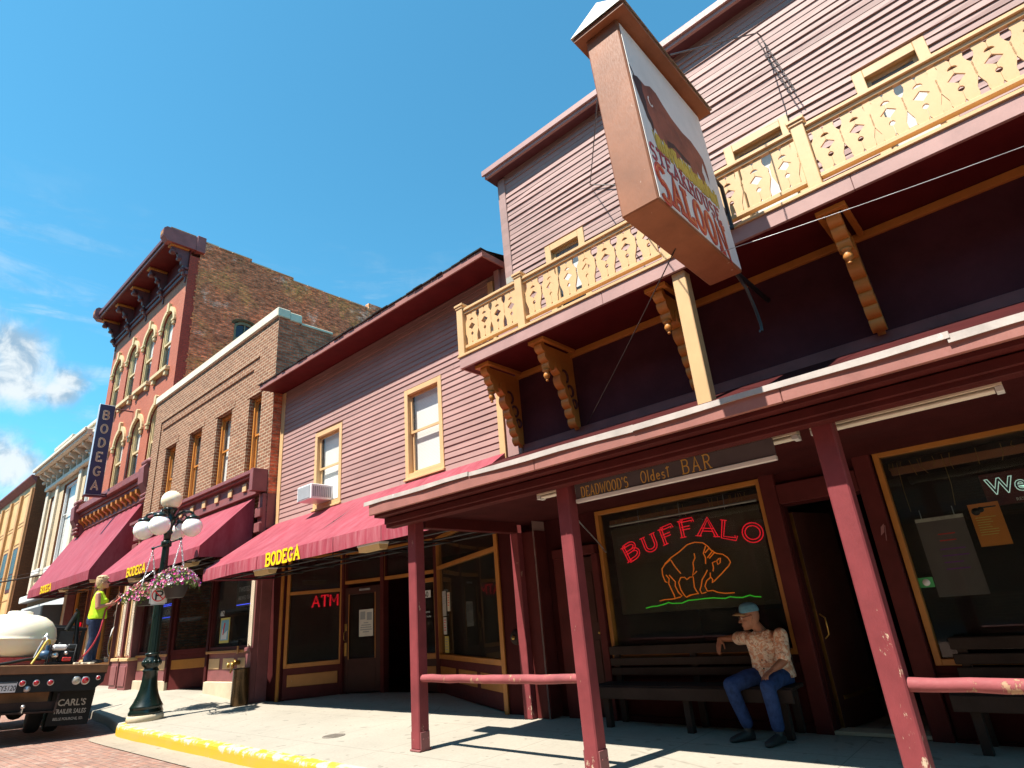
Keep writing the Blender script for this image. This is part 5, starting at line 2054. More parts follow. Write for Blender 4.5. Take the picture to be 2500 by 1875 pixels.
# ---------------------------------------------------------------- awnings
def awning(name, x0, x1, yt, zt, yb, zb, vh, label, seams, faded=False):
    """sloping cloth with a valance, closed ends, and a pipe frame under it"""
    root = thing(name, ((x0 + x1) / 2, yt, zb), label, 'awning', 'burgundy shop awnings')
    n, m = 80, 10
    mb = MB()
    vs = []
    for i in range(n + 1):
        x = x0 + (x1 - x0) * i / n
        for j in range(m + 1):
            t = j / m
            bay = abs(math.sin(PI * (i / n) * seams))
            sag = -.034 * math.sin(PI * t) * bay
            nz_ = (.007 * math.sin(x * 2.3 + t * 5) + .004 * math.sin(x * 7.1 - t * 4)) * math.sin(PI * t)
            vs.append((x, yt + (yb - yt) * t, zt + (zb + vh - zt) * t + sag + nz_))
    fs = [(i * (m + 1) + j, i * (m + 1) + j + 1, (i + 1) * (m + 1) + j + 1, (i + 1) * (m + 1) + j) for i in range(n) for j in range(m)]
    mb.add(vs, fs, smooth=True)
    mb.build('canopy', M_awning, root)
    mb = MB()
    vs = []
    for i in range(n + 1):
        x = x0 + (x1 - x0) * i / n
        w = .008 * math.sin(x * 5.1) + .004 * math.sin(x * 13)
        vs += [(x, yb, zb + vh), (x, yb - .004 + w * .4, zb + vh * .5), (x, yb + w, zb + .006 * math.sin(x * 3))]
    fs = []
    for i in range(n):
        for j in range(2):
            fs.append((i * 3 + j, i * 3 + j + 1, i * 3 + j + 4, i * 3 + j + 3))
    mb.add(vs, fs, smooth=True)
    va = mb.build('valance', M_valance if faded else M_awning, root)
    mb = MB()
    for x in (x0, x1):
        mb.add([(x, yt, zt), (x, yb, zb + vh), (x, yb, zb), (x, yt, zb)], [(0, 1, 2, 3)])
    each(mb, 'end_panel', M_awning, root)
    mb = MB()
    for i in range(int(abs(x1 - x0) / 1.2) + 1):
        x = x0 + .12 + (abs(x1 - x0) - .24) * i / max(1, int(abs(x1 - x0) / 1.2))
        mb.tube([(x, yb + .03, zb + .03), (x, yt, zb + .03)], .016, 5)
        mb.tube([(x, yb + .04, zb + vh - .02), (x, yt, zt - .05)], .016, 5)
        mb.tube([(x, yt + (yb - yt) * .5, zb + .03), (x, yt + (yb - yt) * .5, zb + (zt - zb - vh) * .5 + vh - .03)], .014, 5)
    for t in (.0, .35, .7, .97):
        mb.tube([(x0 + .05, yb + (yt - yb) * t + .03, zb + .05), (x1 - .05, yb + (yt - yb) * t + .03, zb + .05)], .016, 5)
    mb.build('frame', M_black, root)
    if faded:
        mb = MB()
        x = x0 + 1.1
        while x < x1:
            mb.box(x - .004, x + .004, yb - .012, yb - .007, zb + .005, zb + vh)
            x += 1.27
        mb.build('seam', M_valance, va)
    return root, va


def awning_text(va, x, y, z, h, xs=1.15):
    mb = MB()
    lettering(mb, 'BODEGA', FRONT(x, y - .012, z), h, h * .21, .006, .12, h * .16, xs)
    mb.build('lettering', M_letter, va)


aw1, va1 = awning('shop_awning', -13.52, -6.16, 6.92, 3.73, 5.38, 2.47, .23, 'nearest burgundy awning with faded valance, over the recessed entrance of the clapboard building', 5, True)
wtx = textw('BODEGA', .215, .12, 1.15)
awning_text(va1, -10.79, 5.38, 2.487, .205, 1.22)
aw2, va2 = awning('shop_awning', -21.3, -14.05, 6.62, 4.44, 5.46, 3.03, .24, 'middle burgundy awning, in front of the buff brown brick shop behind the street lamp', 4)
awning_text(va2, -18.62, 5.46, 3.05, .20, 1.45)
aw3, va3 = awning('shop_awning', -31.25, -23.3, 7.02, 5.98, 5.74, 3.42, .30, 'farthest and steepest burgundy awning, on the red brick building', 4)
awning_text(va3, -29.2, 5.74, 3.46, .235, 1.35)


def awning_light(x, y, z, label):
    t = thing('ceiling_light', (x, y, z), label, 'light', 'lights under the awnings')
    mb = MB()
    mb.bbox(x - .30, x + .30, y - .10, y + .10, z + .05, z + .09, .008)
    mb.tube([(x, y, z + .09), (x, y, z + .22)], .02, 6)
    mb.build('housing', M_white, t)
    mb = MB()
    mb.prism([(y - .095, z + .05), (y - .07, z - .03), (y + .07, z - .03), (y + .095, z + .05)], 'x', x - .28, x + .28)
    mb.build('diffuser', M_lampcover, t)


awning_light(-11.55, 5.75, 2.44, 'amber awning lamp below the yellow lettering of the nearest awning')
awning_light(-8.2, 5.85, 2.47, 'amber awning lamp under the nearest awning, close to the first porch post')
awning_light(-15.6, 5.9, 3.03, 'amber awning lamp under the right end of the middle awning, above the flowers')
awning_light(-19.4, 5.9, 3.03, 'amber awning lamp under the middle awning, behind the woman')
awning_light(-23.9, 6.1, 3.42, 'amber awning lamp under the farthest awning, right beside the head of the woman')
awning_light(-27.6, 6.1, 3.42, 'amber awning lamp under the farthest awning, below its lettering')

# ---------------------------------------------------------------- projecting saloon sign
XS = -1.465
sg = thing('projecting_sign', (-1.63, 4.4, 4.14), 'big brown box sign with a painted bison and red saloon lettering, jutting over the street', 'sign')
SH = Matrix.Identity(4); SH[0][2] = -.024                            # hangs a little out of plumb
SH = Matrix.Translation((0, 0, 4.14)) @ SH @ Matrix.Translation((0, 0, -4.14))
mb = MB()
mb.bbox(-1.79, XS, 3.6, 5.2, 4.14, 6.086, .012, M=SH)
mb.build('box', M_signbrown, sg)
mb = MB()
mb.box(XS + .001, XS + .006, 3.625, 5.175, 4.165, 6.05, M=SH)
fp = mb.build('face_panel', M_signwhite, sg)
BISON = [(3.60, 5.56), (3.652, 5.451), (3.736, 5.498), (3.863, 5.488), (3.978, 5.566), (4.086, 5.566), (4.189, 5.499), (4.328, 5.434), (4.519, 5.398), (4.705, 5.415), (4.835, 5.371), (4.925, 5.33), (4.95, 5.25), (4.945, 5.10), (4.925, 5.02),
         (4.905, 5.12), (4.872, 5.247), (4.83, 5.17), (4.80, 5.093), (4.822, 5.05), (4.815, 4.90), (4.735, 4.876), (4.69, 4.966), (4.648, 5.012), (4.632, 4.886), (4.60, 4.80), (4.545, 4.83), (4.507, 4.986), (4.341, 4.954), (4.281, 4.96),
         (4.262, 4.836), (4.24, 4.757), (4.172, 4.743), (4.154, 4.822), (4.113, 4.862), (4.076, 4.83), (4.063, 4.878), (4.011, 4.919), (3.895, 4.927), (3.854, 5.001), (3.804, 4.913), (3.792, 5.006), (3.75, 5.041), (3.725, 5.133), (3.69, 5.226), (3.665, 5.309), (3.64, 5.40)]
BISON = [(3.652, 5.451)] + BISON[2:]


def fill_poly(pts, M, d, mb, mi=0):
    bm = bmesh.new()
    vs = [bm.verts.new((p[0], p[1], d)) for p in pts]
    f = bm.faces.new(vs)
    bmesh.ops.triangulate(bm, faces=[f])
    return mb.bm(bm, mi, M)


SF = SH @ SIDE(XS + .006, 0, 0)
mb = MB(); fill_poly(BISON, SF, .002, mb)
bi = mb.build('painted_bison', M_bison, fp)
mb = MB()
fill_poly([(3.652, 5.448), (3.736, 5.493), (3.80, 5.47), (3.78, 5.36), (3.80, 5.26), (3.79, 5.14), (3.84, 5.06), (3.84, 5.0), (3.804, 4.918), (3.792, 5.0), (3.75, 5.035), (3.728, 5.13), (3.695, 5.226), (3.67, 5.309), (3.644, 5.40)], SF, .0032, mb)
ribbon(mb, [(3.63, 5.55), (3.66, 5.50), (3.68, 5.46)], .012, SF, .001, .0036)
fill_poly([(4.05, 4.92), (4.20, 5.0), (4.34, 4.97), (4.50, 4.99), (4.51, 5.02), (4.2, 5.05), (4.06, 5.0)], SF, .0033, mb)
mb.build('dark_mane', M_bisondk, bi)
mb = MB()
ribbon(mb, arc(3.90, 5.33, .035, .05, 120, 330, 8), .016, SF, .001, .004)
mb.build('horn_mark', M_signwhite, bi)
rnd = random.Random(6)
mb = MB()
u = 3.80
while u < 5.0:
    t = (u - 3.8) / 1.2
    h = rnd.uniform(.07, .15)
    b = 4.80 + .03 * t
    ribbon(mb, [(u + rnd.uniform(-.02, .02), b - rnd.uniform(.02, .06)), (u + rnd.uniform(-.03, .03), b + h)], rnd.uniform(.012, .03), SF, .001, .0040 + .0003 * rnd.random())
    u += .012
mb.build('painted_straw', M_straw, fp)


def arc_letters(mb, s, M, u0, u1, v0, v1, bow, h, w, serif, sp=.10, depth=.003):
    wid = textw(s, h, sp)
    xs = 1 + ((u1 - u0) - wid) / sum(GLYPH[c][0] * h for c in s)
    L = u1 - u0
    lettering(mb, s, M, h, w, depth, sp, serif, xs, .0018, 0, None)


mb = MB()
n = len('STEAKHOUSE')
lettering(mb, 'STEAKHOUSE', SF @ Matrix.Translation((3.65, 4.575, 0)), .155, .027, .002, .20, .030, .98, .002)
mb.build('lettering', M_crimson, fp)
mb = MB()
x = 3.66
for i, c in enumerate('SALOON'):
    h = .34 if i in (0, 5) else .29
    z = 4.185 if i in (0, 5) else 4.215
    lettering(mb, c, SF @ Matrix.Translation((x, z, 0)), h, .074, .002, .1, .06, .80, .002)
    x += GLYPH[c][0] * h * .80 + .052
mb.build('lettering', M_redletter, fp)
mb = MB()
x = 3.66
for i, c in enumerate('SALOON'):
    h = .34 if i in (0, 5) else .29
    z = 4.185 if i in (0, 5) else 4.215
    lettering(mb, c, SF @ Matrix.Translation((x, z + .004, 0)), h, .026, .0046, .1, .0, .80, .002)
    x += GLYPH[c][0] * h * .80 + .052
mb.build('letter_highlight', M_orangeletter, fp)
mb = MB()                                                            # weathered cap over the sign
x0, x1, ya, yb, z = -1.915, -1.395, 3.53, 5.26, 6.10
zr = 6.40
mb.box(x0, x1, ya, yb, z - .012, z + .03)
cap = mb.build('cap', M_signbrown, sg)
mb = MB()
mb.add([(x0 - .02, ya - .02, z + .032), (x1 + .02, ya - .02, z + .032), (x1 + .02, yb + .02, z + .032), (x0 - .02, yb + .02, z + .032), ((x0 + x1) / 2, ya + .05, zr), ((x0 + x1) / 2, yb - .05, zr)],
       [(0, 1, 4), (1, 2, 5, 4), (2, 3, 5), (3, 0, 4, 5)])
mb.build('cap_roofing', paint('peeling_white_metal', (.66, .62, .55), .18, .6, .3, .3, (.30, .24, .17), .3, 4, grain=False), cap)
mb = MB()
for (dx, yy) in ((-.06, 5.2), (.0, 5.2)):
    mb.tube([(-1.62 + dx, 5.2, 5.55), (-1.62 + dx, 5.78, 5.55), (-1.62 + dx, 5.79, 5.0)], .022, 6)
mb.tube([(-1.64, 5.2, 5.5), (-1.64, 5.8, 5.2)], .015, 5)
mb.tube([(-1.7, 5.2, 4.5), (-1.7, SY, 4.5)], .03, 6)
mb.build('bracket_arm', M_black, sg)
mb = MB()
mb.tube([(-1.58, 5.19, 4.22), (-1.57, 5.36, 4.24), (-1.55, 5.5, 4.12), (-1.54, 5.58, 3.92), (-1.535, 5.62, 3.76), (-1.535, 5.60, 3.68), (-1.55, 5.58, 3.68)], .016, 8)
mb.build('cable', M_black, sg)


def wire(name, pts, r, label, mat=None, cat='wire'):
    mb = MB(); mb.tube(pts, r, 5)
    return mb.build(name, mat or M_black, label=label, cat=cat)


def sag(a, b, s, n=12):
    a, b = Vector(a), Vector(b)
    return [a + (b - a) * i / n - Vector((0, 0, s * 4 * (i / n) * (1 - i / n))) for i in range(n + 1)]


wire('guy_wire', sag((-1.75, 3.75, 6.15), (-3.76, 6.70, 7.42), .02) + sag((-3.76, 6.70, 7.42), (-2.75, 6.72, 6.8), .0)[1:], .007, 'thin guy wire from the left of the box sign back to the mauve clapboards')
wire('guy_wire', sag((-1.36, 4.3, 6.1), (-.95, 6.6, 8.05), .0) + [(-.93, 6.7, 8.05)], .008, 'dark guy wire from the cap of the box sign up to the parapet')
wire('guy_wire', sag((-1.48, 4.72, 4.16), (2.0, 5.3, 4.17), .04), .0032, 'pale wire stretched from the bottom of the box sign to the right', M_steel)
wire('guy_wire', sag((-1.70, 4.32, 4.14), (-4.42, 6.72, 3.69), .02), .006, 'thin dark wire slanting down from the box sign to the porch roof beside a bracket', M_bench)


def chain(mb, a, b, n, r=.006, link=.04):
    a, b = Vector(a), Vector(b)
    d = (b - a)
    L = d.length
    n = max(3, int(L / (link * 1.35)))
    t = d.normalized()
    p = t.orthogonal().normalized(); q = t.cross(p)
    for i in range(n):
        c = a + d * ((i + .5) / n)
        s = p if i % 2 else q
        mb.tube([c + t * link * .8 * math.cos(2 * PI * k / 8) + s * link * .35 * math.sin(2 * PI * k / 8) for k in range(8)], r, 4, closed=True)


mb = MB()
for dx in (0, .05):
    chain(mb, (-.98 + dx, 6.64, 7.98), (-.80 + dx, 6.62, 6.9), 20, .004, .026)
mb.build('chain', M_black, label='black double chain hanging on the clapboards right of the box sign', cat='chain')
mb = MB()
mb.tube([(-3.9, 9.5, 8.6), (-3.9, 9.5, 10.25)], [.05, .05], 10); mb.ball((-3.9, 9.5, 10.25), .05, 8)
mb.build('antenna', M_white, label='short white antenna tube rising behind the saloon parapet', cat='antenna')
t = thing('floodlight', (-5.3, 6.7, 6.35), 'small grey floodlight on the upper clapboards above the left end of the balcony', 'light')
mb = MB(); mb.bbox(-5.42, -5.22, 6.45, 6.60, 6.28, 6.42, .02); mb.tube([(-5.3, 6.6, 6.36), (-5.3, 6.74, 6.36)], .02, 6)
mb.build('housing', M_bench, t)
mb = MB(); mb.bbox(-5.41, -5.23, 6.438, 6.449, 6.29, 6.41, .005); mb.build('lens', M_clearlens, t)

# ---------------------------------------------------------------- vertical sign on the red building
XB = -26.3
t = thing('vertical_sign', (XB, 6.2, 6.7), 'tall dark blue vertical sign with bulb-dotted letters on the red brick building', 'sign')
mb = MB()
mb.bbox(XB - .17, XB - .002, 5.93, 6.46, 6.72, 10.30, .01)
mb.build('case', M_silver, t)
mb = MB()
mb.box(XB - .0015, XB + .004, 5.945, 6.447, 6.74, 10.28)
f = mb.build('face', M_navy, t)
mb, mc = MB(), MB()
for i, c in enumerate('BODEGA'):
    F = SIDE(XB + .004, 6.075, 9.70 - i * .56)
    lettering(mb, c, F, .33, .062, .004, .1, .0, 1.0)
    for st in GLYPH[c][1]:
        for a, b in zip(st[:-1], st[1:]):
            L = math.hypot(b[0] - a[0], b[1] - a[1]) * .33
            for k in range(max(1, int(L / .055))):
                s = (k + .5) / max(1, int(L / .055))
                p = F @ Vector(((a[0] + (b[0] - a[0]) * s) * .33, (a[1] + (b[1] - a[1]) * s) * .33, .012))
                mc.ball(p, .016, 6)
mb.build('lettering', M_bulbcream, f)
mc.build('bulb', M_signbrown, f)
mb = MB()
for z in (6.78, 10.2):
    mb.tube([(XB - .08, 6.4, z), (XB - .08, RYF, z)], .03, 6)
mb.tube([(XB - .08, 6.3, 6.70), (XB - .08, RYF - .45, 6.70)], .045, 6)
mb.build('bracket_arm', M_cornice, t)
mb = MB(); mb.bbox(XB - .2, XB + .02, 5.90, 6.49, 6.66, 6.72, .01); mb.build('base_tray', M_cornice, t)
mb = MB()
mb.tube([(-39.0, 5.2, 4.6), (-34.6, CYF - .1, 4.75)], .035, 6)
mb.tube([(-38.4, 5.5, 4.72), (-34.6, CYF - .1, 5.0)], .01, 5)
mb.build('sign_arm', M_bench, label='bare rusty arm sticking out from the cream building over the pavement', cat='bracket')

# ---------------------------------------------------------------- board over the window, lamps, window signs
t = thing('hanging_sign', (-2.46, 4.9, 2.3), 'long dark board with hand-painted gold lettering hanging under the porch roof', 'sign')
mb = MB()
mb.bbox(-3.45, -1.475, 4.885, 4.91, 2.338, 2.482, .003)
b = mb.build('board', M_signdark, t)
mb = MB(); mb.bbox(-3.45, -1.475, 4.872, 4.92, 2.298, 2.336, .004); mb.build('lower_strip', M_signwhite, t)
mb = MB()
lettering(mb, "DEADWOOD'S", FRONT(-3.38, 4.885, 2.346), .098, .0095, .002, .10, .009, .68)
lettering(mb, "Oldest", FRONT(-2.70, 4.885, 2.352), .105, .0095, .002, .10, .0, .78)
lettering(mb, "BAR", FRONT(-2.28, 4.885, 2.350), .122, .0105, .002, .24, .012, .82)
mb.build('lettering', M_goldink, b)
mb = MB()
for x in (-3.3, -1.95):
    chain(mb, (x, 4.9, 2.482), (x, 4.9, 2.56), 3, .004, .02)
mb.build('hook', M_black, t)


def strip_light(x0, x1, label):
    t = thing('strip_light', ((x0 + x1) / 2, 5.05, 2.5), label, 'light', 'fluorescent strips under the porch')
    mb = MB(); mb.bbox(x0, x1, 5.03, 5.13, 2.497, 2.545, .004)
    mb.build('batten', M_offwhite, t)
    mb = MB(); mb.tube([(x0 + .05, 5.055, 2.478), (x1 - .05, 5.055, 2.478)], .016, 8); mb.tube([(x0 + .05, 5.10, 2.478), (x1 - .05, 5.10, 2.478)], .016, 8)
    mb.build('tube', M_fluor, t)
    mb = MB(); mb.bbox(x0, x0 + .045, 5.03, 5.13, 2.455, 2.496, .003); mb.bbox(x1 - .045, x1, 5.03, 5.13, 2.455, 2.496, .003)
    mb.build('end_socket', M_white, t)


strip_light(-4.07, -1.32, 'long fluorescent strip light under the porch, partly behind the gold-lettered board')
strip_light(-1.22, .02, 'fluorescent strip light under the porch, right of the right-hand porch post')
wire('lamp_cord', [(-3.66, 5.2, 2.48), (-3.9, 5.4, 2.44), (-4.13, 5.7, 2.40), (-4.22, 6.0, 2.28), (-4.26, 6.4, 2.06), (-4.5, 6.9, 1.98)], .009, 'grey cord looping down below the porch ceiling left of the middle post', M_steel, 'cord')

NEON = {
    'bison_outline': ('M_neonorange', [[(-3.714, 1.799), (-3.802, 1.748), (-3.85, 1.701), (-3.857, 1.626), (-3.834, 1.542), (-3.81, 1.533)],
     [(-3.801, 1.756), (-3.701, 1.82), (-3.57, 1.879), (-3.455, 1.947), (-3.351, 1.963), (-3.249, 1.945), (-3.194, 1.898), (-3.152, 1.835), (-3.097, 1.799), (-3.024, 1.781), (-2.972, 1.735), (-2.95, 1.683), (-2.98, 1.645), (-3.022, 1.614), (-3.077, 1.571), (-3.149, 1.522), (-3.195, 1.491), (-3.222, 1.475), (-3.209, 1.513), (-3.231, 1.544), (-3.223, 1.592)],
     [(-3.707, 1.79), (-3.677, 1.727), (-3.638, 1.664), (-3.605, 1.619)], [(-3.81, 1.622), (-3.776, 1.574), (-3.792, 1.516), (-3.767, 1.441), (-3.745, 1.381), (-3.737, 1.337), (-3.676, 1.347)],
     [(-3.767, 1.617), (-3.699, 1.53), (-3.709, 1.48), (-3.682, 1.405), (-3.641, 1.359), (-3.677, 1.344)], [(-3.614, 1.573), (-3.655, 1.519), (-3.643, 1.431), (-3.613, 1.371), (-3.587, 1.34), (-3.524, 1.364)],
     [(-3.614, 1.573), (-3.564, 1.571), (-3.538, 1.54), (-3.499, 1.565), (-3.45, 1.565), (-3.455, 1.501), (-3.459, 1.444), (-3.437, 1.392), (-3.418, 1.37), (-3.508, 1.363), (-3.587, 1.34)],
     [(-3.382, 1.834), (-3.381, 1.782), (-3.42, 1.728), (-3.423, 1.656), (-3.455, 1.58), (-3.392, 1.624)], [(-3.218, 1.901), (-3.264, 1.82), (-3.246, 1.767), (-3.261, 1.696)],
     [(-3.176, 1.874), (-3.242, 1.824)], [(-3.135, 1.84), (-3.223, 1.764)], [(-3.126, 1.81), (-3.201, 1.754)],
     [(-3.253, 1.624), (-3.285, 1.584), (-3.344, 1.519), (-3.369, 1.45), (-3.394, 1.41), (-3.379, 1.366), (-3.321, 1.376)], [(-3.232, 1.537), (-3.286, 1.506), (-3.322, 1.446), (-3.303, 1.388), (-3.232, 1.39)],
     [(-3.079, 1.74), (-3.115, 1.716), (-3.109, 1.673), (-3.077, 1.69), (-3.062, 1.745)], [(-3.132, 1.711), (-3.173, 1.701), (-3.17, 1.644), (-3.186, 1.603)],
     [(-3.954, 1.324), (-3.883, 1.333), (-3.78, 1.333), (-3.737, 1.337)], [(-3.232, 1.39), (-3.176, 1.364), (-3.088, 1.346), (-2.977, 1.344)]]),
    'grass_line': ('M_neongreen', [[(-4.163, 1.253), (-4.071, 1.266), (-4.0, 1.266), (-3.893, 1.283), (-3.838, 1.298), (-3.79, 1.283), (-3.657, 1.277), (-3.569, 1.303), (-3.44, 1.304), (-3.375, 1.307), (-3.25, 1.308), (-3.101, 1.29), (-3.037, 1.305), (-2.966, 1.291), (-2.894, 1.285), (-2.804, 1.304), (-2.751, 1.284), (-2.682, 1.276)]]),
}
NY = 7.14
t = thing('neon_sign', (-3.4, NY, 1.25), 'lit neon bison under red arched lettering in the big saloon window', 'neon sign')
for nm, (mt, ls) in NEON.items():
    mb = MB()
    for l in ls:
        mb.tube([(x, NY, z) for x, z in l], .0068, 6)
    mb.build(nm, globals()[mt], t)
mb = MB()
# red letters, each a double tube
LP = [('B', -4.325, 1.833, .20, .22, 22), ('U', -4.05, 1.918, .19, .22, 14), ('F', -3.775, 1.980, .20, .21, 12), ('F', -3.52, 2.040, .20, .21, 2), ('A', -3.30, 2.035, .21, .27, -10), ('L', -3.02, 1.985, .20, .21, -16), ('O', -2.755, 1.900, .19, .25, -8)]
for ch, x, z, h, w, an in LP:
    F = FRONT(x, NY, z) @ Matrix.Rotation(R(an), 4, 'Z')
    adv, strokes, ser = GLYPH[ch]
    for st in strokes:
        for off in (-.017, .017):
            q = []
            pp_ = [Vector((p[0] / adv * w, p[1] * h)) for p in st]
            for i, p in enumerate(pp_):
                a, b = pp_[max(0, i - 1)], pp_[min(len(pp_) - 1, i + 1)]
                d = (b - a).normalized()
                o = p + Vector((-d.y, d.x)) * off
                q.append(F @ Vector((o.x, o.y, 0)))
            mb.tube(q, .0058, 6)
    for sx, sy in ser:
        mb.tube([F @ Vector((sx / adv * w - .04, sy * h, .003)), F @ Vector((sx / adv * w + .04, sy * h, .003))], .0058, 6)
mb.build('lettering', M_neonred, t)
mb = MB()
mb.bbox(-4.56, -2.50, 7.19, 7.205, 1.19, 2.30, .004)
mb.build('backing_panel', M_backing, t)
mb = MB()
for x in (-4.1, -3.5, -2.9):
    mb.tube([(x, 7.17, 2.30), (x + .01, 7.17, 2.48)], .004, 4)
mb.tube([(-4.55, 7.16, 2.335), (-2.5, 7.16, 2.335)], .016, 6)
mb.build('hanger', M_steel, t)
# fringe of strings and a rail of bare timber at the top of both saloon windows
mb = MB()
mb.bbox(-4.6, -2.45, 7.24, 7.28, 2.34, 2.42, .004); mb.bbox(-1.1, 1.3, 7.24, 7.28, 2.34, 2.42, .004)
r_ = mb.build('window_rail', M_signbrown, sal)
mb = MB()
rnd = random.Random(8)
for (a, b) in ((-4.55, -2.5), (-1.1, 1.3)):
    for i in range(26):
        x = rnd.uniform(a, b)
        L = rnd.choice((.06, .1, .16, .1, .5 if a > -2 else .12))
        mb.tube([(x, 7.22, 2.46), (x + rnd.uniform(-.02, .02), 7.22, 2.46 - L * .6), (x + rnd.uniform(-.03, .03), 7.215, 2.46 - L)], .003, 4)
for i in range(9):
    z = 2.2 - i * .11
    mb.tube([(-4.50, 7.20, z), (-4.36, 7.20, z - .02)], .003, 4)
mb.tube([(-4.46, 7.2, 2.4), (-4.42, 7.2, 1.9), (-4.45, 7.2, 1.2)], .003, 4)
mb.build('string', M_brass, r_)

# signs in the right-hand saloon window
t = thing('neon_sign', (-.2, 7.17, 1.9), 'dark red window sign with white neon letters at the right edge', 'neon sign')
mb = MB(); mb.bbox(-.40, .45, 7.16, 7.18, 1.895, 2.19, .003); mb.build('panel', M_maroon, t)
mb = MB()
fonttext(mb, 'We ID', FRONT(-.365, 7.158, 2.00), .20, .004, .006, xs=.95)
w = mb.build('lettering', M_neonwhite, t)
mb = MB()
fonttext(mb, 'We ID', FRONT(-.365, 7.1535, 2.00), .20, .002, -.001, xs=.95)
mb.build('letter_core', M_ink, w)
mb = MB(); fonttext(mb, 'RESPONSIBLY', FRONT(-.19, 7.159, 1.915), .04, .001); mb.build('small_lettering', M_greyink, t)


def flat_sign(name, x0, x1, z0, z1, Y, mat, label, cat, parts=(), M=None, tilt=0):
    t = thing(name, ((x0 + x1) / 2, Y, z0), label, cat)
    mb = MB(); mb.box(x0, x1, Y, Y + .004, z0, z1, M=M)
    mb.build('sheet', mat, t)
    for nm, mt, fn in parts:
        mb = MB(); fn(mb); mb.build(nm, mt, t)
    return t


def lines(x0, x1, zs, h, Y, rnd=random.Random(12)):
    def fn(mb):
        for z in zs:
            mb.box(x0, x0 + (x1 - x0) * rnd.uniform(.55, 1), Y - .0025, Y - .0005, z, z + h)
    return fn


flat_sign('poster', -.56, -.325, 1.55, 1.935, 7.125, M_orangepaper, 'orange poster with a dark guitar shape in the right-hand saloon window', 'poster', (
    ('guitar_mark', M_ink, lambda mb: (mb.lathe([(.035, -.003), (.035, -.0008)], (-.51, 7.125, 1.865), 12, axis='y'), mb.lathe([(.026, -.003), (.026, -.0008)], (-.47, 7.1245, 1.878), 12, axis='y'), mb.box(-.46, -.35, 7.1215, 7.124, 1.888, 1.90))),
    ('print', M_yellowpaper, lines(-.53, -.36, [1.65 + .022 * i for i in range(8)], .006, 7.125))))
flat_sign('menu_board', -1.01, -.615, 1.145, 1.87, 7.13, M_signdark, 'grey writing board with faint purple and red notes hanging in the right-hand window', 'board', (
    ('header', M_greyink, lambda mb: mb.box(-1.01, -.615, 7.126, 7.1295, 1.835, 1.868)),
    ('red_note', M_redink, lines(-.86, -.70, [1.70, 1.64], .01, 7.13)),
    ('purple_note', plain('purple_chalk', (.16, .03, .24), .7), lines(-.88, -.63, [1.56, 1.50, 1.44, 1.38], .012, 7.13)),
    ('hook', M_steel, lambda mb: (mb.tube([(-.95, 7.13, 1.86), (-.95, 7.13, 1.95)], .004, 4), mb.tube([(-.68, 7.13, 1.86), (-.68, 7.13, 1.95)], .004, 4)))))
flat_sign('sticker', -1.132, -1.01, 1.24, 1.33, 7.089, M_greensticker, 'small green and white sticker low on the right-hand saloon window', 'sticker', (
    ('disc', M_whiteink, lambda mb: mb.lathe([(.032, -.003), (.032, -.0006)], (-1.07, 7.089, 1.285), 14, axis='y')),))
mb = MB()
mb.tube([(-1.27, 6.96, 1.70), (-1.24, 6.92, 1.84)], .004, 4)
mb.quad((-1.265, 6.945, 1.78), (-1.30, 6.94, 1.75), (-1.28, 6.93, 1.83), (-1.245, 6.925, 1.86))
mb.build('small_flag', M_plumlit, label='tiny flag pinned to the door post by the open saloon doorway', cat='flag')

# ---------------------------------------------------------------- benches
def bench(name, x0, x1, label, zf):
    t = thing(name, ((x0 + x1) / 2, 6.75, zf), label, 'bench', 'porch benches')
    mb = MB()
    for i, y in enumerate((6.56, 6.68, 6.80)):
        mb.bbox(x0, x1, y, y + .108, zf + .435, zf + .47, .006)
    mb.bbox(x0, x1, 6.53, 6.558, zf + .33, zf + .455, .006)
    mb.build('seat', M_bench, t)
    for z in (.535, .645, .765):
        mb = MB(); mb.bbox(x0 + .06, x1 - .06, 6.915, 6.945, zf + z, zf + z + (.085 if z < .7 else .10), .006)
        mb.build('back_slat', M_bench, t)
    n = 3 if x1 - x0 > 1.8 else 2
    for i in range(n):
        x = x0 + .1 + (x1 - x0 - .28) * i / (n - 1)
        mb = MB(); mb.bbox(x, x + .075, 6.60, 6.68, zf + .004, zf + .43, .006); mb.build('leg', M_bench, t)
        mb = MB(); mb.bbox(x, x + .075, 6.95, 7.0, zf + .004, zf + .87, .006); mb.build('leg', M_bench, t)
        mb = MB(); mb.bbox(x + .01, x + .065, 6.682, 6.948, zf + .34, zf + .42, .004); mb.build('seat_bearer', M_bench, t)
    return t


bench('bench', -4.72, -2.36, 'long weathered dark bench under the neon window, with the seated man on it', -.03)
bench('bench', -1.08, .9, 'weathered dark bench at the right edge, under the right-hand window', -.055)

# ---------------------------------------------------------------- small things on the facades
t = thing('air_conditioner', (-11.42, 6.7, 3.86), 'white window air conditioner sticking out of the left sash window', 'air conditioner')
mb = MB(); mb.bbox(-11.78, -11.22, 6.46, 6.98, 3.88, 4.20, .012); mb.build('case', M_plasticwhite, t)
mb = MB()
mb.box(-11.74, -11.26, 6.452, 6.459, 3.91, 4.17)
for i in range(10):
    mb.box(-11.219, -11.213, 6.50 + i * .045, 6.525 + i * .045, 3.93, 4.15)
mb.build('grille', M_greygrille, t)
mb = MB(); mb.bbox(-11.21, -10.98, 6.975, 6.985, 3.90, 4.22, .003); mb.build('side_filler', M_plasticwhite, t)
t = thing('alarm_bell', (-6.25, 6.95, 1.0), 'round brass and dark alarm bell on the maroon wall left of the saloon corner', 'alarm bell')
mb = MB(); mb.lathe([(.10, 0), (.105, -.02), (.09, -.05), (.06, -.07), (.0, -.075)], (-6.25, 6.965, 1.0), 20, axis='y'); mb.build('gong', M_bench, t)
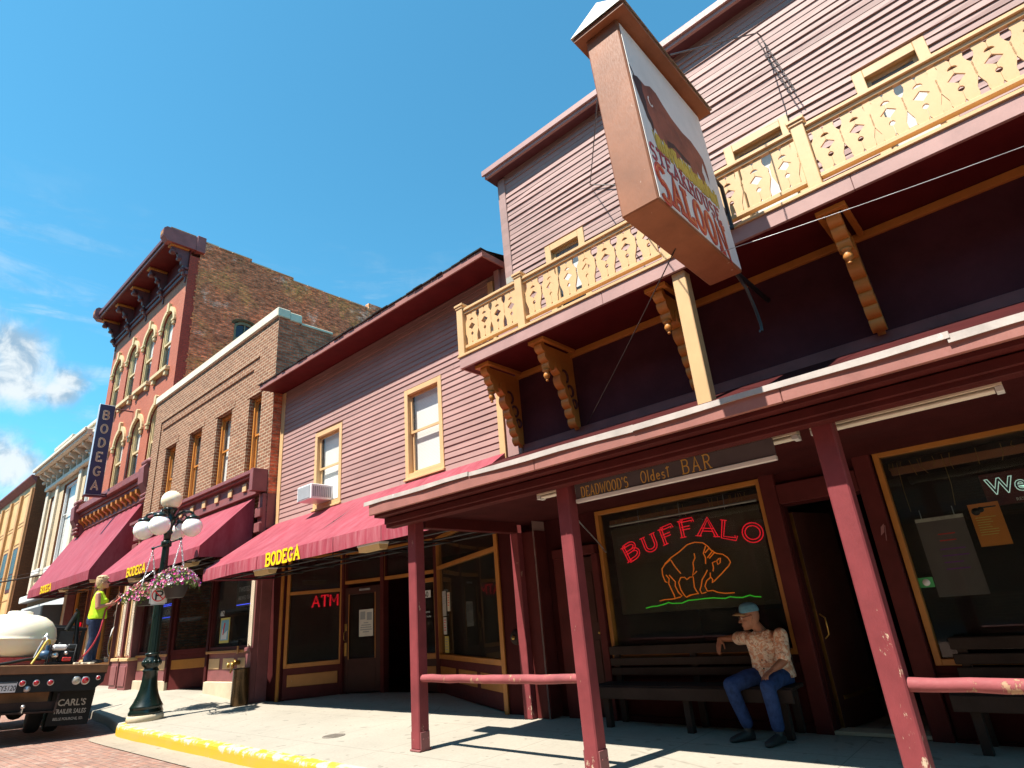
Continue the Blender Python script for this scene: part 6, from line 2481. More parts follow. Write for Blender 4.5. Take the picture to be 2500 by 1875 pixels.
mb = MB(); mb.lathe([(.03, -.07), (.03, -.09), (.0, -.092)], (-6.25, 6.965, 1.0), 12, axis='y'); mb.build('hub', M_brass, t)
t = thing('trash_can', (-13.62, 6.42, 0), 'dark bronze standing ash bin against the iron column by the clapboard building', 'bin')
mb = MB(); mb.lathe([(.17, 0), (.175, .02), (.165, .68), (.175, .70), (.14, .71), (.12, .69), (.0, .68)], (-13.62, 6.40, .005), 20)
mb.build('body', plain('bronze_bin', (.09, .05, .02), .3, .6, .5, .3, 3), t)
t = thing('fire_hose_inlet', (-14.4, 6.6, .62), 'brass twin fire hose inlet below the right-hand window of the brown brick shop', 'fire inlet')
mb = MB()
mb.lathe([(.05, 0), (.05, -.10), (.075, -.12), (.0, -.12)], (-14.4, 6.70, .80), 12, axis='y')
for s in (-1, 1):
    mb.tube([(-14.4, 6.58, .80), (-14.4 + s * .09, 6.52, .76)], .045, 8); mb.lathe([(.055, 0), (.055, -.05), (.0, -.052)], (-14.4 + s * .10, 6.52, .76), 10, axis='y')
mb.tube([(-14.4, 6.58, .78), (-14.42, 6.52, .6)], .02, 6)
mb.build('valve_body', M_brass, t)
mb = MB(); mb.bbox(-14.45, -14.37, 6.64, 6.655, .98, 1.14, .004); mb.build('sign_plate', M_gold, t)

# neon ATM and papers in the near shop entrance
def on_line(A, B, d):
    A, B = Vector((*A, 0)), Vector((*B, 0)); u = (B - A).normalized(); n = Vector((u.y, -u.x, 0))
    o = A + n * d
    return Matrix(((u.x, 0, n.x, o.x), (u.y, 0, n.y, o.y), (0, 1, 0, 0), (0, 0, 0, 1)))


F = on_line(A0, A1, -.10)
mb = MB()
x = .52
for ch in 'ATM':
    adv, strokes, ser = GLYPH[ch]
    for st in strokes:
        for off in (-.010, .010):
            mb.tube([F @ Vector((x + p[0] * .24 + off, 1.80 + p[1] * .24, 0)) for p in st], .008, 5)
    x += adv * .24 + .02
mb.build('neon_sign', M_neonred, label='red neon letters in the window left of the glazed door', cat='neon sign')
F = on_line(A1, A2, .004)
t = flat_sign('notice', 0, 0.001, 0, .001, 8.5, M_paper, 'white printed notice on the glazed door', 'notice')
bpy.data.objects.remove(t.children[0])
t.location = (F @ Vector((.5, 1.2, 0)))
mb = MB(); mb.box(.44, .80, 1.12, 1.66, 0, .003, M=F); mb.build('sheet', M_paper, t)
mb = MB()
for i, w_ in enumerate((.16, .30, .28, .24, .12)):
    mb.box(.62 - w_ / 2, .62 + w_ / 2, 1.20 + i * .045, 1.22 + i * .045, .0032, .0045, M=F)
mb.box(.47, .60, 1.46, 1.62, .0032, .0045, M=F); mb.box(.64, .77, 1.44, 1.60, .0032, .0045, M=F)
mb.build('print', M_greygrille, t)
F = on_line(E3, A3, .004)
t = thing('number_plate', F @ Vector((.35, 1.80, 0)), 'small white house number plate reading 660 on the inner door glass', 'number plate')
mb = MB(); mb.box(.24, .56, 1.76, 1.90, 0, .003, M=F); mb.build('plate', M_whiteink, t)
mb = MB(); fonttext(mb, '660', F @ Matrix.Translation((.40, 1.775, .0032)), .155, .001, .003, 'CENTER', .85); mb.build('digits', M_ink, t)
t = thing('window_sign', F @ Vector((.35, 1.4, 0)), 'white lettering stuck on the inner door glass under the number', 'sign')
mb = MB(); fonttext(mb, 'Welcome', F @ Matrix.Translation((.40, 1.47, .001)), .065, .001, 0, 'CENTER'); fonttext(mb, 'must be 21 to play', F @ Matrix.Translation((.40, 1.39, .001)), .05, .001, 0, 'CENTER', .8)
mb.build('lettering', M_whiteink, t)
F = on_line(A3, A4, -.032)
for i, (a, b, c, d, mt, lb) in enumerate(((.24, .48, 1.38, 1.84, M_greyink, 'dark and white poster on the slanted window beside the inner door'), (.26, .46, 1.05, 1.36, M_paper, 'small white notice under the dark poster on the slanted window'),
                                          (.30, .56, .45 + .28, 1.02, M_yellowpaper, 'yellow strip notice lowest on the slanted window'), (.56, .74, 1.46, 1.80, M_offwhite, 'cream flyer with a red edge on the slanted window'))):
    t = thing('notice', F @ Vector((a, c, 0)), lb, 'notice')
    mb = MB(); mb.box(a, b, c, d, 0, .003, M=F); mb.build('sheet', mt, t)
    mb = MB()
    for k in range(5):
        mb.box(a + .03, b - .03 - .02 * (k % 3), d - .06 - k * .045, d - .045 - k * .045, .0032, .0045, M=F)
    mb.build('print', M_redink if i in (1, 3) else M_greygrille, t)

# signs in the brown shop windows
def neon_text(x, z, Y, rows, label, box, logo=None):
    t = thing('neon_sign', (x, Y, z), label, 'neon sign')
    mb = MB(); mb.bbox(box[0], box[1], Y + .02, Y + .035, box[2], box[3], .003); mb.build('panel', M_grey, t)
    mb = MB()
    for s, dx, dz, size, xs in rows:
        fonttext(mb, s, FRONT(x + dx, Y, z + dz), size, .006, .0, 'LEFT', xs)
    mb.build('lettering', plain('grey_neon_letters', (.40, .42, .46), .4), t)
    mb = MB()
    for zz in (box[2] + .05, box[3] - .05, box[3] - .09):
        mb.tube([(box[0] + .05, Y + .01, zz), (box[1] - .05, Y + .01, zz)], .008, 5)
    mb.build('blue_tube', M_neonblue, t)
    if logo:
        mb = MB(); mb.bbox(*logo, .003); mb.build('red_tube', M_neonred, t)
    return t


neon_text(-14.90, 2.20, BYF + .09, (('TWISTED', 0, .12, .155, .9), ('BREWED TEA', 0, -.06, .125, .8)), 'grey and blue neon beer sign in the right-hand window of the brown brick shop', (-15.05, -14.02, 1.98, 2.72), (-14.25, -14.10, BYF + .08, BYF + .10, 2.42, 2.48))
neon_text(-20.05, 2.05, BYF + .09, (('BUD LIGHT', 0, .0, .26, .85),), 'blue framed neon sign partly behind the street lamp pole', (-20.2, -18.85, 1.95, 2.40))
t = thing('poster', (-15.45, BYF, 1.2), 'blue and white poster with a yellow border low in the brown shop window', 'poster')
Y = BYF + .055
mb = MB(); mb.box(-15.68, -15.18, Y, Y + .004, 1.22, 1.78); mb.build('sheet', M_yellowpaper, t)
mb = MB(); mb.box(-15.63, -15.23, Y - .003, Y - .0005, 1.28, 1.73); mb.build('picture', M_bluepaper, t)
mb = MB(); fill_poly([(-15.6, 1.30), (-15.3, 1.30), (-15.27, 1.5), (-15.45, 1.42), (-15.55, 1.55)], FRONT(0, Y - .003, 0), .001, mb); mb.build('pale_area', M_whiteink, t)
mb = MB(); fill_poly([(-15.52, 1.40), (-15.47, 1.40), (-15.44, 1.52), (-15.40, 1.66), (-15.46, 1.68), (-15.50, 1.55)], FRONT(0, Y - .0045, 0), .001, mb); mb.build('red_figure', M_redink, t)
t = thing('number_plate', (-15.6, Y, 1.82), 'small white house number on the window above the yellow-bordered poster', 'number plate')
mb = MB(); fonttext(mb, '662', FRONT(-15.72, Y, 1.83), .17, .002, .002, 'LEFT', .8); mb.build('digits', M_whiteink, t)
t = thing('window_sign', (-25.05, 7.15, .9), 'painted emblem with white script in the window behind the woman', 'sign')
mb = MB()
Y = RYF + .06
ribbon(mb, arc(-25.05, 1.42, .36, .36, 0, 360, 24), .035, FRONT(0, Y, 0), .002, .005)
ribbon(mb, arc(-25.05, 2.35, .2, .14, 0, 180, 10), .08, FRONT(0, Y, 0), .002, .005)
fonttext(mb, 'Saloon', FRONT(-25.62, Y - .002, .86), .30, .002, 0, 'LEFT', .9)
mb.build('lettering', M_greyink, t)
mb = MB(); ribbon(mb, arc(-25.05, 1.42, .28, .28, 0, 360, 20), .03, FRONT(0, Y, 0), .002, .006); mb.build('ring', M_straw, t)
mb = MB(); fonttext(mb, 'Open', FRONT(-29.75, RYF + .08, 2.2), .34, .01, .0, 'LEFT', .8)
mb.build('neon_sign', M_neonred, label='small red neon word in the shop window left of the woman', cat='neon sign')

# ---------------------------------------------------------------- street lamp
LX, LYp = -13.88, 4.72
lp = thing('street_lamp', (LX, LYp, 0), 'dark green cast-iron street lamp with five white globes at the kerb', 'street lamp')
mb = MB()
mb.lathe([(.31, -.02), (.315, .06), (.30, .11), (.0, .11)], (LX, LYp, 0), 28)
mb.build('footing', M_stone, lp)
mb = MB()
prof = [(.29, .111), (.295, .15), (.275, .19), (.27, .22), (.285, .235), (.27, .26), (.235, .32), (.19, .42), (.155, .54), (.135, .68), (.128, .84), (.14, .855), (.14, .875), (.118, .89),
        (.118, .92), (.15, .95), (.165, 1.0), (.15, 1.06), (.115, 1.10), (.112, 1.13), (.13, 1.145), (.13, 1.17), (.10, 1.185), (.0, 1.185)]
mb.lathe(prof, (LX, LYp, 0), 32)
for k in range(12):                                                  # acanthus lumps on the collar
    w = 2 * PI * k / 12
    mb.ball((LX + .15 * math.cos(w), LYp + .15 * math.sin(w), 1.0), (.03, .03, .05), 8)
mb.build('base', M_green, lp)
mb = MB()
n = 48
vs, fs = [], []
hs = [1.186, 1.5, 2.0, 2.5, 3.0, 3.32]
for h in hs:
    t = (h - 1.18) / 2.14
    r = .098 - .034 * t
    for k in range(n):
        w = 2 * PI * k / n
        rr = r * (1 - .09 * (k % 4 == 0) - .04 * (k % 4 in (1, 3)))
        vs.append((LX + rr * math.cos(w), LYp + rr * math.sin(w), h))
for i in range(len(hs) - 1):
    for k in range(n):
        fs.append((i * n + k, i * n + (k + 1) % n, (i + 1) * n + (k + 1) % n, (i + 1) * n + k))
mb.add(vs, fs, smooth=True)
mb.lathe([(.066, 3.2), (.09, 3.22), (.09, 3.30), (.066, 3.33)], (LX, LYp, 0), 18)
mb.lathe([(.066, 3.32), (.07, 3.45), (.10, 3.50), (.075, 3.55), (.085, 3.62), (.14, 3.70), (.15, 3.76), (.11, 3.82), (.09, 3.86), (.12, 3.92), (.15, 3.97), (.155, 4.0), (.11, 4.01), (.0, 4.01)], (LX, LYp, 0), 24)
mb.build('shaft', M_green, lp)
mb = MB(); mb.ball((LX, LYp, 4.18), .205, 32); mb.build('globe', M_globeold, lp)
for az in (231, 321, 51, 141):
    c, s = math.cos(R(az)), math.sin(R(az))
    P = lambda r, z: (LX + r * c, LYp + r * s, z)
    mb = MB()
    mb.tube([P(.10, 3.74), P(.16, 3.86), P(.26, 3.92), P(.38, 3.92), P(.45, 3.89), P(.47, 3.84)], [.035, .032, .028, .026, .026, .024], 8)
    mb.tube([P(.13, 3.62), P(.2, 3.70), P(.29, 3.73), P(.34, 3.79), P(.31, 3.85), P(.26, 3.83), P(.26, 3.79)], .016, 6)
    a = mb.build('arm', M_green, lp)
    mb = MB()
    mb.lathe([(.03, 3.86), (.05, 3.83), (.12, 3.81), (.135, 3.78), (.13, 3.745), (.0, 3.745)], (LX + .47 * c, LYp + .47 * s, 0), 20)
    mb.build('fitter', M_green, lp)
    mb = MB(); mb.ball((LX + .47 * c, LYp + .47 * s, 3.585), .20, 32); mb.build('globe', M_globe, lp)
mb = MB()
AZ = 3.27
mb.tube([(LX - .74, LYp, AZ), (LX + .74, LYp, AZ)], .017, 8)
for s in (-1, 1):
    mb.ball((LX + s * .75, LYp, AZ), .035, 10)
mb.lathe([(.085, AZ - .06), (.1, AZ - .05), (.1, AZ + .05), (.085, AZ + .06)], (LX, LYp, 0), 16)
mb.build('basket_arm', M_green, lp)

# no-parking plate on the lamp post
t = thing('parking_sign', (LX + .1, LYp, 2.1), 'small white no-parking sign with a red ring on the lamp post, between the flower baskets', 'traffic sign')
# the plate looks down the street, turned a little to the road
u = Vector((.26, .966, 0)).normalized(); nn = Vector((u.y, -u.x, 0))
F = frame((-13.55, 4.585, 2.215), u, nn)
bm = bmesh.new()
bmesh.ops.create_cube(bm, size=1)
for v in bm.verts: v.co = Vector((v.co.x * .305, v.co.y * .33, v.co.z * .004 - .002))
es = [e for e in bm.edges if abs((e.verts[0].co - e.verts[1].co).z) > .001]
bmesh.ops.bevel(bm, geom=es, offset=.03, segments=4, affect='EDGES')
mb = MB(); mb.bm(bm, 0, F); mb.build('plate', M_white, t)
mb = MB()
ribbon(mb, [(-.045, -.075), (-.045, .10)], .032, F, .0, .002)
ribbon(mb, [(-.045, .09), (.02, .09)] + arc(.02, .05, .045, .04, 90, -90)[1:] + [(-.045, .01)], .030, F, .0, .0024)
ribbon(mb, [(-.138, -.135), (-.125, -.15), (.125, -.15), (.138, -.135), (.138, .135), (.125, .15), (-.125, .15), (-.138, .135), (-.138, -.135)], .006, F, 0, .001)
mb.build('letter', M_ink, t)
mb = MB()
ribbon(mb, arc(0, .02, .115, .115, 0, 360, 28), .018, F, .0, .0032)
ribbon(mb, [(-.08, .10), (.08, -.06)], .018, F, .0, .0036)
mb.build('red_ring', M_redink, t)
mb = MB(); [mb.tube([F @ Vector((0, q, -.004)), (LX + .05, LYp - .02, 2.215 + q)], .012, 6) for q in (-.1, .1)]
mb.build('strap', M_steel, t)


# ---------------------------------------------------------------- hanging baskets
def basket(cx, zc, rx, seed, label, weights, drop=.2, dome=.13):
    rnd = random.Random(seed)
    t = thing('hanging_basket', (cx, LYp, zc - .3), label, 'hanging basket', 'flower baskets on the lamp post')
    mb = MB()
    mb.lathe([(.0, -.30), (.14, -.30), (.16, -.29), (.22, -.10), (.235, -.08), (.21, -.06), (.0, -.07)], (cx, LYp, zc), 24)
    mb.build('pot', plain('dark_pot_%d' % seed, (.035, .028, .03), .6), t)
    mb = MB()
    for k in range(4):
        w = 2 * PI * k / 4 + .5
        chain(mb, (cx, LYp, 3.22), (cx + .22 * math.cos(w), LYp + .22 * math.sin(w), zc - .08), 20, .0055, .036)
    mb.tube([(cx, LYp, 3.25), (cx, LYp, 3.20)], .01, 5)
    mb.build('chain', M_chain, t)

    def spot(k):
        w = rnd.uniform(0, 2 * PI)
        r = rx * math.sqrt(rnd.random())
        z = dome * (1 - (r / rx) ** 2) - (drop * max(0, r / rx - .52) ** 1.0 / .48) * rnd.uniform(.3, 1.15)
        lump = 1 + .16 * math.sin(3 * w + seed) + .08 * math.sin(7 * w)
        return Vector((cx + r * lump * math.cos(w), LYp + r * lump * math.sin(w), zc + z + rnd.uniform(-.03, .03))), Vector((math.cos(w) * r / rx, math.sin(w) * r / rx, .55 - .5 * (r / rx)))
    mb = MB()
    for i in range(2300):
        p, n = spot(i)
        p -= n * rnd.uniform(0, .09)
        n = (n + Vector((rnd.gauss(0, .5), rnd.gauss(0, .5), rnd.gauss(0, .5)))).normalized()
        a = n.orthogonal().normalized(); b = n.cross(a)
        w = rnd.uniform(0, 6.28); a, b = a * math.cos(w) + b * math.sin(w), b * math.cos(w) - a * math.sin(w)
        L, W = rnd.uniform(.03, .055), rnd.uniform(.012, .022)
        mb.add([p, p + a * L * .5 + b * W + n * .006, p + a * L, p + a * L * .5 - b * W + n * .006], [(0, 1, 2, 3)])
    for i in range(30):
        p, n = spot(i)
        q = p + Vector((n.x * .1, n.y * .1, -rnd.uniform(.06, .18)))
        mb.tube([p - n * .08, p, q], .003, 3)
    mb.build('leaves', M_leaf, t)
    for nm, cnt in weights.items():
        mb = MB()
        for i in range(cnt):
            p, n = spot(i)
            if nm == 'violet_petals' and rnd.random() < .5:
                p.z -= .05
            n = (n + Vector((rnd.gauss(0, .35), rnd.gauss(0, .35), rnd.gauss(0, .3)))).normalized()
            p += n * .015
            a = n.orthogonal().normalized(); b = n.cross(a)
            r = rnd.uniform(.018, .033)
            vs = [p - n * r * .7]
            ph = rnd.uniform(0, 6)
            for k in range(10):
                w = 2 * PI * k / 10 + ph
                rr = r * (1.0 if k % 2 else .82)
                vs.append(p + (a * math.cos(w) + b * math.sin(w)) * rr + n * rnd.uniform(-.003, .003))
            mb.add(vs, [(0, 1 + k, 1 + (k + 1) % 10) for k in range(10)])
        mb.build(nm, M_fl[nm], t)
    return t


basket(LX - .74, 2.40, .41, 1, 'hanging basket of pink and salmon petunias left of the lamp pole, nearer the woman', {'pink_petals': 120, 'salmon_petals': 190, 'magenta_petals': 70, 'violet_petals': 26, 'white_petals': 25})
basket(LX + .79, 2.44, .44, 2, 'hanging basket of pink, white and violet petunias right of the lamp pole', {'pink_petals': 130, 'salmon_petals': 60, 'magenta_petals': 110, 'violet_petals': 60, 'white_petals': 110}, .09, .26)
t = thing('paper_tag', (-17.0, 6.6, 1.7), 'small white paper tag hanging in the entrance left of the lamp pole', 'tag')
mb = MB(); mb.add([(-21.9, 6.2, 1.62), (-21.65, 6.16, 1.72), (-21.6, 6.2, 1.92), (-21.82, 6.2, 1.85)], [(0, 1, 2, 3)])
mb.tube([(-21.68, 6.2, 1.88), (-21.6, 6.2, 2.9)], .004, 4)
mb.build('tag', M_paper, t)

# ---------------------------------------------------------------- flatbed truck
TR = (Matrix.Translation((-14.28, 4.10, 1.05)) @ Matrix.Rotation(R(-7), 4, 'Z') @ Matrix.Rotation(R(-5.2), 4, 'X'))
# local: +x = rear, y = 0 at the kerb side, negative towards the road, z = 0 at the bed top
tk = thing('flatbed_truck', (-16.9, 2.9, -.12), 'black flatbed truck with a timber bed edge and lettered mud flaps, parked at the kerb', 'truck')
BW = 2.30
mb = MB()
mb.bbox(-.045, .0, -BW, .0, -.145, .0, .008, M=TR)
mb.build('bed_end_board', M_wood, tk)
mb = MB()
for i in range(11):
    y = -BW + .01 + i * .2075
    mb.bbox(-3.6, -.046, y, y + .19, -.05, -.002, .006, M=TR)
mb.build('bed_planks', paint('bed_planks', (.36, .24, .14), .2, .8, .2, .15, (.5, .38, .25)), tk)
mb = MB()
mb.bbox(-.10, -.004, -BW, .0, -.165, -.147, .003, M=TR)
mb.prism([(-BW + .02, -.166), (-.02, -.166), (-.02, -.30), (-.12, -.40), (-.12, -.44), (-BW + .12, -.44), (-BW + .12, -.40), (-BW + .02, -.30)], 'x', -.05, -.02, M=TR)
mb.bbox(-3.6, -.05, -1.62, -1.52, -.42, -.20, .005, M=TR); mb.bbox(-3.6, -.05, -.80, -.70, -.42, -.20, .005, M=TR)
mb.bbox(-3.6, -.05, -.03, -.01, -.17, -.06, .005, M=TR); mb.bbox(-3.6, -.05, -BW + .01, -BW + .03, -.17, -.06, .005, M=TR)
bodyp = mb.build('rear_apron', M_truckblack, tk)
mb = MB()
for i in range(90):
    y = -BW + .02 + i * .0255
    mb.bbox(-.004, .001, y, y + .012, -.163, -.149, .001, M=TR)
mb.build('tread_edge', M_bench, bodyp)
LM = lambda y, z, r: (y, z, r)


def tail_lamp(y, z, r, mat, nm):
    mb = MB()
    mb.lathe([(r * .98, -.022), (r * 1.18, -.019), (r * 1.2, .004), (r * 1.02, .008)], (0, y, z), 20, axis='x', M=TR)
    ring = mb.build(nm, M_steel, tk)
    mb = MB()
    mb.lathe([(r, -.02), (r, .002), (r * .8, .012), (r * .4, .018), (.001, .020)], (0, y, z), 20, axis='x', M=TR)
    mb.build('lens', mat, ring)


for y, z, r, m in ((-.12, -.235, .035, M_redlens), (-.32, -.275, .060, M_redlens), (-.46, -.270, .060, M_clearlens), (-.85, -.29, .045, M_redlens), (-1.06, -.29, .045, M_redlens), (-1.26, -.29, .045, M_redlens), (-1.73, -.285, .055, M_clearlens), (-1.87, -.285, .055, M_redlens)):
    tail_lamp(y, z, r, m, 'tail_lamp')
mb = MB(); mb.bbox(-.018, -.012, -1.66, -1.33, -.43, -.265, .004, M=TR)
pl = mb.build('licence_plate', M_plate, tk)
F = TR @ SIDE(-.012, -1.495, -.40)
mb = MB(); fonttext(mb, 'CTY5120', F, .115, .002, .0015, 'CENTER', .72)
mb.box(-.012, -.0105, -1.65, -1.34, -.285, -.268, M=TR)
mb.build('plate_lettering', M_ink, pl)
mb = MB()
mb.lathe([(.05, -.02), (.055, .0), (.02, .02), (.0, .02)], (0, -1.17, -.385), 14, axis='x', M=TR)
mb.build('plate_lamp', M_steel, tk)
mb = MB()                                                            # drop hitch
mb.bbox(-.05, .02, -1.66, -.66, -.78, -.75, .003, M=TR)
mb.bbox(-.06, -.045, -1.64, -.68, -.745, -.60, .004, M=TR)
for y in (-1.66, -.69):
    mb.prism([(-.05, -.78), (.05, -.78), (-.0, -.48), (-.05, -.46)], 'y', y, y + .03, M=TR)
mb.tube([TR @ Vector((-.3, -1.16, -.76)), TR @ Vector((.08, -1.16, -.76))], .03, 6)
hi = mb.build('hitch_bar', M_bench, tk)
mb = MB(); mb.ball((.07, -1.16, -.665), .035, 12, M=TR); mb.tube([TR @ Vector((.07, -1.16, -.76)), TR @ Vector((.07, -1.16, -.69))], .015, 6)
mb.build('hitch_ball', M_alu, hi)
mb = MB()
mb.bbox(-.9, -.6, -1.62, -.85, -.70, -.46, .02, M=TR)
mb.bbox(-.28, -.24, -1.62, -.80, -.64, -.45, .005, M=TR)
mb.build('spare_beam', M_wood, tk)
for s, y0, y1 in ((0, -.72, -.06), (1, -BW + .06, -BW + .72)):
    mb = MB()
    mb.bbox(-.40, -.39, y0, y1, -1.03, -.45, .002, M=TR)
    f = mb.build('mud_flap', M_rubber, tk)
    if s == 0:
        F = TR @ SIDE(-.389, (y0 + y1) / 2, -.70)
        mb = MB()
        fonttext(mb, "CARL'S", F, .155, .002, .003, 'CENTER', .92)
        fonttext(mb, 'TRAILER SALES', F @ Matrix.Translation((0, -.13, 0)), .105, .002, .002, 'CENTER', .74)
        fonttext(mb, 'BELLE FOURCHE, SD.', F @ Matrix.Translation((0, -.24, 0)), .062, .002, .0012, 'CENTER', .82)
        mb.build('flap_lettering', M_greyink, f)


def wheel(x, y, w):
    mb = MB()
    mb.lathe([(.24, -w / 2), (.36, -w / 2), (.395, -w / 2 + .04), (.40, 0), (.395, w / 2 - .04), (.36, w / 2), (.24, w / 2)], (x, y, -.785), 28, axis='y', M=TR)
    o = mb.build('wheel', M_rubber, tk)
    mb = MB(); mb.lathe([(.0, -w / 2 + .06), (.2, -w / 2 + .05), (.24, -w / 2), (.245, w / 2), (.2, w / 2 - .05), (.0, w / 2 - .06)], (x, y, -.785), 20, axis='y', M=TR)
    mb.build('rim', M_steel, o)


for y in (-.55, -.84, -1.48, -1.76):
    wheel(-1.25, y, .22)
wheel(-4.6, -.35, .22); wheel(-4.6, -1.95, .22)
mb = MB(); mb.tube([TR @ Vector((-1.25, -.4, -.785)), TR @ Vector((-1.25, -1.9, -.785))], .06, 8); mb.ball((-1.25, -1.15, -.785), .16, 10, M=TR)
mb.build('axle', M_rubber, tk)
mb = MB()                                                            # cab and headache rack
mb.bbox(-5.3, -3.75, -2.1, -.2, -.5, .25, .06, M=TR)
mb.prism([(-5.1, .25), (-3.8, .25), (-3.95, .84), (-4.9, .84)], 'y', -2.05, -.25, M=TR)
mb.bbox(-6.3, -5.3, -2.1, -.2, -.5, .1, .08, M=TR)
mb.build('cab', M_truckblack, tk)
mb = MB()
mb.bbox(-3.7, -3.62, -BW + .05, -.05, .70, .78, .01, M=TR)
for y in (-BW + .1, -.6, -.1):
    mb.bbox(-3.7, -3.62, y - .04, y + .04, 0, .7, .01, M=TR)
mb.build('headache_rack', M_truckblack, tk)
mb = MB()
mb.bbox(-3.72, -3.58, -2.02, -1.66, .79, .82, .01, M=TR); 
mb.build('beacon_foot', M_rubber, tk)
mb = MB(); mb.bbox(-3.72, -3.58, -1.98, -1.70, .821, .92, .03, M=TR); mb.build('beacon', M_orangelens, tk)

tt = thing('water_tank', (TR @ Vector((-1.3, -1.75, 0))), 'big cream plastic water tank strapped on the truck bed', 'tank')
mb = MB()
TC = (-1.30, -1.52)
n, vs, fs = 40, [], []
rr = [(0.0, .0), (.42, .005), (.60, .05), (.70, .16), (.745, .30), (.75, .345), (.765, .355), (.75, .365), (.745, .42), (.70, .56), (.60, .68), (.47, .765), (.34, .80), (.22, .812), (.215, .86), (.17, .875), (.0, .878)]
mb.lathe([(r * .93, h + .10) for r, h in rr], (TC[0], TC[1], 0), n, M=TR)
mb.build('tank_body', M_tank, tt)
mb = MB()
for x in (-.55, .55):
    mb.bbox(TC[0] + x - .04, TC[0] + x + .04, TC[1] - .62, TC[1] + .62, .0, .14, .01, M=TR)
mb.build('cradle', M_redplastic, tt)
mb = MB()
mb.tube([TR @ Vector(p) for p in ((-.56, -1.10, .46), (-.40, -1.06, .47), (-.36, -1.04, .42))], .024, 8)
mb.lathe([(.045, 0), (.045, .05), (.02, .06), (.02, .1)], (-.42, -1.07, .45), 10, M=TR)
mb.tube([TR @ Vector(p) for p in ((-.43, -1.10, .42), (-.40, -1.14, .28), (-.36, -1.18, .10))], .016, 6)
mb.build('outlet_valve', M_chain, tt)
tp = thing('water_pump', (TR @ Vector((-.5, -.75, 0))), 'small petrol pump with a black and white engine on the truck bed beside the tank', 'pump')
mb = MB()
mb.bbox(-.62, -.32, -.98, -.52, .0, .05, .01, M=TR)
for y in (-.96, -.56):
    mb.tube([TR @ Vector(p) for p in ((-.30, y, .02), (-.30, y, .34), (-.62, y, .36), (-.62, y, .02))], .014, 6)
mb.bbox(-.56, -.34, -.80, -.56, .05, .24, .02, M=TR)
fr = mb.build('engine', M_truckblack, tp)
mb = MB(); mb.bbox(-.56, -.34, -.93, -.70, .25, .35, .03, M=TR); mb.build('fuel_tank', M_plasticwhite, tp)
mb = MB(); mb.bbox(-.58, -.36, -.695, -.54, .26, .36, .02, M=TR); mb.lathe([(.03, .35), (.03, .385), (0, .386)], (-.45, -.82, 0), 10, M=TR); mb.build('air_cleaner', M_black, tp)
mb = MB(); mb.lathe([(.0, -.12), (.075, -.10), (.085, .0), (.07, .06), (.0, .07)], (-.40, -.99, .17), 14, axis='y', M=TR); mb.tube([TR @ Vector(p) for p in ((-.40, -1.0, .2), (-.40, -1.0, .34))], .035, 8); mb.build('pump_housing', M_blueplastic, tp)
mb = MB(); mb.bbox(-.33, -.29, -.74, -.60, .06, .13, .01, M=TR); mb.build('red_label', M_redplastic, tp)
mb = MB(); mb.ball((-.35, -.86, .16), (.06, .06, .05), 10, M=TR); mb.ball((-.33, -.70, .20), .035, 8, M=TR); mb.build('silver_cover', M_alu, tp)


def hose(name, pts, r, mat, label):
    P = [Vector(p) for p in pts]
    out = []
    for i in range(len(P) - 1):
        a, b, c, d = P[max(0, i - 1)], P[i], P[i + 1], P[min(len(P) - 1, i + 2)]
        for k in range(6):
            t = k / 6
            out.append(.5 * ((2 * b) + (c - a) * t + (2 * a - 5 * b + 4 * c - d) * t * t + (3 * b - a - 3 * c + d) * t ** 3))
    out.append(P[-1])
    mb = MB(); mb.tube(out, r, 8)
    return mb.build(name, mat, label=label, cat='hose')


T3 = lambda *p: TR @ Vector(p)
hose('hose', [T3(-.34, -.99, .36), T3(-.32, -1.02, .42), T3(-.30, -1.06, .40), T3(-.24, -1.12, .22), T3(-.16, -1.2, .02)], .018, M_hosey, 'yellow hose arching from the pump down to the truck bed')
hose('hose', [T3(-.34, -1.06, .10), T3(-.28, -1.25, .10), T3(-.22, -1.5, .05), T3(-.2, -1.7, .015)], .026, M_rubber, 'thick dark hose lying on the truck bed in front of the tank')
mb = MB()
mb.tube([T3(-.9, -.45, .0), T3(-.95, -.62, .98)], .04, 6); mb.tube([T3(-.95, -.62, .95), T3(-.95, -.72, .62)], .05, 6)
mb.tube([T3(-.95, -.62, .98), T3(-.94, -.66, 1.02)], .02, 6)
mb.build('hose_reel_post', M_truckblack, label='dark leaning post with a hose swivel on the truck bed, right of the tank', cat='post')
mb = MB()
for y in (-.55, -.42, -.30):
    mb.bbox(-.5, -.1, y, y + .07, .0, .035, .005, M=TR)
mb.build('plank', M_offwhite, label='pale loose planks on the truck bed behind the feet of the woman', cat='planks')

# ---------------------------------------------------------------- people
def capsule(mb, a, ra, b, rb, n=12):
    a, b = Vector(a), Vector(b)
    t = (b - a)
    L = t.length
    if L < 1e-6: return
    t.normalize()
    u = t.orthogonal().normalized(); v = t.cross(u)
    vs, fs = [], []
    rings = []
    for k in range(5):
        w = PI / 2 * (k / 4)
        rings.append((a - t * ra * math.cos(w), ra * math.sin(w)))
    for k in range(5):
        w = PI / 2 * (k / 4)
        rings.append((b + t * rb * math.sin(w), rb * math.cos(w)))
    rings = [(c, max(r, .0006)) for c, r in rings]
    for c, r in rings:
        for k in range(n):
            w = 2 * PI * k / n
            vs.append(c + (u * math.cos(w) + v * math.sin(w)) * r)
    m = len(rings)
    for i in range(m - 1):
        for k in range(n):
            fs.append((i * n + k, i * n + (k + 1) % n, (i + 1) * n + (k + 1) % n, (i + 1) * n + k))
    fs.append(list(range(n))[::-1]); fs.append([(m - 1) * n + k for k in range(n)])
    mb.add(vs, fs, smooth=True)


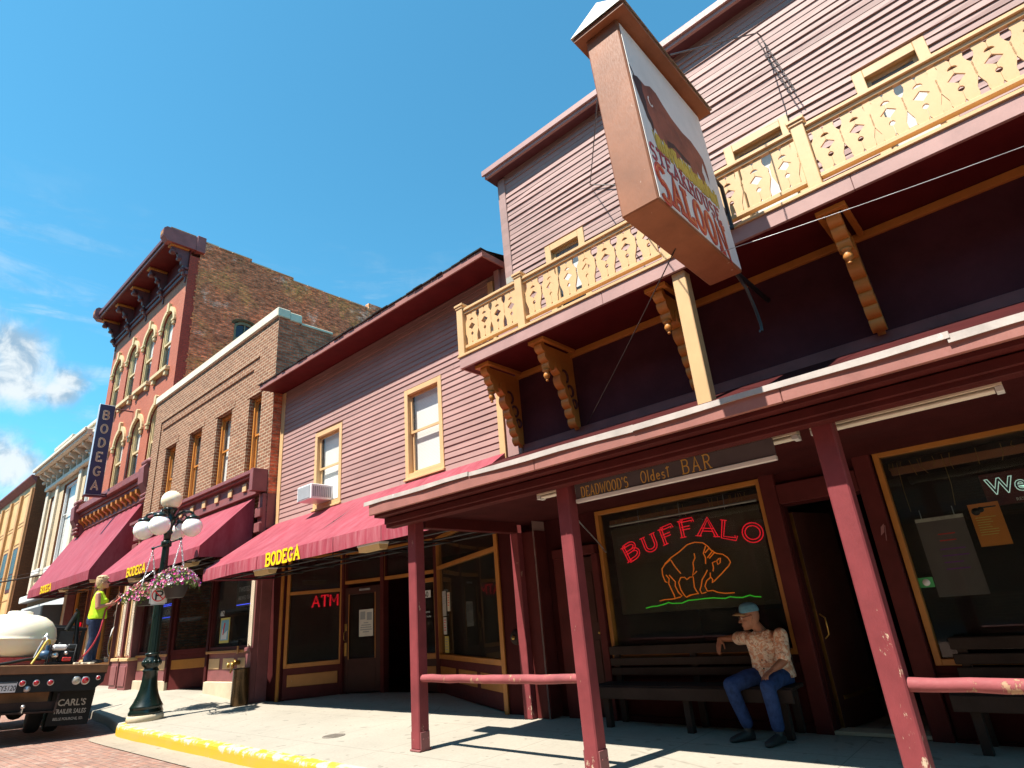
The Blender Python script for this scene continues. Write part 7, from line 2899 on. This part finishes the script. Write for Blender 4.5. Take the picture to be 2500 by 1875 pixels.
def limb(mb, pts):
    for (p, r), (q, s) in zip(pts[:-1], pts[1:]):
        capsule(mb, p, r, q, s)


def loft(mb, secs, n=24):
    """closed trunk from oval sections: (centre, half width vector, half depth vector)"""
    vs, fs = [], []
    for c, a, b in secs:
        c, a, b = Vector(c), Vector(a), Vector(b)
        for k in range(n):
            w = 2 * PI * k / n
            ca, sa = math.cos(w), math.sin(w)
            e = .82
            vs.append(c + a * math.copysign(abs(ca) ** e, ca) + b * math.copysign(abs(sa) ** e, sa))
    m = len(secs)
    for i in range(m - 1):
        for k in range(n):
            fs.append((i * n + k, i * n + (k + 1) % n, (i + 1) * n + (k + 1) % n, (i + 1) * n + k))
    fs.append(list(range(n))[::-1]); fs.append([(m - 1) * n + k for k in range(n)])
    mb.add(vs, fs, smooth=True)


def weld(mb, name, mat, parent, voxel=.008, smooth=4, label=None):
    """closed blobs -> one continuous skin"""
    o = mb.build('tmp_' + name, mat, nouv=True)
    bm = bmesh.new(); bm.from_mesh(o.data)
    bmesh.ops.recalc_face_normals(bm, faces=bm.faces)
    bm.to_mesh(o.data); bm.free()
    md = o.modifiers.new('r', 'REMESH'); md.mode = 'VOXEL'; md.voxel_size = voxel; md.use_smooth_shade = True
    ms = o.modifiers.new('s', 'SMOOTH'); ms.iterations = smooth; ms.factor = .5
    dg = bpy.context.evaluated_depsgraph_get()
    me = bpy.data.meshes.new_from_object(o.evaluated_get(dg))
    me.name = name
    bpy.data.objects.remove(o)
    for p in me.polygons: p.use_smooth = True
    ob = bpy.data.objects.new(name, me)
    COL.objects.link(ob)
    if parent is not None:
        ob.parent = parent; ob.matrix_parent_inverse = root_inv(parent)
    tag(ob, label)
    return ob


def head_shapes(mb, C, fwd, up, s=1.0, old=False):
    """skull, jaw, nose, brow, ears, lips around the centre C"""
    f, u = Vector(fwd).normalized(), Vector(up).normalized()
    u = (u - f * u.dot(f)).normalized()
    r = f.cross(u)
    P = lambda x, y, z: Vector(C) + (r * x + f * y + u * z) * s
    loft(mb, [(P(0, -.01, .118), r * .012 * s, f * .012 * s), (P(0, -.012, .112), r * .040 * s, f * .048 * s), (P(0, -.012, .09), r * .064 * s, f * .080 * s), (P(0, -.01, .05), r * .076 * s, f * .097 * s),
              (P(0, -.006, .01), r * .077 * s, f * .100 * s), (P(0, .0, -.03), r * .072 * s, f * .094 * s), (P(0, .012, -.065), r * .063 * s, f * .080 * s),
              (P(0, .030, -.095), r * .048 * s, f * .058 * s), (P(0, .045, -.112), r * .030 * s, f * .036 * s), (P(0, .05, -.118), r * .012 * s, f * .014 * s)], 20)
    capsule(mb, P(0, .093, .012), .009 * s, P(0, .116, -.028), .013 * s)                # nose
    for q in (-1, 1):
        capsule(mb, P(q * .010, .102, -.032), .009 * s, P(q * .011, .098, -.033), .009 * s)
        capsule(mb, P(q * .012, .088, .022), .010 * s, P(q * .05, .070, .024), .010 * s)   # brow
        capsule(mb, P(q * .044, .066, -.028), .020 * s, P(q * .050, .045, -.03), .020 * s)   # cheek
        capsule(mb, P(q * .077, -.004, .018), .011 * s, P(q * .075, .0, -.028), .009 * s)   # ear
        capsule(mb, P(q * .083, -.016, .015), .008 * s, P(q * .080, -.010, -.018), .007 * s)
    capsule(mb, P(-.018, .093, -.062), .0085 * s, P(.018, .093, -.062), .0085 * s)
    capsule(mb, P(-.015, .091, -.075), .009 * s, P(.015, .091, -.075), .009 * s)
    capsule(mb, P(-.01, .082, -.103), .016 * s, P(.01, .082, -.103), .016 * s)
    return P


def face_marks(P, parent, s, skin_dark):
    """eyes and mouth line as small meshes of their own"""
    mb = MB()
    for q in (-1, 1):
        mb.ball(P(q * .031, .079, .004), .012 * s, 10)
    mb.build('eye', M_whiteink, parent)
    mb = MB()
    for q in (-1, 1):
        mb.ball(P(q * .031, .0865, .004), .0058 * s, 8)
    mb.build('iris', M_ink, parent)
    mb = MB()
    mb.tube([P(-.022, .094, -.0685), P(-.010, .1005, -.068), P(.010, .1005, -.068), P(.022, .094, -.0685)], .0028 * s, 5)
    mb.build('mouth', skin_dark, parent)


def hand(mb, wrist, dirv, palm_n, thumb_side, curl, s=1.0, spread=.12):
    """palm and five fingers; curl = bend per knuckle in radians for index..little; palm_n points out of the palm"""
    d = Vector(dirv).normalized(); pn = Vector(palm_n).normalized(); pn = (pn - d * pn.dot(d)).normalized()
    t = Vector(thumb_side).normalized(); t = (t - d * t.dot(d) - pn * t.dot(pn)).normalized()
    W = Vector(wrist)
    loft(mb, [(W, t * .026 * s, pn * .018 * s), (W + d * .03 * s, t * .034 * s, pn * .016 * s), (W + d * .07 * s, t * .041 * s, pn * .014 * s), (W + d * .092 * s, t * .038 * s, pn * .011 * s)], 14)
    for i, (off, L, r) in enumerate(((.030, .075, .0088), (.010, .085, .0090), (-.010, .078, .0087), (-.029, .062, .0078))):
        c = curl[i] if isinstance(curl, (list, tuple)) else curl
        p = W + d * .085 * s + t * off * s
        dirn = (d + t * (off * spread * 9)).normalized()
        for k, fr in enumerate((.45, .32, .25)):
            ang = c * (k + .55)
            dd = (dirn * math.cos(ang) + pn * math.sin(ang)).normalized()
            q = p + dd * L * fr * s
            capsule(mb, p, r * s * (1 - .08 * k), q, r * s * (1 - .08 * (k + 1)), 10)
            p = q
    p = W + d * .022 * s + t * .026 * s
    q = p + (t * .75 + d * .60 + pn * .25).normalized() * .040 * s
    capsule(mb, p, .014 * s, q, .0108 * s, 10)
    c = curl[0] if isinstance(curl, (list, tuple)) else curl
    q2 = q + (t * .30 + d * .8 + pn * (.25 + .35 * c)).normalized() * .032 * s
    capsule(mb, q, .0106 * s, q2, .009 * s, 10)
    q3 = q2 + (t * .05 + d * .85 + pn * (.25 + .5 * c)).normalized() * .026 * s
    capsule(mb, q2, .009 * s, q3, .0078 * s, 10)


def shift(p, d):
    return (p[0] + d[0], p[1] + d[1], p[2] + d[2])


M_liproll = plain('lip_tone', (.25, .08, .055), .5)

# ---- the seated man
man = thing('person', (-2.6, 6.8, -.03), 'seated man in blue cap, floral shirt and jeans, one arm along the bench back', 'person')
HC = Vector((-2.695, 6.725, 1.085)); HF = Vector((-.88, -.44, -.10)); HU = Vector((-.10, -.02, 1))
SHR, ELR, WRR = (-2.785, 6.80, .885), (-2.985, 6.955, .875), (-3.15, 6.885, .872)
SHL, ELL, WRL = (-2.405, 6.70, .905), (-2.395, 6.605, .675), (-2.470, 6.475, .612)
HIR, KNR, ANR = (-2.69, 6.79, .51), (-2.915, 6.425, .475), (-2.855, 6.50, .09)
HIL, KNL, ANL = (-2.50, 6.77, .51), (-2.525, 6.385, .470), (-2.535, 6.455, .08)
mb = MB()
P = head_shapes(mb, HC, HF, HU, .98)
capsule(mb, (-2.61, 6.755, .93), .060, HC + Vector((.035, .02, -.075)), .054)
loft(mb, [((-2.595, 6.80, .45), (.13, 0, 0), (0, .095, 0)), ((-2.595, 6.80, .58), (.14, 0, 0), (0, .10, 0)), ((-2.595, 6.78, .74), (.145, 0, 0), (0, .10, 0)), ((-2.60, 6.76, .88), (.14, 0, 0), (0, .08, 0)), ((-2.605, 6.755, .94), (.07, 0, 0), (0, .06, 0))])
limb(mb, [(SHR, .046), (ELR, .041)]); limb(mb, [(ELR, .042), (WRR, .027)])
limb(mb, [(SHL, .046), (ELL, .041)]); limb(mb, [(ELL, .043), ((-2.425, 6.55, .645), .040), (WRL, .027)])
limb(mb, [(HIR, .075), (KNR, .05), (ANR, .036)]); limb(mb, [(HIL, .075), (KNL, .05), (ANL, .036)])
hand(mb, WRR, (-.10, -.45, -.88), (.35, .75, -.5), (.8, -.5, 0), (.10, .14, .18, .24), .98)
hand(mb, WRL, (-.42, -.80, -.36), (-.10, -.30, -.95), (-.75, .35, .1), (.26, .30, .34, .40), 1.0, .22)
body = weld(mb, 'body', M_skinold, man, .0055, 3)
face_marks(P, man, .98, M_liproll)
mb = MB()
loft(mb, [((-2.590, 6.80, .50), (.205, .02, 0), (-.01, .145, 0)), ((-2.590, 6.795, .58), (.198, .02, 0), (-.01, .150, 0)), ((-2.590, 6.785, .68), (.190, .025, 0), (-.02, .146, 0)), ((-2.595, 6.77, .79), (.190, .04, 0), (-.03, .130, 0)),
          ((-2.597, 6.755, .875), (.195, .055, .005), (-.03, .108, 0)), ((-2.600, 6.755, .92), (.150, .05, 0), (-.02, .085, 0)), ((-2.605, 6.755, .948), (.078, .02, 0), (-.01, .066, 0))])
limb(mb, [(SHR, .070), ((-2.90, 6.885, .875), .070), ((-2.94, 6.915, .873), .072)])
limb(mb, [(SHL, .070), ((-2.402, 6.645, .76), .072), ((-2.40, 6.628, .715), .075)])
capsule(mb, (-2.70, 6.70, .915), .03, (-2.62, 6.665, .86), .022); capsule(mb, (-2.53, 6.71, .935), .03, (-2.60, 6.655, .86), .022)
capsule(mb, (-2.72, 6.70, .54), .06, (-2.50, 6.68, .54), .06)
weld(mb, 'shirt', M_shirt, man, .010, 5)
mb = MB()
for pts in (((-2.66, 6.690, .955), (-2.72, 6.675, .925), (-2.685, 6.645, .875), (-2.640, 6.655, .90)), ((-2.565, 6.690, .955), (-2.515, 6.690, .930), (-2.545, 6.645, .875), (-2.590, 6.650, .90))):
    q = [Vector(p) for p in pts]
    mb.add(q + [p + Vector((0, -.006, .002)) for p in q], [(0, 1, 2, 3), (7, 6, 5, 4), (0, 4, 5, 1), (1, 5, 6, 2), (2, 6, 7, 3), (3, 7, 4, 0)])
each(mb, 'collar', M_shirt, man)
mb = MB()
mb.add([(-2.555, 6.637, .835), (-2.465, 6.655, .845), (-2.468, 6.642, .755), (-2.51, 6.630, .742), (-2.552, 6.624, .750)], [(0, 1, 2, 3, 4)])
mb.build('pocket', M_shirt, man)
mb = MB()
capsule(mb, (-2.635, 6.70, .915), .028, (-2.615, 6.685, .885), .022)
weld(mb, 'undershirt', M_tshirt, man, .006, 2)
mb = MB()
for z in (.60, .68, .77, .84):
    mb.ball((-2.625 + .01 * (z - .6), 6.648 - .01 * (z < .7) + .02 * (z > .8), z), .008, 8)
mb.build('shirt_button', M_ink, man)
mb = MB()
loft(mb, [((-2.595, 6.80, .445), (.185, 0, 0), (0, .13, 0)), ((-2.595, 6.80, .50), (.188, 0, 0), (0, .135, 0)), ((-2.595, 6.79, .575), (.172, 0, 0), (0, .128, 0))])
limb(mb, [(shift(HIR, (0, -.02, .01)), .098), (shift(HIR, (-.11, -.18, 0)), .088), (KNR, .073)]); limb(mb, [(KNR, .072), (shift(KNR, (.02, .03, -.15)), .070), (shift(ANR, (.0, 0, .04)), .062)])
limb(mb, [(shift(HIL, (0, -.02, .01)), .098), (shift(HIL, (-.01, -.20, 0)), .088), (KNL, .073)]); limb(mb, [(KNL, .072), (shift(KNL, (0, .03, -.15)), .070), (shift(ANL, (.0, 0, .04)), .062)])
weld(mb, 'trousers', M_denim, man, .010, 5)


def shoe(mb, ank, toe, zf, s=1.0):
    a, t = Vector(ank), Vector(toe)
    d = Vector((t.x - a.x, t.y - a.y, 0)).normalized()
    h = Vector((a.x, a.y, zf)) - d * .05
    r = Vector((d.y, -d.x, 0))
    S = lambda l, z, w, hh: (h + d * l * s + Vector((0, 0, z)), r * w * s, Vector((0, 0, hh)))
    loft(mb, [(h + d * -.012 + Vector((0, 0, .035)), r * .018, Vector((0, 0, .025))), S(.0, .042, .034, .042), S(.06, .048, .038, .048), S(.12, .042, .042, .042), S(.19, .032, .046, .032), S(.24, .025, .040, .025), S(.262, .020, .02, .016)], 16)
    capsule(mb, h + d * .05 + Vector((0, 0, .06)), .040, h + d * .048 + Vector((0, 0, .105)), .042)


mb = MB()
shoe(mb, ANR, (-2.96, 6.36, 0), -.027); shoe(mb, ANL, (-2.585, 6.30, 0), -.029)
weld(mb, 'shoes', M_shoe, man, .007, 3)
mb = MB()
f = HF.normalized(); u = (HU - f * HU.dot(f)).normalized(); r = f.cross(u)
Q = lambda x, y, z: HC + r * x + f * y + u * z
loft(mb, [(Q(0, -.012, .050), r * .083, f * .104), (Q(0, -.014, .085), r * .081, f * .101), (Q(0, -.012, .118), r * .070, f * .088), (Q(0, -.006, .142), r * .048, f * .060), (Q(0, 0, .152), r * .018, f * .022)], 22)
weld(mb, 'cap', M_cap, man, .006, 3)
mb = MB()
vs = []
nn_ = 13
for j, (l, dz) in enumerate(((.0, .062), (.04, .066), (.085, .054))):
    for i in range(nn_):
        w = -1 + 2 * i / (nn_ - 1)
        rr = .080 * w
        y = .088 * math.sqrt(max(0, 1 - (w * .92) ** 2)) + l * (1 - .75 * w * w)
        vs.append(Q(rr, y - .012 + .004, dz - .026 * w * w))
up_ = u * .006
fs = [(j * nn_ + i, j * nn_ + i + 1, (j + 1) * nn_ + i + 1, (j + 1) * nn_ + i) for j in range(2) for i in range(nn_ - 1)]
N_ = len(vs)
mb.add(vs + [v - up_ for v in vs], fs + [tuple(N_ + i for i in q[::-1]) for q in fs] + [(2 * nn_ + i, 2 * nn_ + i + 1, N_ + 2 * nn_ + i + 1, N_ + 2 * nn_ + i) for i in range(nn_ - 1)], smooth=True)
mb.build('cap_brim', M_capbrim, man)
mb = MB()
for q in (-1, 1):
    mb.tube([Q(q * .060, .078, .012), Q(q * .079, .03, .016), Q(q * .083, -.01, .018)], .003, 5)
    mb.bbox(-.001, .001, -.001, .001, -.001, .001)
    F = frame(Q(q * .032, .108, .004), r, f)
    ribbon(mb, arc(0, 0, .023, .016, 0, 360, 14), .004, F, 0, .003)
mb.build('glasses', M_ink, man)
# ---- the woman watering
wom = thing('person', (-14.92, 3.95, 1.07), 'blonde woman in a lime top and dark jeans watering from the truck bed', 'person')
fx, fy = .40, .917                                                   # the way she faces
rx_, ry_ = fy, -fx
W3 = lambda a, b, z: (-14.92 + rx_ * a + fx * b, 3.93 + ry_ * a + fy * b, z)     # a: to her right, b: forward
HF = Vector((fx, fy, .08)); HU = Vector((0, 0, 1)); HC = Vector(W3(0, .035, 2.595))
RV, FV = Vector((rx_, ry_, 0)), Vector((fx, fy, 0))
SL, SR = W3(-.165, .0, 2.36), W3(.165, .0, 2.36)
ER, WR_ = W3(.20, .03, 2.115), W3(.10, .215, 2.165)
EL, WL_ = W3(-.20, .10, 2.13), W3(-.06, .28, 2.26)
mb = MB()
P = head_shapes(mb, HC, HF, HU, .95)
capsule(mb, W3(0, .0, 2.42), .050, W3(0, .015, 2.54), .046)
loft(mb, [(W3(0, 0, 1.95), RV * .14, FV * .10), (W3(0, 0, 2.10), RV * .13, FV * .10), (W3(0, .01, 2.25), RV * .135, FV * .10), (W3(0, 0, 2.37), RV * .13, FV * .07), (W3(0, 0, 2.42), RV * .06, FV * .05)])
limb(mb, [(SR, .052), (ER, .044)]); limb(mb, [(ER, .045), (WR_, .026)])
limb(mb, [(SL, .052), (EL, .044)]); limb(mb, [(EL, .045), (WL_, .026)])
limb(mb, [(W3(.085, 0, 1.93), .08), (W3(.085, .03, 1.53), .05), (W3(.085, -.03, 1.14), .036)])
limb(mb, [(W3(-.085, 0, 1.93), .08), (W3(-.085, .05, 1.53), .05), (W3(-.085, .02, 1.14), .036)])
WD = Vector(W3(-.10, .85, 2.83)) - Vector(W3(.08, .19, 2.16)); WD.normalize()     # wand direction
hand(mb, WR_, Vector((fx, fy, .15)) - RV * .5, -RV * .9 + Vector((0, 0, .2)), (0, 0, 1), (.75, .8, .8, .8), .92)
hand(mb, WL_, Vector((fx, fy, .35)) + RV * .35, RV * .9, (0, 0, 1), (.75, .8, .8, .8), .92)
weld(mb, 'body', M_skin, wom, .0065, 3)
face_marks(P, wom, .95, M_liproll)
mb = MB()
loft(mb, [(W3(0, .02, 1.90), RV * .205, FV * .160), (W3(0, .02, 1.96), RV * .200, FV * .158), (W3(0, .02, 2.07), RV * .180, FV * .145), (W3(0, .025, 2.17), RV * .178, FV * .142), (W3(0, .025, 2.25), RV * .178, FV * .140), (W3(0, .01, 2.33), RV * .165, FV * .105), (W3(0, .0, 2.395), RV * .135, FV * .075), (W3(0, .0, 2.435), RV * .068, FV * .058)])
for s in (-1, 1):
    capsule(mb, W3(s * .075, .11, 2.235), .062, W3(s * .07, .085, 2.20), .066)
    capsule(mb, W3(s * .14, 0, 2.37), .058, W3(s * .155, 0, 2.345), .06)
weld(mb, 'top', M_hivis, wom, .009, 4)
mb = MB()
loft(mb, [(W3(0, -.01, 1.80), RV * .175, FV * .130), (W3(0, -.005, 1.88), RV * .185, FV * .150), (W3(0, .0, 1.95), RV * .172, FV * .142), (W3(0, .005, 1.99), RV * .160, FV * .130)])
limb(mb, [(W3(.09, -.005, 1.87), .108), (W3(.088, .02, 1.55), .076), (W3(.085, -.03, 1.20), .064), (W3(.085, -.03, 1.14), .070)])
limb(mb, [(W3(-.09, -.005, 1.87), .108), (W3(-.088, .04, 1.55), .076), (W3(-.085, .02, 1.20), .064), (W3(-.085, .02, 1.14), .070)])
weld(mb, 'trousers', M_denimdk, wom, .010, 5)
mb = MB()
shoe(mb, W3(.085, -.03, 1.14), W3(.10, .16, 1.1), 1.075, .92); shoe(mb, W3(-.085, .02, 1.14), W3(-.10, .20, 1.1), 1.07, .92)
weld(mb, 'shoes', M_shoe, wom, .008, 3)
mb = MB()
f = HF.normalized(); u = (HU - f * HU.dot(f)).normalized(); r = f.cross(u)
Q = lambda x, y, z: HC + (r * x + f * y + u * z) * .95
loft(mb, [(Q(0, -.025, .172), r * .012, f * .015), (Q(0, -.025, .166), r * .045, f * .055), (Q(0, -.02, .145), r * .074, f * .092), (Q(0, -.02, .10), r * .088, f * .108), (Q(0, -.035, .05), r * .093, f * .102), (Q(0, -.05, .0), r * .090, f * .085), (Q(0, -.062, -.045), r * .080, f * .062), (Q(0, -.066, -.085), r * .062, f * .038), (Q(0, -.07, -.10), r * .03, f * .02)], 20)
rnd = random.Random(3)
for i in range(26):
    w = rnd.uniform(0, 2 * PI); e = rnd.uniform(.02, .14)
    a_ = Q(.075 * math.cos(w), -.03 + .085 * math.sin(w), e)
    if (a_ - HC).dot(f) > .075 and e < .09: continue
    capsule(mb, a_, .022, a_ + Vector((rnd.uniform(-.02, .02), rnd.uniform(-.02, .02), rnd.uniform(-.03, .01))), .014, 8)
capsule(mb, Q(-.03, .085, .098), .020, Q(.045, .088, .088), .018)
weld(mb, 'hair', M_hair, wom, .007, 2)
mb = MB()
for q in (-1, 1):
    mb.ball(Q(q * .033, .094, .004), (.022, .022, .016), 10)
    mb.tube([Q(q * .055, .085, .01), Q(q * .080, .03, .012), Q(q * .084, -.005, .012)], .003, 5)
mb.build('sunglasses', M_ink, wom)
mb = MB()
A = Vector(W3(.055, .235, 2.135))
B = A + WD * .98
mb.tube([A - WD * .06, A + WD * .22], .019, 8)
t = thing('watering_wand', tuple(A), 'long aluminium watering wand with red grips held up to the left flower basket', 'watering wand')
mb.build('grip', M_redplastic, t)
mb = MB(); mb.tube([A + WD * .22, B], .0115, 8); mb.build('tube', M_alu, t)
mb = MB(); mb.tube([A + WD * .60, A + WD * .64], .016, 8); mb.tube([B, B + WD * .03, B + WD * .05], [.014, .03, .03], 10); mb.build('red_fitting', M_redplastic, t)
hose('hose', [A - WD * .06, Vector(W3(.10, .16, 2.06)), Vector(W3(.20, .155, 1.86)), Vector(W3(.26, .13, 1.62)), Vector(W3(.28, .04, 1.38)), Vector(W3(.27, -.10, 1.20)), Vector(W3(.22, -.26, 1.10)), Vector(W3(.05, -.55, 1.115))], .0165, M_hose,
     'red garden hose hanging from the watering wand down to the truck bed')
